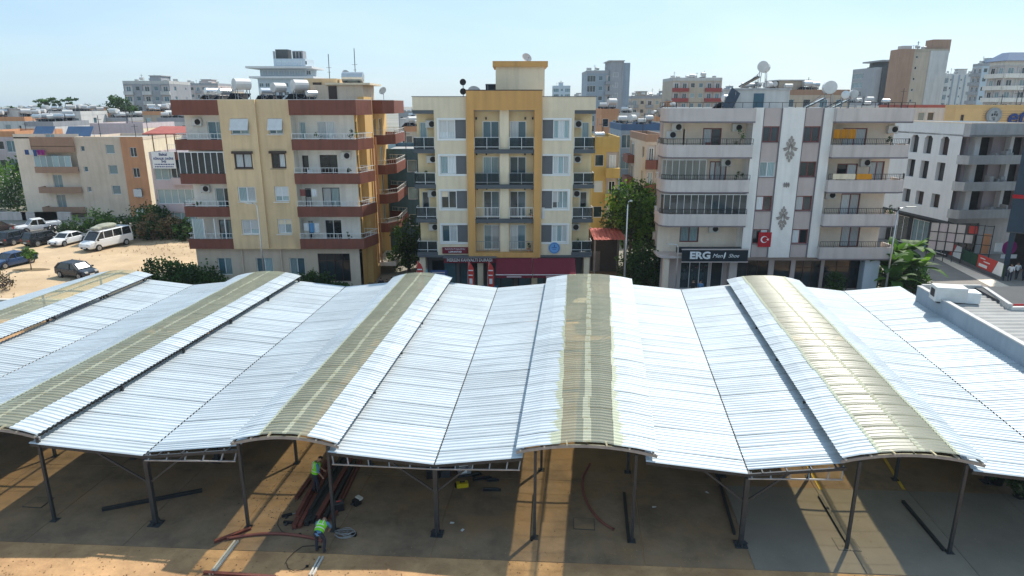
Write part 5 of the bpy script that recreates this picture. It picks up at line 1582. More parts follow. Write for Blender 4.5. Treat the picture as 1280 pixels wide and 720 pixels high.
text(r, 'etf', 'letter_navy', (9.3, -.15, zt - 1.75), 3.0, shear=.12, bold=.06, ext=.08, align='CENTER', width=1.1)
mb = MB(); mb.box(10.2, -.1, zt - 3.2, 12.2, -.003, zt - 2.4); mb.build('sign_patch', 'sign_white', r)
for i in range(6):
    mb = MB(); mb.box(4.0, -.03, zt - .9 - i * .32, 12, -.003, zt - .86 - i * .32); mb.build('cladding_line', 'city_brown', r)
block('house', 'low white house with a red flat roof edge in front of the beige tower', 'house', 1136, 1196, 131, 112, 9, 'city_white', '_ww__', zvis=9, side='left', side_cols='_', stair=False, par_mat='roof_red', parapet=.45)

# --- left background: beige house, neighbour, lilac annex
bl = block('apartment_house', 'beige house with terracotta corner beyond the parked minibus', 'apartment house', 92, 178, 171, 100, 12, 'beige', 's_ws_', zvis=0, side='right', side_cols='__', stair=False, side_wall='cream', parapet=.4, panes=('glass_blue', 'curtain_teal'))
r, x0, x1, zt, zr = bl; W = x1 - x0
f = Face(r, (W * .68, -.25, 0), 0, 'terracotta'); hs = [(1.2, zt - 2.9 - 3 * k, 2.2, zt - 1.5 - 3 * k) for k in range(4)]
f.wall(0, 0, W * .32 + .02, zt + .02, hs)
for h in hs: f.put('window', win2(1.0, 1.4, 'frame_white', 'glass_dark', 2), h[0], h[1], .05)
for k in (2, 3): f.box('sun_blind', 1.1, zt - 2.7 - 3 * k, 2.3, zt - 1.6 - 3 * k, -.5, -.42, 'cloth_white')
mb = MB(); mb.add([(W * .68, -.25, 0), (W * .68, 0, 0), (W * .68, 0, zt), (W * .68, -.25, zt)], [(0, 1, 2, 3)]); mb.build('wall_return', 'terracotta', r)
f = Face(r, (-7.6, 1.2, 0), 0, 'cream_warm')
hs = [(2.6, 1.2 + 3 * k, 4.0, 3.2 + 3 * k) for k in range(4)]
f.wall(-2.2, 0, 7.6, zt - .1, hs, mat='peach_wall', name='balcony_wall')
for h in hs: f.put('balcony_door', win2(1.4, 2.0, 'frame_white', 'curtain_teal', 2), h[0], h[1], .05)
for k in range(4):
    z = .6 + 3 * k
    mb = MB(); mb.strip([(-6.4, 1.15), (-6.4, -.3), (-.01, -.3)], z, z + .9, .15); mb.build('balcony', 'city_brown', r)
    mb = MB(); mb.box(-6.35, -.27, z + .02, -.02, 1.15, z + .2); mb.build('balcony_slab', 'beige', r)
    if k == 2:
        for i in range(7): mb = MB(); mb.box(-6.3 + i * .9, -.26, z + .9, -6.24 + i * .9, -.2, z + 2.5); mb.build('glazing_bar', 'frame_white', r)
        for i in range(6): ob('glazing_pane', pane_mesh(.8, 1.6, 'curtain_teal'), r, (-6.22 + i * .9, -.24, z + .9))
mb = MB(); mb.strip([(-6.4, 1.15), (-6.4, -.3), (-.01, -.3)], zt - 1.4, zt - .02, .15); mb.build('roof_band', 'city_brown', r)
mb = MB(); mb.box(-9.8, 1.2, zt - .3, -.01, 10, zt - .1); mb.build('roof', 'roof_grey', r)
for i, (a, b) in enumerate(((-7.5, -4.6), (-2.6, 1.2))):
    t = thing('solar_array', ['long dark solar panel row at the left of the beige house roof', 'long dark solar panel row at the right of the beige house roof'][i], 'solar panels', (x0 + a, 102, zt - .1), 0, 'solar panel rows')
    mb = MB(); w = b - a; mb.add([(0, 0, .1), (w, 0, .1), (w, 1.2, 1.5), (0, 1.2, 1.5), (0, .06, .05), (w, .06, .05), (w, 1.26, 1.45), (0, 1.26, 1.45)], [(0, 1, 2, 3), (7, 6, 5, 4), (0, 4, 5, 1), (1, 5, 6, 2), (2, 6, 7, 3), (3, 7, 4, 0)]); mb.build('panel', 'blue_band', t)
    mb = MB(); mb.beam((.1, 1.2, -.02), (.1, 1.2, 1.4), .06); mb.beam((w - .1, 1.2, -.02), (w - .1, 1.2, 1.4), .06); mb.build('stand', 'steel_grey', t)
laundry((x0 - 7.2, 99.4, 10.0), 3.0, 5, ['cloth_blue', 'cloth_white', 'cloth_blue', 'cloth_magenta', 'cloth_magenta'], 'blue, white and magenta washing hung off the beige house balcony')
i_ = block('apartment_house', 'grey beige house with glazed balconies cut by the left picture edge', 'apartment house', -40, 18, 164, 112, 12, 'pinkish', 'gBwg', zvis=0, side='right', side_cols='w_', stair=False, band='terracotta')
i_ = block('apartment_house', 'low lilac house with a small square window behind the beige house', 'apartment house', 112, 178, 154, 128, 12, 'pinkish', 's__', zvis=6, side='right', side_cols='_', stair=False, side_wall='cream')
pa = block('apartment_house', 'lilac house with glazed corner and for rent board left of the tan house', 'apartment house', 186, 262, 190, 86, 12, 'pinkish', 'g', zvis=0, side='right', side_cols='_', stair=False, parapet=1.0, fh=3.05, panes=('curtain_teal',))
r, x0, x1, zt, zr = pa; W = x1 - x0
mb = MB(); mb.box(W * .34, -.6, zt - .95, W, -.05, zt + .02); mb.build('roof_band', 'brown', r)
mb = MB(); mb.box(W * .34, -.6, zt - 4.1, W, -.05, zt - 3.2); mb.build('balcony', 'pinkish', r)
for i in range(8): ob('glazing_pane', pane_mesh(.62, 2.1, 'glass_dark'), r, (W * .36 + i * .68, -.4, zt - 3.1))
for i in range(9): mb = MB(); mb.box(W * .355 + i * .68 - .03, -.44, zt - 3.2, W * .355 + i * .68 + .03, -.36, zt - .96); mb.build('glazing_bar', 'frame_white', r)
rail(r, [(W * .3, .1), (W, .1)], zt, .9, 'frame_white', gap=.3)
mb = MB()
for (a, b) in ((.4, .6), (3.2, .6), (5.8, .6), (.4, 4), (5.8, 4)): mb.beam((a, b, zt - .9), (a, b, zt + 2.2), .1)
mb.build('pergola_post', 'wood', r)
mb = MB(); mb.add([(-.4, -.2, zt + 2.15), (6.4, -.2, zt + 2.15), (6.4, 4.6, zt + 2.9), (-.4, 4.6, zt + 2.9), (-.4, -.2, zt + 2.3), (6.4, -.2, zt + 2.3), (6.4, 4.6, zt + 3.05), (-.4, 4.6, zt + 3.05)], [(0, 3, 2, 1), (4, 5, 6, 7), (0, 1, 5, 4), (1, 2, 6, 5), (2, 3, 7, 6), (3, 0, 4, 7)])
mb.build('terrace_roof', 'roof_red', r)
sg = thing('rental_board', 'white board with dark writing hung on the lilac house corner', 'sign', (x0 + .7, 85.2, zt - 2.0))
mb = MB(); mb.box(0, 0, 0, 2.9, .08, 2.1); mb.build('board', 'sign_white', sg)
for s_, z, sz in (('Bakal', 1.75, .5), ('KİRALIK DAİRE', 1.22, .36), ('İNŞ', .86, .32)): text(sg, s_, 'letter_navy', (1.45, -.02, z), sz, bold=.008)
for z in (.52, .22):
    mb = MB(); x = .25
    while x < 2.6:
        w = random.uniform(.1, .3); mb.box(x, -.015, z - .07, x + w, 0, z + .07); x += w + .08
    mb.build('small_print', 'letter_navy', sg)

# --- low town filling the skyline: every roof with its own tanks
town = [  # px0, px1, pytop, Y, wall
    (-30, 30, 146, 150, 'city_white'), (34, 74, 141, 190, 'city_beige'), (60, 100, 139, 165, 'city_white'), (96, 134, 141, 210, 'city_brown'), (128, 160, 147, 175, 'city_beige'),
    (150, 182, 143, 260, 'city_white'), (178, 214, 139, 170, 'city_beige'), (196, 236, 147, 150, 'city_white'), (10, 50, 137, 300, 'city_grey'), (70, 112, 136, 340, 'city_beige'),
    (112, 150, 137, 330, 'city_white'), (500, 530, 148, 150, 'city_white'), (505, 540, 158, 120, 'city_beige'), (498, 522, 140, 260, 'city_grey'), (770, 800, 141, 170, 'city_beige'),
    (820, 850, 146, 150, 'city_beige'), (1060, 1098, 128, 190, 'city_white'), (1085, 1126, 132, 160, 'city_white'), (-70, -20, 140, 230, 'city_beige'), (30, 66, 152, 130, 'city_white')]
names = {'city_white': 'white', 'city_beige': 'beige', 'city_brown': 'brown', 'city_grey': 'grey'}
for i, (a, b, t_, Y, w) in enumerate(town):
    lab = ('%s low house of the skyline %s' % (names[w], ['at the left picture edge', 'beside the dark palm', 'under the grey umbrella trees', 'left of the round tree', 'under the round dark tree', 'below the lone grey tower', 'right below the lone grey tower',
           'behind the lilac house pergola', 'far behind the left tanks', 'far back near the umbrella trees', 'far back below the round tree', 'in the gap beside the tan house', 'lower in the gap beside the tan house', 'deepest in the gap beside the tan house',
           'between pink house and beige block', 'behind the mauve house left edge', 'behind the tank pair of the mauve house', 'left of the slate grey tower foot', 'outermost beyond the left edge', 'behind the long solar panels'][i]))
    i_ = block('house', lab, 'house', a, b, t_, Y, 11, w, 'wsw' if b - a < 45 else 'wsws', zvis=at_y(100, 175, Y).z, side=None, side_cols='w', stair=(i % 3 == 0), band=['terracotta', 'city_grey', 'city_white'][i % 3])
    place_heaters(i_, Y, 11, 11 if i < 9 or i == 19 else 3, 'tank on the %s' % lab.replace('low house of the skyline', 'skyline roof'), 'skyline solar heaters', s=(.9, 1.35), near=.05)

# ================================================================ plants
def crown(parent, blobs, n, size, mats, name='crown', seed=0, flowers=0.0):
    rnd = random.Random(seed + n)
    mb = MB()
    tot = sum(b[3] * b[4] * b[5] for b in blobs)
    for (cx, cy, cz, rx, ry, rz) in blobs:
        m = int(n * (rx * ry * rz) / tot)
        # clumps: leaves gather round shoots scattered over the blob, so gaps stay between them
        shoots = []
        for _ in range(max(5, m // 28)):
            v = Vector((rnd.gauss(0, 1), rnd.gauss(0, 1), rnd.gauss(0, 1))).normalized() * (rnd.random() ** .33)
            shoots.append((v, rnd.random()))
        for _ in range(m):
            v, tone = rnd.choice(shoots)
            sp = .17
            x = cx + (v.x + rnd.gauss(0, sp)) * rx; y = cy + (v.y + rnd.gauss(0, sp)) * ry; z = cz + (v.z + rnd.gauss(0, sp)) * rz
            if z < 0.05: continue
            s = size * rnd.uniform(.6, 1.3)
            d = Vector((rnd.gauss(0, 1), rnd.gauss(0, 1), rnd.gauss(0, .7))).normalized()
            u = d.orthogonal().normalized()
            u = (Matrix.Rotation(rnd.random() * 6.28, 3, d) @ u)
            w = d.cross(u)
            c = Vector((x, y, z))
            mi = min(len(mats) - 1, int(tone * len(mats)))
            if flowers and rnd.random() < flowers: mi = len(mats); s *= .8
            mb.add([c - u * s * .5, c + w * s * .28, c + u * s * .5, c - w * s * .28], [(0, 1, 2, 3)], mi)
    o = mb.build(name, list(mats) + (['flower'] if flowers else []), parent)
    return o
def trunk(parent, h, r, limbs=5, seed=0, top=None, spread=1.2, mat='bark'):
    rnd = random.Random(seed)
    mb = MB()
    mb.tube([(0, 0, -.1), (.03, .02, h * .4), (rnd.uniform(-.1, .1), rnd.uniform(-.1, .1), h)], [r * 1.25, r, r * .75], 8)
    t = top or h * 1.5
    for i in range(limbs):
        a = 2 * math.pi * (i + rnd.random() * .6) / limbs
        q = (math.cos(a) * spread * rnd.uniform(.5, 1), math.sin(a) * spread * rnd.uniform(.5, 1), lerp(h, t, rnd.uniform(.5, 1)))
        mb.tube([(0, 0, h * rnd.uniform(.75, 1)), (q[0] * .5, q[1] * .5, lerp(h, q[2], .6)), q], [r * .6, r * .4, r * .15], 6)
    return mb.build('trunk', mat, parent, smooth=True)
def tree(name, label, loc, h, blobs, n, size, mats, r=.14, group=None, seed=1, spread=1.2, flowers=0.0, cat='tree'):
    t = thing(name, label, cat, loc, 0, group)
    trunk(t, h, r, seed=seed, top=max(b[2] for b in blobs), spread=spread)
    crown(t, blobs, n, size, mats, seed=seed, flowers=flowers)
    return t
GREEN = ('leaf_dark', 'leaf_dark', 'leaf_mid'); BRIGHT = ('leaf_dark', 'leaf_mid', 'leaf_bright', 'leaf_bright')
# hedge behind the minibus
p = at_z(88, 300); q = at_z(236, 306)
for i in range(7):
    c = p.lerp(q, (i + .5) / 7); c.y = 82 + 1.2 * (i % 2)
    dry = i in (4, 5)
    lab = ['dark hedge bush behind the white sedan', 'dark hedge bush left of the minibus', 'bright hedge bush behind the minibus bonnet', 'hedge bush behind the minibus roof load', 'brown withered creeper right of the minibus',
           'half dry creeper bush with hanging stems by the lilac house', 'dark hedge bush nearest the tan house'][i]
    h = [3.0, 3.6, 3.4, 3.9, 3.3, 3.1, 2.8][i]
    tree('hedge_bush', lab, (c.x, c.y, 0), .8, [(0, 0, h * .5, 1.7, 1.2, h * .5), (.9, .3, h * .38, 1.2, 1.1, h * .38), (-.8, -.1, h * .35, 1.2, 1.1, h * .36)], 1500, .34,
         ('leaf_dry', 'leaf_dark', 'leaf_dry') if dry else (('leaf_dark', 'leaf_mid', 'leaf_bright') if i == 2 else GREEN), seed=i, group='hedge along the sandy yard', cat='bush')
def up(px, py, Y): return at_y(px, py, Y)
c = up(196, 275, 86); tree('tree', 'dark bushy tree rising over the hedge beside the lilac house', (c.x, 85, 0), 1.4, [(0, 0, 2.8, 1.8, 1.5, 1.5), (1.2, 0, 2.3, 1.4, 1.2, 1.3)], 1500, .4, GREEN, seed=3)
c = up(22, 262, 104); tree('oleander', 'rounded oleander covered in white blossom at the left edge', (c.x, 104, 0), 1.0, [(0, 0, 3.0, 3.4, 2.4, 2.6), (-3, .5, 2.6, 2.8, 2, 2.2)], 3000, .42, ('leaf_dark', 'leaf_mid', 'leaf_mid'), seed=5, flowers=.2)
c = up(12, 235, 108); tree('tree', 'bright green tree behind the white oleander', (c.x, 108, 0), 2.4, [(0, 0, 5.2, 3.4, 2.6, 2.6), (3.5, 0, 5.6, 2.2, 2, 2.2), (-3.5, 0, 4.4, 2.4, 2, 2.4)], 3200, .48, BRIGHT, seed=6, spread=2.4)
c = at_z(39, 337); tree('sapling', 'small young tree standing alone on the sandy yard', (c.x, c.y, 0), 1.0, [(0, 0, 1.75, .75, .7, .6), (.4, 0, 1.5, .5, .5, .4)], 700, .2, ('leaf_mid', 'leaf_bright', 'leaf_dark'), r=.05, seed=8, spread=.5)
g = structure('dry_grass', MB().add([(c.x + 1.4 * math.cos(a / 3) * 1.4, c.y + .7 * math.sin(a / 3), -.002) for a in range(19)], [tuple(range(19))]), 'leaf_dry')
c = at_z(8, 362); tree('bush', 'reddish brown bush in the left lower corner beside the canopy', (c.x - .6, c.y - .4, 0), .5, [(0, 0, 1.0, 1.5, 1.2, 1.0), (-1.2, .4, 1.3, 1.2, 1, .9)], 1600, .2, ('leaf_dry', 'leaf_olive', 'car_brown'), r=.06, seed=9, cat='bush')
for i, (px, py, Y, sc, lab) in enumerate(((212, 335, 57.5, 1.25, 'dark shrub behind the canopy end at the left, taller half'), (250, 338, 57.0, 1.15, 'dark shrub behind the canopy end, nearest the tan house'), (393, 345, 56.6, .9, 'dark shrub under the lower balcony of the tan house'),
                                        (335, 350, 56.9, .55, 'low shrub in front of the tan house middle'), (425, 350, 56.5, .5, 'small shrub at the foot of the tan house right balcony'))):
    c = up(px, py, Y)
    tree('bush', lab, (c.x, Y, 0), .5, [(0, 0, 1.25 * sc, 1.7 * sc, .9, 1.25 * sc), (.8 * sc, 0, 1.0 * sc, 1.1 * sc, .9, 1.0 * sc), (-.9 * sc, 0, 1.4 * sc, .9 * sc, .8, 1.15 * sc)], 3600, .26, GREEN, r=.08, seed=20 + i, group='shrubs along the pavement', cat='bush')
c = up(510, 312, 66); tree('tree', 'dark ivy clad tree in the gap between tan and cream houses', (c.x, 66, 0), 2.0, [(0, 0, 3.6, 1.5, 1.4, 2.0), (.2, -.4, 2.0, 1.4, 1.2, 1.6), (-.9, 0, 1.4, 1.2, 1.2, 1.3)], 2600, .3, GREEN, seed=31)
c = up(790, 262, 66); tree('tree', 'tall bright green tree in the gap right of the cream house', (c.x, 66, 0), 3.8, [(0, 0, 6.9, 2.3, 1.9, 2.2), (1.4, 0, 5.2, 2.0, 1.6, 2.0), (-1.1, 0, 5.4, 1.7, 1.5, 1.8)], 5200, .34, BRIGHT, seed=33, spread=1.6)
c = up(822, 268, 70); tree('tree', 'dark green tree squeezed against the mauve house', (c.x - .9, 69, 0), 3.5, [(0, 0, 5.0, 2.2, 1.8, 3.0), (-1.2, -.5, 3.2, 2.2, 1.7, 2.4)], 5500, .34, GREEN, seed=34)
c = up(812, 325, 60); tree('bush', 'dense dark evergreen shrub at the left foot of the mauve house', (c.x - .3, 60, 0), .9, [(0, 0, 2.3, 1.9, 1.5, 2.2), (-1.2, -.3, 1.7, 1.6, 1.2, 1.6), (.8, -.2, 1.3, 1.1, 1.0, 1.3)], 6000, .24, GREEN, seed=35, cat='bush')
c = up(766, 285, 66); tree('tree', 'grey green olive tree beside the red pergola roof', (c.x, 66.5, 0), 2.0, [(0, 0, 4.4, 1.1, 1.0, 1.3), (-.5, 0, 3.6, .9, .8, .9)], 1000, .22, ('leaf_olive', 'leaf_olive', 'leaf_mid'), seed=36, spread=.8)
c = up(785, 345, 57.6); tree('bush', 'low bright shrub at the lamp post beside the pavement', (c.x, 58.5, 0), .3, [(0, 0, .7, 1.2, .8, .7)], 700, .2, ('leaf_mid', 'leaf_bright', 'leaf_dark'), seed=37, cat='bush', r=.05)
c = up(1046, 345, 56.2); tree('bush', 'potted green shrub in front of the mauve house shop window', (c.x, 56.4, .1), .4, [(0, 0, 1.15, .85, .7, 1.1)], 1100, .2, GREEN, seed=38, cat='bush', r=.05)
# banana plants
def banana(loc, label, n, h, seed):
    rnd = random.Random(seed)
    t = thing('banana_plant', label, 'plant', loc, 0, 'banana plants by the side street')
    mb = MB(); mb.tube([(0, 0, -.05), (.03, 0, h * .5), (0, .04, h)], [.16, .13, .08], 8); mb.build('stem', 'leaf_olive', t, smooth=True)
    for i in range(n):
        a = 2 * math.pi * i / n + rnd.uniform(-.3, .3); L = rnd.uniform(2.1, 3.3); el = rnd.uniform(.25, 1.3)
        mb = MB(); vs = []
        for q in range(9):
            f = q / 8
            r_ = L * f * math.cos(el) * (1 - .12 * f) + .05; z = h - .15 + L * f * math.sin(el) - L * .62 * f * f * (.45 + .4 * math.cos(el))
            w = .42 * math.sin(math.pi * min(1, f * .92 + .1)) ** .7 * (1 + .12 * (q % 2))
            d = Vector((math.cos(a), math.sin(a), 0)); sd = Vector((-d.y, d.x, 0))
            c = d * r_ + Vector((0, 0, z))
            vs += [c + sd * w + Vector((0, 0, .1 * w)), c, c - sd * w + Vector((0, 0, .1 * w))]
        fs = []
        for q in range(8): fs += [(3 * q, 3 * q + 1, 3 * q + 4, 3 * q + 3), (3 * q + 1, 3 * q + 2, 3 * q + 5, 3 * q + 4)]
        mb.add(vs, fs); mb.build('leaf', rnd.choice(['leaf_bright', 'leaf_mid', 'leaf_mid', 'leaf_dark']), t)
for i, (px, Y, h, n, lab) in enumerate(((1108, 57.2, 2.8, 14, 'banana plant with the tallest upright leaves, next to the mauve house'), (1132, 58, 2.6, 15, 'bushy banana plant in front of the lamp post at the corner'), (1150, 59, 2.2, 14, 'banana plant with drooping leaves nearest the red banners'), (1118, 60.5, 3.2, 14, 'banana plant standing behind the other banana plants'), (1138, 60.8, 3.5, 14, 'tall banana plant right behind the lamp post'), (1120, 56.6, 1.6, 13, 'low banana plant nearest the canopy edge'))):
    c = up(px, 330, Y); banana((c.x, Y, 0), lab, n, h, i + 3)
c = up(1126, 340, 58.2); tree('bush', 'dark undergrowth beneath the banana plants', (c.x, 59.2, 0), .4, [(0, 0, 1.1, 1.9, 1.0, 1.1), (1.8, .3, .9, 1.3, .9, .9)], 2600, .26, GREEN, seed=42, cat='bush')
c = up(1150, 335, 57.0); tree('bush', 'feathery dark green shrub below the banana leaves', (c.x, 57.4, 0), .4, [(0, 0, 1.2, 1.1, .9, 1.1), (-1.3, .2, .9, 1.0, .8, .9)], 1700, .24, ('leaf_dark', 'leaf_mid', 'leaf_mid'), seed=41, cat='bush')
# skyline trees at the left
c = up(148, 134, 200); tree('tree', 'round dark tree on the skyline left of the lone grey tower', (c.x, 200, 0), 12, [(0, 0, 16.3, 3.2, 2.6, 2.6), (2.6, 0, 15.2, 2.2, 2, 2)], 1500, .7, GREEN, r=.3, seed=51, spread=2.5)
c = up(66, 133, 205)
for i in range(3):
    tree('tree', ['flat topped dark skyline tree, left of three', 'flat topped dark skyline tree, middle of three', 'flat topped dark skyline tree, right of three'][i], (c.x - 3 + i * 3.4, 205 + i, 0), 14, [(0, 0, 17.2 + .3 * i, 2.0, 1.8, .8), (.4, 0, 16, 1.5, 1.4, .9)], 600, .6, GREEN, r=.25, seed=52 + i, spread=1.6, group='flat topped skyline trees')
def palm(loc, label, h, seed):
    rnd = random.Random(seed); t = thing('palm_tree', label, 'palm tree', loc, 0, 'skyline palms')
    mb = MB(); mb.tube([(0, 0, 0), (.2, 0, h * .6), (.1, 0, h)], [.3, .22, .2], 7); mb.build('trunk', 'bark', t)
    for i in range(16):
        a = i * 2.4; L = 2.6; vs = []; el = rnd.uniform(-.2, 1.1); mb = MB()
        for q in range(6):
            f = q / 5; d = Vector((math.cos(a), math.sin(a), 0)); c = d * L * f * math.cos(el) + Vector((.1, 0, h + L * f * math.sin(el) - 1.5 * f * f)); sd = Vector((-d.y, d.x, -.5)) * .28 * (1.05 - f)
            vs += [c + sd, c, c - Vector((sd.x, sd.y, -sd.z))]
        mb.add(vs, sum([[(3 * q, 3 * q + 1, 3 * q + 4, 3 * q + 3), (3 * q + 1, 3 * q + 2, 3 * q + 5, 3 * q + 4)] for q in range(5)], [])); mb.build('frond', 'leaf_dark', t)
c = up(15, 134, 170); palm((c.x, 170, 0), 'dark palm on the skyline at the far left', 15.4, 1)
c = up(110, 132, 220); palm((c.x, 220, 0), 'small palm shape on the skyline right of the flat topped trees', 15.6, 2)
c = up(124, 132, 225); palm((c.x, 225, 0), 'small palm shape on the skyline left of the round tree', 15.4, 3)

# ================================================================ vehicles
def wheel_meshes(r):
    key = ('wh', r)
    if key not in _cache:
        t = MB(); t.tube([(0, -.1, 0), (0, -.085, 0), (0, .085, 0), (0, .1, 0)], [r * .86, r, r, r * .86], 18)
        h = MB(); h.tube([(0, -.108, 0), (0, .108, 0)], [r * .66, r * .66], 14)
        for k in range(5):
            a = 2 * math.pi * k / 5; h.beam((0, -.112, 0), (r * .6 * math.cos(a), -.112, r * .6 * math.sin(a)), .06, .02)
            h.beam((0, .112, 0), (r * .6 * math.cos(a), .112, r * .6 * math.sin(a)), .06, .02)
        _cache[key] = (t.mesh('wheel', 'rubber', True), h.mesh('rim', 'rim'))
    return _cache[key]
def car(label, pf, pr, paint, kind='sedan', name='parked_car', cat='car', mid=None):
    """pf, pr: ground points under the front and the rear end, to set place and heading"""
    pf, pr = Vector(pf), Vector(pr)
    d = pf - pr; rz = math.atan2(d.y, d.x)
    c = mid or (pf + pr) / 2
    t = thing(name, label, cat, (c.x, c.y, 0), rz, 'parked cars')
    P = {  # stations: x, half width, bottom, belt/top height
        'sedan': dict(L=4.5, w=.88, st=[(-2.25, .78, .38, .62), (-2.18, .84, .3, .95), (-1.7, .88, .24, .98), (-.9, .89, .22, .93), (.75, .89, .22, .93), (1.1, .88, .22, .92), (1.9, .85, .24, .78), (2.18, .78, .28, .66), (2.25, .70, .34, .55)],
                      cab=[(1.15, .9), (.45, 1.42), (-.85, 1.44), (-1.75, .95)], tw=.66),
        'suv': dict(L=4.5, w=.92, st=[(-2.25, .85, .45, .75), (-2.2, .9, .35, 1.05), (-1.2, .92, .3, 1.06), (.8, .92, .3, 1.05), (1.2, .91, .3, 1.03), (1.95, .88, .32, .92), (2.2, .82, .36, .8), (2.26, .74, .42, .66)],
                    cab=[(1.2, 1.02), (.5, 1.62), (-1.75, 1.64), (-2.15, 1.04)], tw=.72),
        'hatch': dict(L=4.1, w=.87, st=[(-2.05, .8, .4, .7), (-2.0, .85, .3, .96), (-1.0, .87, .24, .97), (.8, .87, .24, .95), (1.1, .86, .24, .93), (1.75, .82, .26, .8), (2.0, .76, .3, .68), (2.06, .68, .36, .56)],
                      cab=[(1.15, .92), (.45, 1.46), (-1.35, 1.48), (-1.95, .96)], tw=.68),
        'pickup': dict(L=5.1, w=.9, st=[(-2.55, .86, .5, .9), (-2.5, .89, .45, 1.0), (-.6, .9, .4, 1.0), (.9, .9, .38, 1.05), (1.3, .89, .38, 1.04), (2.2, .86, .4, .98), (2.5, .8, .44, .84), (2.56, .72, .5, .7)],
                       cab=[(1.3, 1.03), (.7, 1.72), (-.45, 1.74), (-.75, 1.0)], tw=.7),
        'van': dict(L=5.9, w=1.02, st=[(-2.95, .98, .5, 1.1), (-2.9, 1.02, .4, 1.35), (-1.0, 1.02, .36, 1.35), (1.5, 1.02, .36, 1.33), (1.9, 1.0, .36, 1.28), (2.6, .95, .38, 1.08), (2.88, .88, .4, .92), (2.95, .8, .46, .72)],
                    cab=[(2.15, 1.22), (1.3, 2.15), (-2.75, 2.25), (-2.92, 1.3)], tw=.86)}[kind]
    mb = MB(); vs, fs = [], []
    k = 10
    for (x, w, zb, zt) in P['st']:
        zm = zb + (zt - zb) * .55
        ring = [(-w * .9, zb), (-w, zb + .1), (-w * 1.0, zm), (-w * .96, zt - .05), (-w * .88, zt), (w * .88, zt), (w * .96, zt - .05), (w, zm), (w, zb + .1), (w * .9, zb)]
        vs += [(x, a, b) for a, b in ring]
    ns = len(P['st'])
    for i in range(ns - 1):
        for j in range(k): fs.append((i * k + j, (i + 1) * k + j, (i + 1) * k + (j + 1) % k, i * k + (j + 1) % k))
    fs.append(tuple(range(k))); fs.append(tuple((ns - 1) * k + j for j in range(k))[::-1])
    mb.add(vs, fs)
    if kind == 'pickup':
        mb.box(-2.4, -.9, 1.0, -.8, -.82, 1.15); mb.box(-2.4, .82, 1.0, -.8, .9, 1.15); mb.box(-2.52, -.88, 1.0, -2.42, .88, 1.15)
    mb.build('body', paint, t, smooth=False)
    # cabin
    (x0, z0), (x1, z1), (x2, z2), (x3, z3) = P['cab']
    w0, w1 = P['w'] * .9, P['tw']
    g = MB()
    V = [(x0, -w0, z0 - .03), (x0, w0, z0 - .03), (x1, -w1, z1), (x1, w1, z1), (x2, -w1, z2), (x2, w1, z2), (x3, -w0, z3 - .03), (x3, w0, z3 - .03)]
    g.add(V, [(0, 1, 3, 2), (2, 3, 5, 4), (4, 5, 7, 6), (0, 2, 4, 6), (1, 7, 5, 3)])
    g.build('windows', 'car_glass', t)
    r = MB()
    r.add([(x1 + .05, -w1 - .03, z1 - .02), (x1 + .05, w1 + .03, z1 - .02), (x2 - .05, w1 + .03, z2 - .02), (x2 - .05, -w1 - .03, z2 - .02),
           (x1 - .05, -w1 * .9, z1 + .05), (x1 - .05, w1 * .9, z1 + .05), (x2 + .1, w1 * .9, z2 + .05), (x2 + .1, -w1 * .9, z2 + .05)],
          [(0, 3, 2, 1), (4, 5, 6, 7), (0, 1, 5, 4), (1, 2, 6, 5), (2, 3, 7, 6), (3, 0, 4, 7)])
    r.build('roof', paint, t)
    pl = MB()
    for sy in (-1, 1):
        pl.beam((x0, sy * w0, z0 - .02), (x1, sy * (w1 + .005), z1), .08); pl.beam((x3, sy * w0, z3 - .02), (x2, sy * (w1 + .005), z2), .12)
        n = {'sedan': (.1,), 'hatch': (0,), 'suv': (-.1, -1.2), 'pickup': (.2,), 'van': (.95, -.3, -1.55)}[kind]
        for x in n:
            zz = lerp(z1, z2, .5); pl.beam((x, sy * (w0 + .005), z0), (x, sy * (w1 + .01), zz), .09)
    pl.build('pillars', paint, t)
    rw = .33 if kind in ('sedan', 'hatch') else .37
    wm, hm = wheel_meshes(rw)
    f = P['L'] * .5 * .64
    for sx in (f * 1.0, -f * .98):
        for sy in (-1, 1):
            a = MB(); a.tube([(sx, sy * (P['w'] + .004), rw), (sx, sy * (P['w'] - .1), rw)], rw * 1.16, 16); a.build('wheel_arch', 'black', t)
            w_ = ob('wheel', wm, t, (sx, sy * (P['w'] - .06), rw)); ob('rim', hm, w_)
    for sy in (-1, 1):
        h = MB(); h.box(P['L'] / 2 - .2, sy * .52 - .15, .62 + (.2 if kind != 'sedan' and kind != 'hatch' else 0), P['L'] / 2 - .02, sy * .52 + .15, .76 + (.2 if kind not in ('sedan', 'hatch') else 0)); h.build('headlight', 'lamp_clear', t)
        h = MB(); h.box(-P['L'] / 2 - .01, sy * .66 - .13, .72, -P['L'] / 2 + .1, sy * .66 + .13, .92 if kind != 'van' else 1.3); h.build('tail_light', 'lamp_red', t)
        h = MB(); h.box(x0 - .28, sy * (P['w'] + .02), z0 + .0, x0 - .14, sy * (P['w'] + .2), z0 + .14); h.build('mirror', paint if kind != 'van' else 'black', t)
    h = MB(); h.box(P['L'] / 2 - .12, -.55, .36, P['L'] / 2 + .005, .55, .56); h.build('grille', 'black', t)
    h = MB(); h.box(P['L'] / 2 - .1, -.25, .42, P['L'] / 2 + .015, .25, .52); h.build('number_plate', 'sign_white', t)
    h = MB(); h.box(-P['L'] / 2 - .02, -.25, .5, -P['L'] / 2 + .08, .25, .6); h.build('number_plate', 'sign_white', t)
    return t
def gp(px, py): return at_z(px, py, 0)
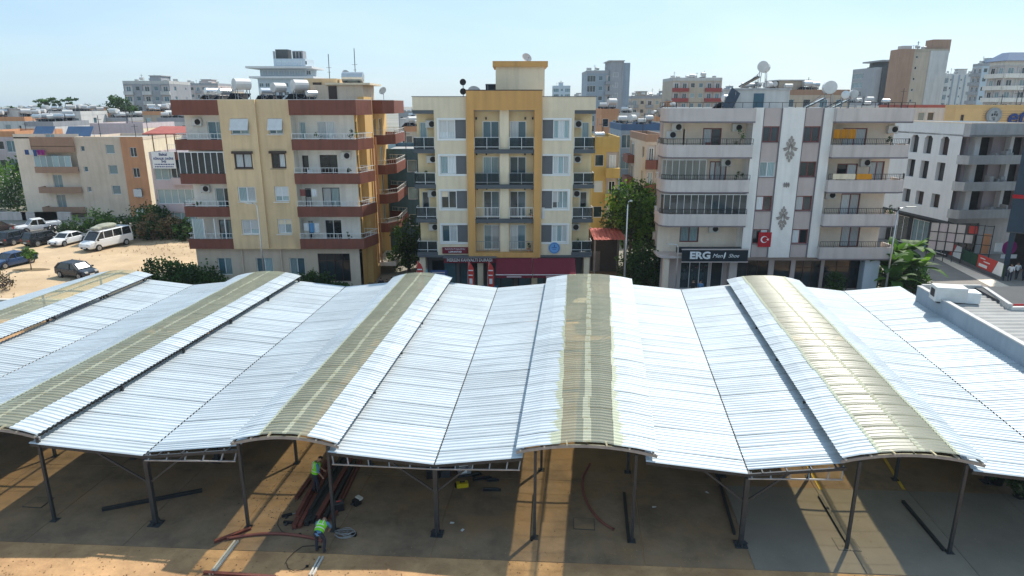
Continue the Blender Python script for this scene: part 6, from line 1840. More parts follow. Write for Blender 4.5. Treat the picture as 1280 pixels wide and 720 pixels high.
v = car('white minibus with dark side windows and a load on its roof, by the hedge', gp(105, 317), gp(153, 306), 'car_white', 'van', 'minibus', 'minibus', mid=gp(129, 311) + Vector((0, .8, 0)))
ld = thing('roof_load', 'grey tarpaulin covered load lying on the white minibus', 'load', (v.location.x - .2, v.location.y, 2.3), v.rotation_euler.z)
mb = MB(); mb.sphere((-.4, 0, .22), 1.5, .75, .34, 14, 7); mb.sphere((.9, .1, .15), .7, .6, .25, 10, 6); mb.build('tarpaulin', 'tarp', ld)
mb = MB()
for x in (-1.6, 0, 1.4): mb.beam((x, -.8, .02), (x, .8, .02), .05)
mb.beam((-1.8, -.8, .02), (1.6, -.8, .02), .04); mb.beam((-1.8, .8, .02), (1.6, .8, .02), .04); mb.build('rack', 'steel_grey', ld)
car('white sedan parked between the minibus and the black car', gp(67, 311), gp(100, 303), 'car_white', 'sedan', mid=gp(82, 306) + Vector((0, .6, 0)))
car('black estate car with a red tail lamp beside the white sedan', gp(74, 302), gp(33, 310), 'car_black', 'suv', mid=gp(52, 306) + Vector((0, .5, 0)))
car('dark blue grey car second from the left in the shaded row', gp(46, 300), gp(7, 309), 'car_dark', 'suv', mid=gp(24, 305) + Vector((-.6, .6, 0)))
car('teal car at the left end of the shaded row, cut by the picture edge', gp(8, 301), gp(-24, 308), 'car_teal', 'hatch', mid=gp(-6, 304) + Vector((-1, .4, 0)))
v = car('white pickup standing behind the black car on the far yard road', gp(26, 293), gp(60, 289), 'car_white', 'pickup', 'pickup_truck', 'pickup', mid=gp(43, 291) + Vector((0, 1.0, 0)))
car('grey car partly cut by the left edge behind the shaded row', gp(8, 289), gp(-22, 293), 'car_brown', 'hatch', mid=gp(-4, 291) + Vector((-.4, .6, 0)))
car('shiny blue sedan in the sun on the sandy yard', gp(-8, 338), gp(36, 328), 'car_blue', 'sedan', mid=gp(13, 333) + Vector((0, .4, 0)))
v = car('dark blue car with a silver sunshade behind its windscreen next to the canopy', gp(113, 351), gp(73, 346), 'car_dark', 'hatch', mid=gp(92, 348) + Vector((0, .7, 0)))
mb = MB(); mb.add([(1.12, -.6, 1.0), (1.12, .6, 1.0), (.56, .5, 1.43), (.56, -.5, 1.43)], [(0, 1, 2, 3)]); mb.build('sunshade', 'foil', v)
for i in range(3):
    c = gp(62 + i * 8, 291 + i * .6)
    t = thing('motorbike', ['dark motorbike left of three behind the black car', 'dark motorbike in the middle behind the black car', 'dark motorbike right of three near the hedge'][i], 'motorbike', (c.x, c.y, 0), 1.2 + .3 * i, 'parked motorbikes')
    wm, hm = wheel_meshes(.3)
    for x in (-.62, .62):
        w_ = ob('wheel', wm, t, (x, 0, .3)); ob('rim', hm, w_)
    mb = MB(); mb.tube([(-.6, 0, .75), (-.1, 0, .72), (.2, 0, .85), (.45, 0, .8)], [.12, .16, .17, .1], 8); mb.box(-.2, -.13, .3, .25, .13, .65); mb.build('body', 'car_black', t, smooth=True)
    mb = MB(); mb.beam((.62, 0, .3), (.42, 0, .95), .06); mb.beam((.4, -.35, 1.0), (.4, .35, 1.0), .04); mb.build('handlebar', 'steel_dark', t)
c = gp(10, 283)
t = thing('traffic_cone', 'small red and white traffic cone beside the white pickup', 'traffic cone', (gp(18, 290).x, gp(18, 290).y, 0))
mb = MB(); mb.tube([(0, 0, 0.03), (0, 0, .75)], [.2, .05], 12); mb.build('cone', 'banner_red', t)
mb = MB(); mb.box(-.25, -.25, 0, .25, .25, .04); mb.build('foot', 'black', t)
for i, (px, py) in enumerate(((-5, 279), (35, 279), (52, 279))):
    c = at_z(px, py, 0); t = thing('garden_wall', ['low wall at the left edge beyond the pickup', 'low pale wall section behind the white pickup', 'low pale wall section left of the hedge'][i], 'wall', (c.x, 97, 0), 0, 'low garden walls')
    mb = MB(); mb.box(-2.6, -.15, 0, 2.6, .15, 1.1); mb.build('wall', 'wall_grey', t)
    mb = MB(); mb.box(-2.65, -.2, 1.1, 2.65, .2, 1.18); mb.build('coping', 'city_white', t)

# ================================================================ street furniture
def lamp(label, px, py_top, Y, arm, base=0.1):
    c = up(px, py_top, Y); h = c.z
    t = thing('street_lamp', label, 'street lamp', (c.x, Y, base), 0, 'street lamps')
    mb = MB(); mb.tube([(0, 0, 0), (0, 0, h * .5), (0, 0, h - base - .35), (arm * .12, 0, h - base - .08), (arm * .45, 0, h - base)], [.085, .07, .05, .045, .035], 8)
    mb.build('pole', 'chrome', t, smooth=True)
    mb = MB(); mb.box(min(arm * .42, arm), -.12, h - base - .05, max(arm * .42, arm), .12, h - base + .06); mb.build('lamp_head', 'steel_light', t)
    mb = MB(); mb.box(-.16, -.16, 0, .16, .16, .06); mb.build('foot', 'steel_grey', t)
lamp('grey street lamp in front of the tan house', 321, 254, 55.3, -.9)
lamp('street lamp with a short head standing in the tree gap', 785, 251, 55.6, .35)
lamp('curved street lamp left of the clothes shop sign', 848, 305, 55.2, -1.0)
lamp('street lamp leaning over the banana plants at the corner', 1123, 259, 56.0, 1.5)
def feather(label, px, py, Y, mat):
    c = up(px, py, Y); h = c.z
    t = thing('feather_flag', label, 'advertising flag', (c.x, Y, .1), random.uniform(-.15, .15), 'red feather flags')
    mb = MB(); mb.tube([(-.25, 0, 0), (-.25, 0, h * .7), (-.1, 0, h - .1)], .018, 6); mb.build('pole', 'steel_light', t)
    mb = MB(); vs = []
    for q in range(11):
        f = q / 10; w = .55 * (1 if f < .72 else math.cos((f - .72) / .28 * 1.5) ** .7)
        z = lerp(.35, h - .12, f); vs += [(-.24 + .1 * max(0, f - .7), .02 * math.sin(f * 6), z), (-.24 + w + .1 * max(0, f - .7), .05 * math.sin(f * 6 + 1), z)]
    mb.add(vs, [(2 * q, 2 * q + 1, 2 * q + 3, 2 * q + 2) for q in range(10)]); fl_ = mb.build('banner', mat, t)
    mb = MB()
    for f in (.18, .3, .62, .74): mb.box(-.18, -.04, h * f, .22, -.03, h * f + .1)
    mb.box(-.1, -.04, h * .42, .16, -.03, h * .55); mb.build('print', 'sign_white', t)
    mb = MB(); mb.box(-.4, -.2, 0, -.05, .2, .12); mb.build('weight', 'steel_grey', t)
feather('red feather flag left of the breakfast shop, nearest the tan house', 524, 326, 55.6, 'banner_red')
feather('red feather flag in front of the breakfast shop, left of two', 588, 327, 55.2, 'banner_red')
feather('red feather flag in front of the breakfast shop, right of two', 613, 327, 55.1, 'banner_red')
t = thing('parasol', 'closed turquoise parasol beside the left red feather flag', 'parasol', (up(533, 330, 56).x, 56, .12))
mb = MB(); mb.tube([(0, 0, 0), (0, 0, 2.6)], .03, 6); mb.build('pole', 'steel_light', t)
mb = MB(); mb.tube([(0, 0, 1.0), (0, 0, 1.5), (0, 0, 2.55)], [.32, .28, .04], 9); mb.build('canopy', 'cloth_teal', t)
for i, px in enumerate((577, 604, 622)):
    c = up(px, 350, 55.9)
    t = thing('cafe_chair', ['pale blue plastic chair left of the feather flags', 'pale blue plastic chair between the two feather flags', 'pale blue plastic chair right of the feather flags'][i], 'chair', (c.x, 56.2, .12), .4 * i, 'plastic chairs outside the breakfast shop')
    mb = MB(); mb.box(-.25, -.25, .42, .25, .25, .46); mb.build('seat', 'shirt_blue', t)
    mb = MB(); mb.box(-.25, .22, .46, .25, .26, .95); mb.build('backrest', 'shirt_blue', t)
    for sx in (-1, 1):
        for sy in (-1, 1): mb = MB(); mb.beam((sx * .22, sy * .22, 0), (sx * .2, sy * .2, .42), .04); mb.build('leg', 'shirt_blue', t)
t = thing('menu_board', 'dark purple menu board with pale print left of the shop window', 'sign', (up(550, 335, 56.5).x - .9, 56.6, .12))
mb = MB(); mb.box(0, 0, .9, 1.5, .06, 2.3); mb.build('board', 'cloth_blue', t)
mb = MB()
for z in (1.3, 1.6, 1.85, 2.05): mb.box(.2, -.01, z, 1.3, 0, z + .09)
mb.build('print', 'pinkish', t)
mb = MB(); mb.beam((.1, .03, 0), (.1, .03, .9), .05); mb.beam((1.4, .03, 0), (1.4, .03, .9), .05); mb.build('leg', 'steel_dark', t)
# pergola with red tin roof in the right gap
c0 = up(742, 298, 62); c1 = up(783, 298, 62)
t = thing('pergola', 'shed with a faded red tin roof right of the cream house', 'shed', (c0.x, 62, 0))
w = c1.x - c0.x
for i in range(8):
    mb = MB(); a, b = w * i / 8 + .01, w * (i + 1) / 8 - .01
    z0, z1 = c0.z - .1, c0.z + .25
    mb.add([(a, -.3, z0), ((a + b) / 2, -.3, z0 + .05), (b, -.3, z0), (a, 4, z1), ((a + b) / 2, 4, z1 + .05), (b, 4, z1)], [(0, 1, 4, 3), (1, 2, 5, 4)]); mb.build('roof_sheet', 'roof_red', t)
for x in (.15, w - .15):
    for y in (0, 3.8): mb = MB(); mb.box(x - .07, y - .07, 0, x + .07, y + .07, c0.z - .1 + y * .12); mb.build('post', 'steel_grey', t)
mb = MB(); mb.box(0, 3.9, 0, w, 4.0, c0.z + .2); mb.build('back_wall', 'slab_grey', t)
mb = MB(); mb.box(.5, 3.84, 0, 1.2, 3.89, 2.1); mb.build('door', 'steel_grey', t)
sheet('path', [(c0.x - .2, 57.3), (c1.x + .6, 57.3), (c1.x + .4, 62), (c0.x - .2, 62)], 0.01, 'peach_wall')
# green fence with red banners along the side street
P0, P1 = at_z(1168, 314, 0), at_z(1253, 351, 0)
d = (P1 - P0).normalized(); rz = math.atan2(d.y, d.x); LF = (P1 - P0).length
t = thing('site_fence', 'green boarded site fence carrying red banners along the side street', 'fence', (P0.x, P0.y, 0), rz)
n = 9
for i in range(n):
    mb = MB(); mb.box(LF * i / n + .02, -.03, .35, LF * (i + 1) / n - .02, .03, 1.5); mb.build('panel', 'fence_green', t)
for i in range(n + 1): mb = MB(); mb.box(LF * i / n - .04, .03, 0, LF * i / n + .04, .1, 1.6); mb.build('post', 'steel_dark', t)
mb = MB(); mb.box(0, -.2, 0, LF, .12, .34); mb.build('footing', 'slab_grey', t)
for i, (a, b) in enumerate(((.06, .42), (.66, .985))):
    bn = thing('banner', ['red and white banner on the green fence, nearer the banana plants', 'red and white banner on the green fence, nearer the walking people'][i], 'banner', (P0.x + d.x * LF * a, P0.y + d.y * LF * a, .3), rz, 'red banners on the green fence')
    wb = LF * (b - a)
    mb = MB(); mb.add([(0, -.06, 0), (wb * .62, -.06, 0), (wb * .78, -.06, 1.35), (0, -.06, 1.35)], [(0, 1, 2, 3)]); mb.build('red_print', 'banner_red', bn)
    mb = MB(); mb.add([(wb * .63, -.06, 0), (wb, -.06, 0), (wb, -.06, 1.35), (wb * .79, -.06, 1.35)], [(0, 1, 2, 3)]); mb.build('white_print', 'sign_white', bn)
    mb = MB(); mb.box(wb * .08, -.075, .2, wb * .42, -.061, .5); mb.box(wb * .1, -.075, 1.0, wb * .3, -.061, 1.1); mb.box(wb * .25, -.075, .75, wb * .5, -.061, .85); mb.build('lettering_block', 'sign_white', bn)
# gridded hoarding behind the fence
P2, P3 = Vector((xa(1160, 71.0, 2), 71.0, 0)), Vector((xa(1238, 68.2, 2), 68.2, 0))
d2 = (P3 - P2).normalized(); L2 = (P3 - P2).length
t = thing('site_hoarding', 'tall lattice of dark poles with pale sheets in front of the unfinished house', 'hoarding', (P2.x, P2.y, 0), math.atan2(d2.y, d2.x))
for i in range(8):
    mb = MB(); mb.box(L2 * i / 7 - .04, -.04, 0, L2 * i / 7 + .04, .04, 4.3); mb.build('pole', 'steel_dark', t)
for z in (1.2, 2.2, 3.2, 4.2): mb = MB(); mb.box(0, -.05, z - .03, L2, .05, z + .03); mb.build('rail', 'steel_dark', t)
for i in range(5):
    for j in range(3):
        if (i, j) in ((4, 0), (3, 0), (4, 2)): continue
        mb = MB(); mb.box(L2 * i / 7 + .06, .0, 1.25 + j, L2 * (i + 1) / 7 - .06, .03, 2.15 + j); mb.build('sheet', 'wall_grey' if (i + j) % 3 else 'pinkish', t)
mb = MB(); mb.box(L2 * .62, -.02, 3.3, L2 * .75, .02, 4.1); mb.build('notice', 'banner_red', t); mb = MB(); mb.box(L2 * .86, -.02, 1.3, L2 * .98, .02, 3.4); mb.build('notice', 'terracotta', t)
sheet('side_pavement', [at_z(1168, 322, 0), at_z(1178, 322, 0), at_z(1280, 366, 0), at_z(1252, 366, 0)], .03, 'peach_wall')

# ================================================================ people
def person(label, loc, rz, J, colours, vest=False, helmet=False, h=1.75, hair='hair', group=None, hand=True):
    """J: joints by name in metres for a 1.75 m figure; the body is one skinned surface"""
    t = thing('person', label, 'person', loc, rz, group)
    s = h / 1.75
    names, pts, rad, edges, region = [], [], [], [], []
    def add(n, p, r, par=None, reg='top'):
        names.append(n); pts.append(Vector(p)); rad.append(r); region.append(reg)
        if par is not None: edges.append((names.index(par), len(names) - 1))
    add('pelvis', J['pelvis'], .135, None, 'legs')
    mid = J['pelvis'].lerp(J['chest'], .5)
    add('waist', mid, .13, 'pelvis', 'top'); add('chest', J['chest'], .155, 'waist', 'top'); add('neck', J['neck'], .06, 'chest', 'skin'); add('skull', J['neck'].lerp(J['head'], .55), .055, 'neck', 'skin')
    for sd in ('L', 'R'):
        add('sh' + sd, J['sh' + sd], .078, 'chest', 'top'); add('el' + sd, J['el' + sd], .052, 'sh' + sd, 'top'); add('wr' + sd, J['wr' + sd], .032, 'el' + sd, 'skin')
        v = (J['wr' + sd] - J['el' + sd]).normalized()
        palm = J['wr' + sd] + v * .075; add('palm' + sd, palm, .034, 'wr' + sd, 'skin')
        a = v.orthogonal().normalized(); b = v.cross(a)
        if hand:
            for q in range(4):
                base = palm + a * (-.033 + .022 * q) + v * .03
                add('f%d%s' % (q, sd), base, .011, 'palm' + sd, 'skin')
                add('g%d%s' % (q, sd), base + v * (.032 + .006 * (q in (1, 2))) + b * .014, .0095, 'f%d%s' % (q, sd), 'skin')
                add('k%d%s' % (q, sd), base + v * (.055 + .008 * (q in (1, 2))) + b * .035, .008, 'g%d%s' % (q, sd), 'skin')
            add('t0' + sd, J['wr' + sd] + v * .05 + a * .045 + b * .01, .012, 'palm' + sd, 'skin'); add('t1' + sd, J['wr' + sd] + v * .085 + a * .065 + b * .025, .0095, 't0' + sd, 'skin')
        add('hip' + sd, J['hip' + sd], .105, 'pelvis', 'legs'); add('kn' + sd, J['kn' + sd], .068, 'hip' + sd, 'legs'); add('an' + sd, J['an' + sd], .048, 'kn' + sd, 'legs')
        f = J.get('fw', Vector((0, -1, 0)))
        add('heel' + sd, J['an' + sd] + Vector((0, 0, -.045)) - f * .03, .042, 'an' + sd, 'shoe'); add('toe' + sd, J['an' + sd] + f * .16 + Vector((0, 0, -.055)), .036, 'heel' + sd, 'shoe')
    me = bpy.data.meshes.new('body_frame'); me.from_pydata([p * s for p in pts], edges, [])
    o = bpy.data.objects.new('body', me); COL.objects.link(o)
    sk = o.modifiers.new('skin', 'SKIN'); sk.use_smooth_shade = True; sk.branch_smoothing = .3
    for i, v in enumerate(me.skin_vertices[0].data):
        v.radius = (rad[i] * s, rad[i] * s); v.use_root = (i == 0)
    sb = o.modifiers.new('sub', 'SUBSURF'); sb.levels = 1; sb.render_levels = 1
    bpy.context.view_layer.update()
    ev = o.evaluated_get(bpy.context.evaluated_depsgraph_get())
    nm = bpy.data.meshes.new_from_object(ev)
    bpy.data.objects.remove(o)
    bm = bmesh.new(); bm.from_mesh(nm)
    order = ['top', 'legs', 'skin', 'shoe']
    segs = [(pts[a] * s, pts[b] * s, region[b], rad[b]) for a, b in edges]
    for f in bm.faces:
        c = f.calc_center_median(); best = None
        for a, b, rg, rr in segs:
            ab = b - a; u = max(0, min(1, (c - a).dot(ab) / max(1e-9, ab.length_squared))); dd = (c - (a + ab * u)).length - rr * .6
            if best is None or dd < best[0]: best = (dd, rg)
        f.material_index = order.index(best[1]); f.smooth = True
    # head with a face, joined to the neck
    hd = J['head'] * s; up_ = (J['head'] - J['neck']).normalized(); fw = J.get('face', J.get('fw', Vector((0, -1, 0)))).normalized()
    rt = fw.cross(up_).normalized(); fw = up_.cross(rt).normalized()
    B = Matrix((rt, fw, up_)).transposed()
    hb = MB(); hb.sphere((0, 0, 0), .078, .098, .118, 14, 10)
    def shape(p):
        x, y, z = p
        if z < -.03: x *= 1 - (-z - .03) * 3.2; y *= 1 - (-z - .03) * 1.2
        if y > .07 and abs(x) < .03 and -.045 < z < .02: y += .018
        if y > .05 and .01 < abs(x) < .05 and 0 < z < .035: y -= .012
        return (x, y, z)
    hb.v = [shape(v) for v in hb.v]
    hb.m = [0] * len(hb.f)
    hb.add([(0, .093, .022), (-.014, .092, -.028), (.014, .092, -.028), (0, .122, -.022)], [(0, 1, 3), (0, 3, 2), (1, 2, 3)])
    for sx in (-1, 1): hb.sphere((sx * .078, -.005, -.01), .012, .02, .03, 6, 4); hb.sphere((sx * .032, .083, .015), .012, .009, .008, 6, 4, 1)
    hb.box(-.024, .083, -.062, .024, .094, -.054, 1)
    vm = [bm.verts.new(hd + (B @ Vector(v)) * s) for v in hb.v]
    for f, mi in zip(hb.f, hb.m):
        try:
            q = bm.faces.new([vm[i] for i in f]); q.material_index = 4 if mi else 2; q.smooth = True
        except ValueError: pass
    nm.materials.clear()
    for m in (colours['top'], colours['legs'], 'skin', colours.get('shoe', 'shoe'), 'hair'): nm.materials.append(MATS[m])
    bm.to_mesh(nm); bm.free()
    nm.name = 'body'
    ob('body', nm, t)
    # hair or helmet
    hh = MB(); k = 1.16 if helmet else 1.07
    hh.sphere((0, 0, 0), .08 * k, .1 * k, .118 * k, 14, 10)
    keep = [i for i, f in enumerate(hh.f) if sum(hh.v[j][2] for j in f) / len(f) > (.03 if helmet else (.045 - .6 * max(0, -sum(hh.v[j][1] for j in f) / len(f))))]
    hh.f = [hh.f[i] for i in keep]; hh.m = [0] * len(hh.f)
    if helmet: hh.add([(-.09, .08, .035), (.09, .08, .035), (.06, .16, .03), (-.06, .16, .03)], [(0, 1, 2, 3)])
    hh.v = [tuple(hd + (B @ Vector(v)) * s) for v in hh.v]
    hh.build('helmet' if helmet else 'hair', 'banner_red' if helmet == 'red' else ('yellow_tool' if helmet else hair), t, smooth=True)
    if vest:
        a, b = (J['pelvis'].lerp(J['chest'], .08)) * s, (J['neck'] - (J['neck'] - J['chest']) * .22) * s
        ax = (b - a).normalized(); side = ((J['shR'] - J['shL'])).normalized(); fr = side.cross(ax).normalized(); side = ax.cross(fr).normalized()
        def ring(f, kx, ky, n=16):
            c = a.lerp(b, f); return [c + side * (kx * s * math.cos(2 * math.pi * i / n)) + fr * (ky * s * math.sin(2 * math.pi * i / n)) for i in range(n)]
        prof = [(-.02, .185, .16), (.18, .18, .155), (.4, .185, .162), (.62, .205, .172), (.82, .215, .165), (.95, .19, .135), (1.02, .11, .09)]
        vb = MB(); vs = sum([ring(*p) for p in prof], []); n = 16
        vb.add(vs, [(i * n + q, i * n + (q + 1) % n, (i + 1) * n + (q + 1) % n, (i + 1) * n + q) for i in range(len(prof) - 1) for q in range(n)])
        vo = vb.build('vest', 'hivis', t, smooth=True)
        for f0 in (.22, .5):
            rb = MB(); vs = ring(f0, .192, .17) + ring(f0 + .07, .197, .173)
            rb.add(vs, [(q, (q + 1) % n, n + (q + 1) % n, n + q) for q in range(n)]); rb.build('reflective_band', 'reflective', vo, smooth=True)
        for sx in (-1, 1):
            rb = MB(); c = [a.lerp(b, f) + side * (sx * .09 * s) - fr * (ky * s) for f, ky in ((.5, .158), (.82, .163), (.97, .125))]
            rb.tube(c, .02, 5); rb.build('reflective_band', 'reflective', vo)
    return t
V3 = lambda *a: Vector(a)
def standing(step=0.0, lean=0.0, arm=.12):
    return dict(pelvis=V3(0, 0, .95), chest=V3(0, -lean * .5, 1.3), neck=V3(0, -lean, 1.5), head=V3(0, -lean * 1.3 - .02, 1.635), shL=V3(-.19, -lean * .8, 1.42), shR=V3(.19, -lean * .8, 1.42),
                elL=V3(-.26, .03 - lean + arm * step, 1.13), elR=V3(.26, .03 - lean - arm * step, 1.13), wrL=V3(-.25, -.1 - lean + 2 * arm * step, .9), wrR=V3(.25, -.1 - lean - 2 * arm * step, .9),
                hipL=V3(-.1, 0, .9), hipR=V3(.1, 0, .9), knL=V3(-.11, -.04 - step * .5, .5), knR=V3(.11, -.02 + step * .35, .5), anL=V3(-.11, .02 - step, .1), anR=V3(.11, .02 + step, .1))
# bending worker, seen from behind: faces away from us, hands down on the beam he works on
bend = dict(pelvis=V3(0, .16, .88), chest=V3(0, -.16, 1.02), neck=V3(0, -.38, 1.03), head=V3(.03, -.53, .97), shL=V3(-.2, -.28, 1.03), shR=V3(.2, -.28, 1.03), elL=V3(-.24, -.42, .76), elR=V3(.28, -.36, .76),
            wrL=V3(-.12, -.55, .55), wrR=V3(.2, -.52, .53), hipL=V3(-.11, .15, .84), hipR=V3(.11, .15, .84), knL=V3(-.16, .0, .48), knR=V3(.17, -.05, .48), anL=V3(-.15, .12, .1), anR=V3(.16, .06, .1), face=V3(0, -.3, -1))
c = at_z(402, 689)
person('worker in a green hi-vis vest bending over beams, seen from behind', (c.x, c.y, .012), math.pi - .12, bend, dict(top='shirt_blue', legs='denim'), vest=True, helmet='red', h=1.78, group='workers under the canopies')
st = standing(.08, .16)
st.update(elR=V3(.25, -.2, 1.12), wrR=V3(.18, -.38, .95), head=V3(0, -.27, 1.6))
c = at_z(396, 621)
person('worker in a green hi-vis vest standing on the beam pile, leaning forward', (c.x, c.y, .2), 2.0, st, dict(top='shirt_blue', legs='denim'), vest=True, h=1.75, group='workers under the canopies')
for i, (px, py, Y, top, legs, hz, lab) in enumerate(((1261, 352, 62.0, 'shirt_white', 'denim', 2.6, 'pedestrian in a white shirt walking past the red banner'), (1269, 352, 62.6, 'cloth_white', 'denim', 2.9, 'pedestrian with dark hair walking in the middle of three at the right'),
                                                  (1278, 352, 62.2, 'shirt_black', 'denim', 3.0, 'pedestrian in a black shirt at the right picture edge'))):
    c = up(px, py, Y); person(lab, (c.x, Y, .0), hz, standing(.14, .03), dict(top=top, legs=legs), h=1.72, group='pedestrians at the right', hand=False)
for i, (px, Y, top, lab) in enumerate(((476, 56.4, 'shirt_black', 'person in black standing left of three beside the tan house corner'), (483, 56.0, 'car_brown', 'person in brown in the middle of three beside the tan house corner'), (489, 56.6, 'shirt_black', 'person in dark clothes right of three near the shrubs'))):
    c = up(px, 345, Y); person(lab, (c.x, Y, .12), .4 * i, standing(.06, .02), dict(top=top, legs='denim'), h=1.7, group='people by the tan house corner', hand=False)
for i, (px, Y, top, lab) in enumerate(((867, 55.8, 'shirt_black', 'person in black outside the clothes shop window'), (876, 55.6, 'shirt_blue', 'person in a blue shirt outside the clothes shop window'))):
    c = up(px, 350, Y); person(lab, (c.x, Y, .12), 3.0 - .5 * i, standing(.05, .02), dict(top=top, legs='denim'), h=1.68, group='people outside the clothes shop', hand=False)

# ================================================================ steel and tools lying under the canopies
def lying(label, a, b, w, h, mat, z=0.02, group='steel beams lying on the floor', name='steel_beam', hollow=True, zb=None):
    p, q = at_z(*a, 0), at_z(*b, 0); L = (q - p).length
    t = thing(name, label, 'beam', (p.x, p.y, z), math.atan2(q.y - p.y, q.x - p.x), group)
    tilt = math.asin(min(.9, ((zb or z) - z) / L)); t.rotation_euler.y = -tilt
    mb = MB(); mb.box(0, -w / 2, 0, L, w / 2, h * .22); mb.box(0, -w / 2, h * .78, L, w / 2, h); mb.build('flange', mat, t)
    mb = MB(); mb.box(0.004, -w * .3 if hollow else -w * .08, h * .22, L - .004, w * .3 if hollow else w * .08, h * .78); mb.build('web', mat, t)
    return t
pile = [((368, 662), (411, 580), .2, 'steel_red', 'red brown beam at the left of the pile'), ((374.5, 661), (417, 579), .16, 'steel_red', 'second red brown beam from the left of the pile'), ((383, 658), (429, 576), .2, 'steel_black', 'black beam left of the middle of the pile'),
        ((390, 655), (433, 577), .18, 'steel_black', 'black beam in the middle of the pile'), ((398, 649), (439, 577), .2, 'steel_red', 'red brown beam right of the middle of the pile'), ((404, 655), (444, 578), .16, 'steel_black', 'black beam under the right post'),
        ((412, 652), (448, 577), .09, 'steel_red', 'thin red beam second from the right of the pile'), ((417, 650), (452, 577), .09, 'steel_red', 'thin red beam at the right of the pile')]
for a, b, w, m, lab in pile: lying(lab, a, b, w, w * 1.0, m, group='steel beam pile')
lying('short grey red beam left of the standing worker', (371, 625), (388, 601), .16, .14, 'steel_red', group='steel beam pile')
lying('upper red brown beam stacked on the pile', (372, 652), (408, 583), .14, .14, 'steel_red', z=.23, group='steel beam pile')
lying('upper black beam stacked on the pile', (388, 648), (428, 577), .14, .14, 'steel_black', z=.23, group='steel beam pile')
lying('long dark beam lying alone under the left butterfly canopy', (128, 639), (253, 615), .14, .14, 'steel_black')
lying('short red beam by the foot of the left centre post', (268, 679), (314, 662), .13, .1, 'steel_red')
lying('dark beam lying beside the foot of the middle skylight canopy right post', (780, 618), (786, 679), .12, .1, 'steel_black')
lying('dark beam lying left of the wide plated column', (897, 596), (918, 669), .1, .1, 'steel_black')
lying('dark beam lying left of the post with a square pad', (1024, 621), (1060, 682), .13, .1, 'steel_black')
lying('dark beam lying left of the last post at the right', (1128, 628), (1180, 690), .13, .1, 'steel_black')
lying('narrow dark beam beside the middle skylight canopy left post', (668, 618), (664.5, 677), .09, .08, 'steel_black')
lying('pale rail lying at the bottom edge, left of a pair', (262, 719), (294, 677), .07, .07, 'steel_light', z=.0)
lying('pale rail lying at the bottom edge, right of a pair', (266, 719), (298, 677), .07, .07, 'steel_light', z=.0)
lying('pale rail under the bending worker, left of a pair', (387, 720), (400, 697), .06, .07, 'steel_light', z=.0)
lying('pale rail under the bending worker, right of a pair', (391, 720), (404, 697), .06, .07, 'steel_light', z=.0)
lying('red beam along the bottom picture edge', (255, 717), (345, 723), .12, .1, 'steel_red', z=.0)
def bent(label, pts, r, mat):
    P = [at_z(*p, 0) for p in pts]
    Q = []
    for i in range(len(P) - 1):
        for k in range(6):
            f = k / 6; p0, p1, p2, p3 = P[max(0, i - 1)], P[i], P[i + 1], P[min(len(P) - 1, i + 2)]
            Q.append(.5 * ((2 * p1) + (p2 - p0) * f + (2 * p0 - 5 * p1 + 4 * p2 - p3) * f * f + (3 * p1 - p0 - 3 * p2 + p3) * f ** 3))
    Q.append(P[-1])
    t = thing('bent_pipe', label, 'pipe', tuple(P[0]), 0, 'bent red pipes')
    mb = MB(); mb.tube([q - P[0] + Vector((0, 0, r + .012)) for q in Q], r, 8); mb.build('pipe', mat, t, smooth=True)
    for k in (0, -1):
        d = (Q[1] - Q[0] if k == 0 else Q[-1] - Q[-2]).normalized(); e = Q[k] - P[0] + Vector((0, 0, r + .012))
        mb = MB(); mb.tube([e - d * .03, e + d * .03], r * 1.25, 8); mb.build('end_collar', mat, t)
bent('long red pipe arching over the floor to the bending worker', [(285, 675), (318, 670), (350, 669), (385, 673), (402, 678)], .06, 'steel_red')
bent('curved red pipe lying under the middle skylight canopy', [(737, 582), (729, 598), (729, 614), (736, 634), (750, 652), (766, 663)], .05, 'steel_red')
def wire(label, pts, r=.012, mat='black'):
    P = [at_z(*p, .03) for p in pts]
    t = thing('cable', label, 'cable', tuple(P[0]), 0, 'loose cables on the floor')
    mb = MB(); mb.tube([p - P[0] for p in P], r, 6); mb.build('cord', mat, t, smooth=True)
    mb = MB(); e = P[-1] - P[0]; mb.box(e.x - .05, e.y - .03, e.z - .02, e.x + .05, e.y + .03, e.z + .05); mb.build('plug', 'black', t)
wire('black cable curling from the beam pile over the floor', [(352, 640), (348, 648), (347, 656), (352, 664), (362, 668), (375, 668)])
wire('thin cable looping left of the bending worker', [(356, 705), (360, 698), (368, 690), (378, 683), (392, 682), (400, 684)])
wire('wire loop at the bottom edge below the worker', [(358, 704), (360, 710), (368, 714), (378, 712), (384, 708)])
rnd = random.Random(4)
t = thing('cable_coil', 'tangle of grey wire right of the bending worker', 'wire coil', tuple(at_z(430, 669, .012)))
mb = MB()
for k in range(7):
    rx, ry = rnd.uniform(.2, .42), rnd.uniform(.14, .3); ox, oy = rnd.uniform(-.15, .15), rnd.uniform(-.1, .1)
    mb.tube([(ox + rx * math.cos(a * .42), oy + ry * math.sin(a * .42), .03 + .02 * k + .01 * math.sin(a)) for a in range(16)], .012, 5)
w_ = mb.build('wire', 'steel_grey', t); w_['kind'] = 'stuff'
mb = MB(); mb.box(.3, -.1, 0, .5, .05, .1); mb.build('plug', 'black', t)
def tool(name, label, cat, px, py, boxes, rz=0.0, group='tools on the floor'):
    t = thing(name, label, cat, tuple(at_z(px, py, .015)), rz, group)
    for nm, m, b in boxes:
        mb = MB(); mb.box(*b); o = mb.build(nm, m, t)
        bv = o.modifiers.new('bevel', 'BEVEL'); bv.width = .02; bv.segments = 2
    return t
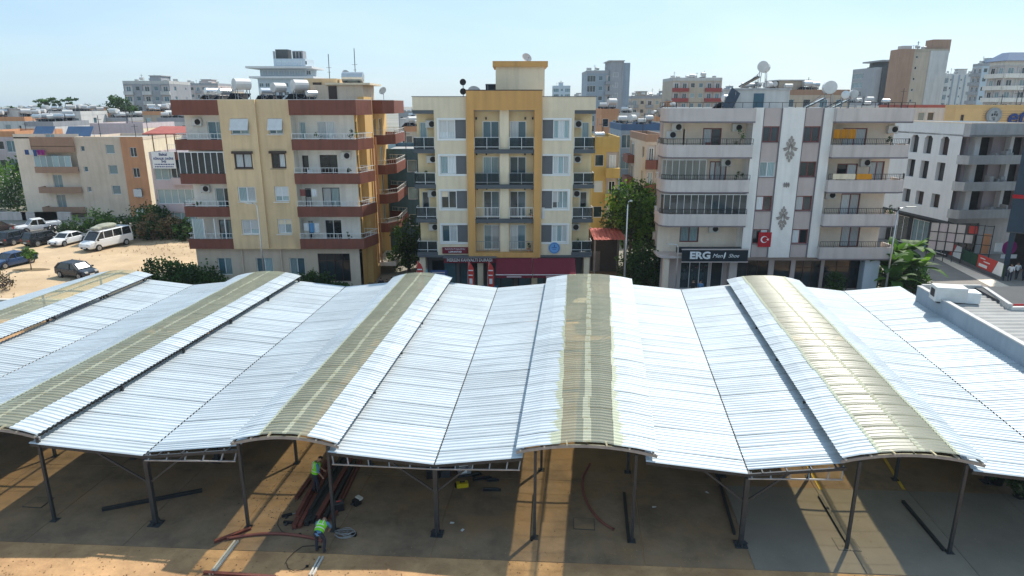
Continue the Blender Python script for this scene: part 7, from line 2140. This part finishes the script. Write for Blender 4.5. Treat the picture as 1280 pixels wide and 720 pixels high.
tool('generator', 'grey welding generator standing under the centre left canopy', 'generator', 580, 593, [('housing', 'steel_grey', (-.3, -.22, .12, .3, .22, .5)), ('panel', 'sign_white', (-.2, -.24, .2, .1, -.221, .42)), ('frame', 'steel_dark', (-.36, -.26, .02, .36, .26, .1)), ('tank', 'tank_white', (-.25, -.18, .51, .25, .18, .62))], .3)
t = tool('tool_bag', 'yellow tool bag on the floor in front of the generator', 'bag', 578, 608, [('bag', 'yellow_tool', (-.26, -.15, 0, .26, .15, .2)), ('handle', 'black', (-.12, -.02, .2, .12, .02, .27)), ('lid', 'black', (-.34, -.1, .02, -.262, .1, .18))], .2)
tool('gas_bottle_box', 'large black crate beside the plated centre column', 'crate', 547, 595, [('crate', 'black', (-.5, -.25, 0, .1, .25, .4)), ('lid', 'steel_black', (-.52, -.27, .402, .12, .27, .45)), ('strap', 'steel_dark', (.14, -.2, 0, .6, .2, .34))], .1)
for i, (px, py, l, a, lab) in enumerate(((603, 599, .9, .25, 'dark plate offcut nearest the generator'), (616, 601, .55, .15, 'short dark offcut right of the generator'), (615, 613, .8, 0, 'dark offcut lying in front of the others'), (596, 594, .5, .5, 'dark offcut touching the generator'))):
    tool('steel_offcut', lab, 'offcut', px, py, [('flange', 'steel_black', (-l / 2, -.1, 0, l / 2, .1, .05)), ('web', 'steel_black', (-l / 2 + .01, -.03, .051, l / 2 - .1, .03, .14))], a)
tool('grinder', 'small grey angle grinder on the floor right of the beam pile', 'tool', 447, 630, [('motor', 'black', (-.2, -.14, 0, .12, .14, .26)), ('disc', 'steel_light', (.0, -.16, .2, .2, .16, .3)), ('handle', 'steel_dark', (-.34, -.04, .1, -.2, .04, .18))], .9)
tool('battery_box', 'black battery box at the right side of the beam pile', 'box', 424, 637, [('box', 'black', (-.2, -.16, 0, .2, .16, .34)), ('lid', 'steel_dark', (-.21, -.17, .341, .21, .17, .38)), ('handle', 'banner_red', (-.1, -.02, .381, .1, .02, .42))], .4)
for i, (px, py, lab) in enumerate(((359, 645, 'black drill lying left of the beam pile'), (361, 654, 'black torch tool lying beside the cable loop'))):
    tool('hand_tool', lab, 'tool', px, py, [('body', 'black', (-.22, -.05, 0, .2, .05, .1)), ('handle', 'steel_dark', (-.1, -.2, .0, .0, -.05, .08)), ('tip', 'steel_grey', (.2, -.02, .03, .36, .02, .07))], .4 - .5 * i)
for i, (px, py, lab) in enumerate(((565, 654, 'scrap of white paper on the floor beside the plated column'), (578, 663, 'faded paper scrap in front of the white one'), (884, 616, 'pale paper scrap under the right canopy'), (818, 634, 'pale scrap in the middle of the dark floor'))):
    t = tag(MB().add([(-.09, -.04, .01), (.08, -.06, .02), (.1, .05, .012), (-.06, .06, .03)], [(0, 1, 2, 3)]).build('paper_scrap', 'cloth_white', None, tuple(at_z(px, py, .02)), i * 1.1), lab, 'paper', 'paper scraps')
c = at_z(1060, 682, 0)
for i, (px, py, lab) in enumerate(((1058, 681, 'square concrete pad under the right post'), (730, 655, 'rough concrete patch left of the curved pipe end'), (48, 628, 'square manhole cover under the left canopies'))):
    c = at_z(px, py, .014); t = thing('concrete_pad', lab, 'pad', tuple(c), -.09, 'pads in the floor')
    mb = MB(); mb.box(-.4, -.35, -.05, .4, .35, .025); mb.build('pad', 'concrete_new' if i == 0 else 'concrete', t)
    mb = MB(); mb.strip([(-.43, -.38), (.43, -.38), (.43, .38), (-.43, .38)], -.05, .018, .025, closed=True); mb.build('rim', 'steel_dark', t)

# ================================================================ flat roofed neighbour at the right edge
A, B = at_z(1280, 433, 4.55), at_z(1147, 358, 4.55)
d = (B - A).normalized(); A2 = A - d * 4.5
nb = thing('neighbour_building', 'flat roofed neighbour with shade-grey parapet beside the right canopy', 'building', (0, 0, 0))
n = Vector((d.y, -d.x, 0))
def quadbox(name, p, q, w, z0, z1, mat):
    mb = MB(); a, b = p, q; c_, e = q + n * w, p + n * w
    mb.prism([(a.x, a.y), (e.x, e.y), (c_.x, c_.y), (b.x, b.y)], z0, z1); return mb.build(name, mat, nb)
quadbox('side_wall', A2, B, .25, 0, 4.55, 'blue_grey')  # shade is put into this wall's blue-grey; back walls stay white
quadbox('coping', A2 - n * .03, B - n * .03, .3, 4.55, 4.62, 'city_white')
back = B + n * .36 - d * .0
mb = MB(); mb.beam((B.x + .4, B.y + .15, 4.3), (B.x + 4.3, B.y + .0, 4.3), .2, .7); mb.build('back_wall', 'city_white', nb)
C2 = Vector((B.x + 4.3, B.y, 0)); D2_ = at_z(1262, 388, 4.3)
mb = MB(); mb.beam((C2.x + .2, C2.y - .1, 4.15), (D2_.x, D2_.y, 4.3), .25, .8); mb.build('back_wall', 'city_white', nb)
mb = MB(); mb.beam((D2_.x, D2_.y, 4.15), (D2_.x + 14, D2_.y - .4, 4.3), .25, .78); mb.build('back_wall', 'city_white', nb)
# its corrugated roof, sheet by sheet
for i in range(13):
    f0, f1 = i / 13, (i + 1) / 13
    p0, p1 = A2.lerp(B, f0), A2.lerp(B, f1)
    vs, fs = [], []
    for q in range(9):
        p = p0.lerp(p1, q / 8); z = 4.28 + (.07 if q % 4 in (1, 2) else 0)
        e = 16.0
        vs += [(p.x + n.x * .36, p.y + n.y * .36, z), (p.x + .36 * n.x + e, p.y + n.y * .36, z + .02)]
    # sheets end at the back wall
    for q in range(8): fs.append((2 * q, 2 * q + 1, 2 * q + 3, 2 * q + 2))
    MB().add(vs, fs).build('roof_sheet', 'roof_grey', nb)
c = at_z(1193, 374, 4.6)
t = thing('air_conditioner', 'big white rooftop air conditioner with a dark fan opening on the flat roof', 'air conditioner', (c.x, c.y + .4, 4.3), -.25)
mb = MB(); mb.box(-1.05, -.55, .1, .75, .55, 1.05); o = mb.build('housing', 'ac_white', t); bv = o.modifiers.new('bevel', 'BEVEL'); bv.width = .04; bv.segments = 2
mb = MB(); mb.box(.752, -.5, .1, 1.5, .5, .8); mb.build('duct', 'sheet_edge', t)
mb = MB(); mb.box(-1.06, -.35, .35, -1.045, .35, .85); mb.build('fan_opening', 'black', t)
mb = MB(); mb.box(-.9, -.5, 0, -.7, .5, .1); mb.box(.5, -.5, 0, .7, .5, .1); mb.build('foot', 'steel_dark', t)
dr = thing('dark_roof', 'dark flat roof with a red edge beyond the neighbour parapet', 'building', (0, 0, 0))
a, b, c_ = at_z(1216, 358, 4.5), at_z(1264, 383, 4.5), at_z(1330, 383, 4.5)
mb = MB(); mb.prism([(a.x, a.y), (b.x, b.y + .35), (c_.x, c_.y + .35), (c_.x + 6, a.y)], 0, 4.5); mb.build('roof', 'roof_dark', dr)
mb = MB(); mb.beam((b.x, b.y + .3, 4.35), (c_.x, c_.y + .3, 4.35), .06, .42); mb.build('red_edge', 'flag_red', dr)
# yard wall, plants and signs under the right edge
p0, p1 = at_z(1195, 560, 0), at_z(1300, 628, 0)
yw = thing('yard_wall', 'blue grey yard wall in the shade behind the last post', 'wall', (0, 0, 0))
w0, w1 = at_y(1215, 560, 31.5), at_y(1310, 560, 31.5)
mb = MB(); mb.box(w0.x, 31.5, 0, w0.x + 9, 31.7, 2.3); mb.build('wall', 'blue_grey', yw)
mb = MB(); mb.box(w0.x - .05, 31.45, 2.3, w0.x + 9, 31.75, 2.38); mb.build('coping', 'grey_conc', yw)
for i, (px, py, h, lab) in enumerate(((1225, 590, 1.0, 'dark potted plant left of three against the yard wall'), (1246, 605, 1.3, 'pale leaved potted plant in the middle against the yard wall'), (1274, 622, 1.4, 'large dark bush at the right picture edge under the canopy'))):
    c = at_z(px, py, 0)
    t = tree('potted_plant', lab, (c.x, c.y, .01), .35, [(0, 0, h * .6, .55, .5, h * .45), (.25, -.1, h * .45, .4, .4, h * .35)], 800, .17, ('leaf_dark', 'leaf_dark', 'leaf_olive') if i != 1 else ('leaf_dark', 'leaf_olive', 'leaf_mid'), r=.03, seed=70 + i, spread=.3, cat='plant', group='plants by the yard wall')
    mb = MB(); mb.tube([(0, 0, 0), (0, 0, .38)], [.22, .3], 12); mb.build('pot', 'black', t)
c = at_y(1276, 597, 30.8)
t = thing('orange_board', 'orange board leaning on the yard wall at the right edge', 'board', (c.x, 31.3, c.z - .25))
mb = MB(); mb.box(-.5, 0, -.2, .7, .06, .35); mb.build('board', 'cloth_orange', t); mb = MB(); mb.box(-.52, -.01, -.24, .72, .05, -.2); mb.build('edge', 'wood', t)

# ================================================================ clutter on the balconies, grit on the ground
def pot(label, x, y, z, h, seed, mats=GREEN):
    t = thing('potted_plant', label, 'plant', (x, y, z), 0, 'pots on balconies')
    mb = MB(); mb.tube([(0, 0, 0), (0, 0, .28)], [.13, .18], 10); mb.build('pot', 'terracotta', t)
    crown(t, [(0, 0, .28 + h * .5, h * .42, h * .38, h * .5)], 130, .13, mats, name='foliage', seed=seed)
def chair(label, x, y, z, rz, mat):
    t = thing('balcony_chair', label, 'chair', (x, y, z), rz, 'chairs on balconies')
    mb = MB(); mb.box(-.24, -.24, .42, .24, .24, .46); mb.build('seat', mat, t)
    mb = MB(); mb.box(-.24, .2, .461, .24, .24, .95); mb.build('backrest', mat, t)
    for sx in (-1, 1):
        for sy in (-1, 1): mb = MB(); mb.beam((sx * .21, sy * .2, 0), (sx * .2, sy * .19, .42), .04); mb.build('leg', mat, t)
X1, X2, X3 = -28.75, -8.25, 13.1
lv = ['lowest', 'second', 'third', 'top']
for k, u, h in ((3, 12.2, .9), (3, 15.0, 1.1), (2, 14.6, .7), (0, 14.2, .6), (0, 1.2, .8), (1, 1.0, .7)):
    pot('potted plant on the %s %s balcony of the tan house' % (lv[k], 'left' if u < 5 else ('far right' if u > 14.5 else 'right')), X1 + u, 58.5, ZB[k] + .5, h, int(u * 10))
for k, u in ((3, 13.6), (2, 11.2), (1, 13.9)):
    chair('white chair on the %s right balcony of the tan house' % lv[k], X1 + u, 58.8, ZB[k] + .18, .4 * k, 'frame_white')
for k, u, h in ((3, 5.9, 1.1), (3, 18.8, .8), (2, 6.2, .6), (1, 19.3, .7)):
    pot('potted plant on the %s %s balcony of the mauve house' % (lv[k], 'left' if u < 8 else 'right'), X3 + u, 56.9, ZC[k] + .45, h + .3, int(u * 7))
chair('red chair on the top left balcony of the mauve house', X3 + 3.6, 57.4, ZC[3] + .2, .3, 'frame_red')
chair('white chair at the right end of the top right balcony of the mauve house', X3 + 19.6, 57.2, ZC[3] + .2, 1.0, 'frame_white')
for k, u, h in ((3, 4.9 + .35, .6), (0, 10.3 - .6, .5), (1, 9.9, .55)):
    pot('small plant beside the %s balcony door in the ochre frame' % lv[k], X2 + u, 57.3, Z[k] + .02, h, int(u * 9))
for k, u in ((2, .9), (0, 14.2), (1, 14.4)):
    pot('plant in the %s corner loggia of the cream house, %s side' % (lv[k], 'left' if u < 5 else 'right'), X2 + u, 57.6, Z[k] + .03, .8, int(u * 11))
laundry((X1 + 10.3, 58.12, ZB[0] + 2.3), 1.4, 3, ['cloth_white', 'shirt_blue', 'cloth_white'], 'white and blue washing on the lowest right balcony of the tan house')
laundry((X2 + 10.2, 56.95, Z[1] + 1.0), .9, 2, ['banner_red', 'cloth_white'], 'red and white towels over the railing in the ochre frame')
laundry((X1 + 10.2, 58.14, ZB[1] + 2.4), 1.5, 3, ['frame_red', 'shirt_black', 'cloth_white'], 'dark washing on the second right balcony of the tan house')
rnd = random.Random(9)
def grit(name, n, area, size, mat, zz=0.0):
    mb = MB()
    for _ in range(n):
        x, y = area(); s = size * rnd.uniform(.4, 1.4); a = rnd.random() * 3
        vs = [(x + s * math.cos(a + i * 2.1), y + s * .8 * math.sin(a + i * 2.1), zz) for i in range(3)] + [(x, y, zz + s * .8)]
        mb.add(vs, [(0, 1, 3), (1, 2, 3), (2, 0, 3)])
    o = mb.build(name, mat); o['kind'] = 'stuff'
grit('gravel', 2600, lambda: (rnd.uniform(-24, 24), rnd.uniform(16.5, 22)), .035, 'dirt')
grit('debris', 260, lambda: (lambda p: (p.x, p.y))(at_z(rnd.gauss(360, 40), rnd.gauss(625, 28), 0)), .035, 'steel_black', .01)
grit('rubble', 900, lambda: (rnd.uniform(-26, 26), rnd.uniform(21, 34)), .03, 'concrete', .014)
grit('yard_gravel', 500, lambda: (rnd.uniform(-70, -29), rnd.uniform(56, 80)), .05, 'sand', -.006)
mb = MB()
for _ in range(260):
    x, y = rnd.choice([(rnd.uniform(-60, -29), rnd.uniform(55.7, 57.5)), (rnd.uniform(-45, -28.9), rnd.gauss(77, 2)), (rnd.uniform(-70, -29), rnd.uniform(56, 79))])
    for q in range(5):
        a = rnd.random() * 6.28; h = rnd.uniform(.1, .3); r_ = rnd.uniform(.05, .2)
        mb.add([(x, y - .02, -.008), (x, y + .02, -.008), (x + r_ * math.cos(a), y + r_ * math.sin(a), h)], [(0, 1, 2)])
o = mb.build('weeds', 'leaf_dry'); o['kind'] = 'stuff'

# ================================================================ summer haze over the town
mb = MB(); mb.box(-900, -30, -1.2, 900, 700, 48)
hz = mb.build('haze', 'black'); hz['kind'] = 'stuff'
hm = bpy.data.materials.new('haze'); hm.use_nodes = True
hm.node_tree.nodes.clear()
_o = hm.node_tree.nodes.new('ShaderNodeOutputMaterial'); _v = hm.node_tree.nodes.new('ShaderNodeVolumePrincipled')
_v.inputs['Color'].default_value = (0.80, 0.90, 1.0, 1); _v.inputs['Density'].default_value = 0.0002; _v.inputs['Anisotropy'].default_value = 0.2
hm.node_tree.links.new(_v.outputs[0], _o.inputs['Volume'])
hz.data.materials.clear(); hz.data.materials.append(hm)
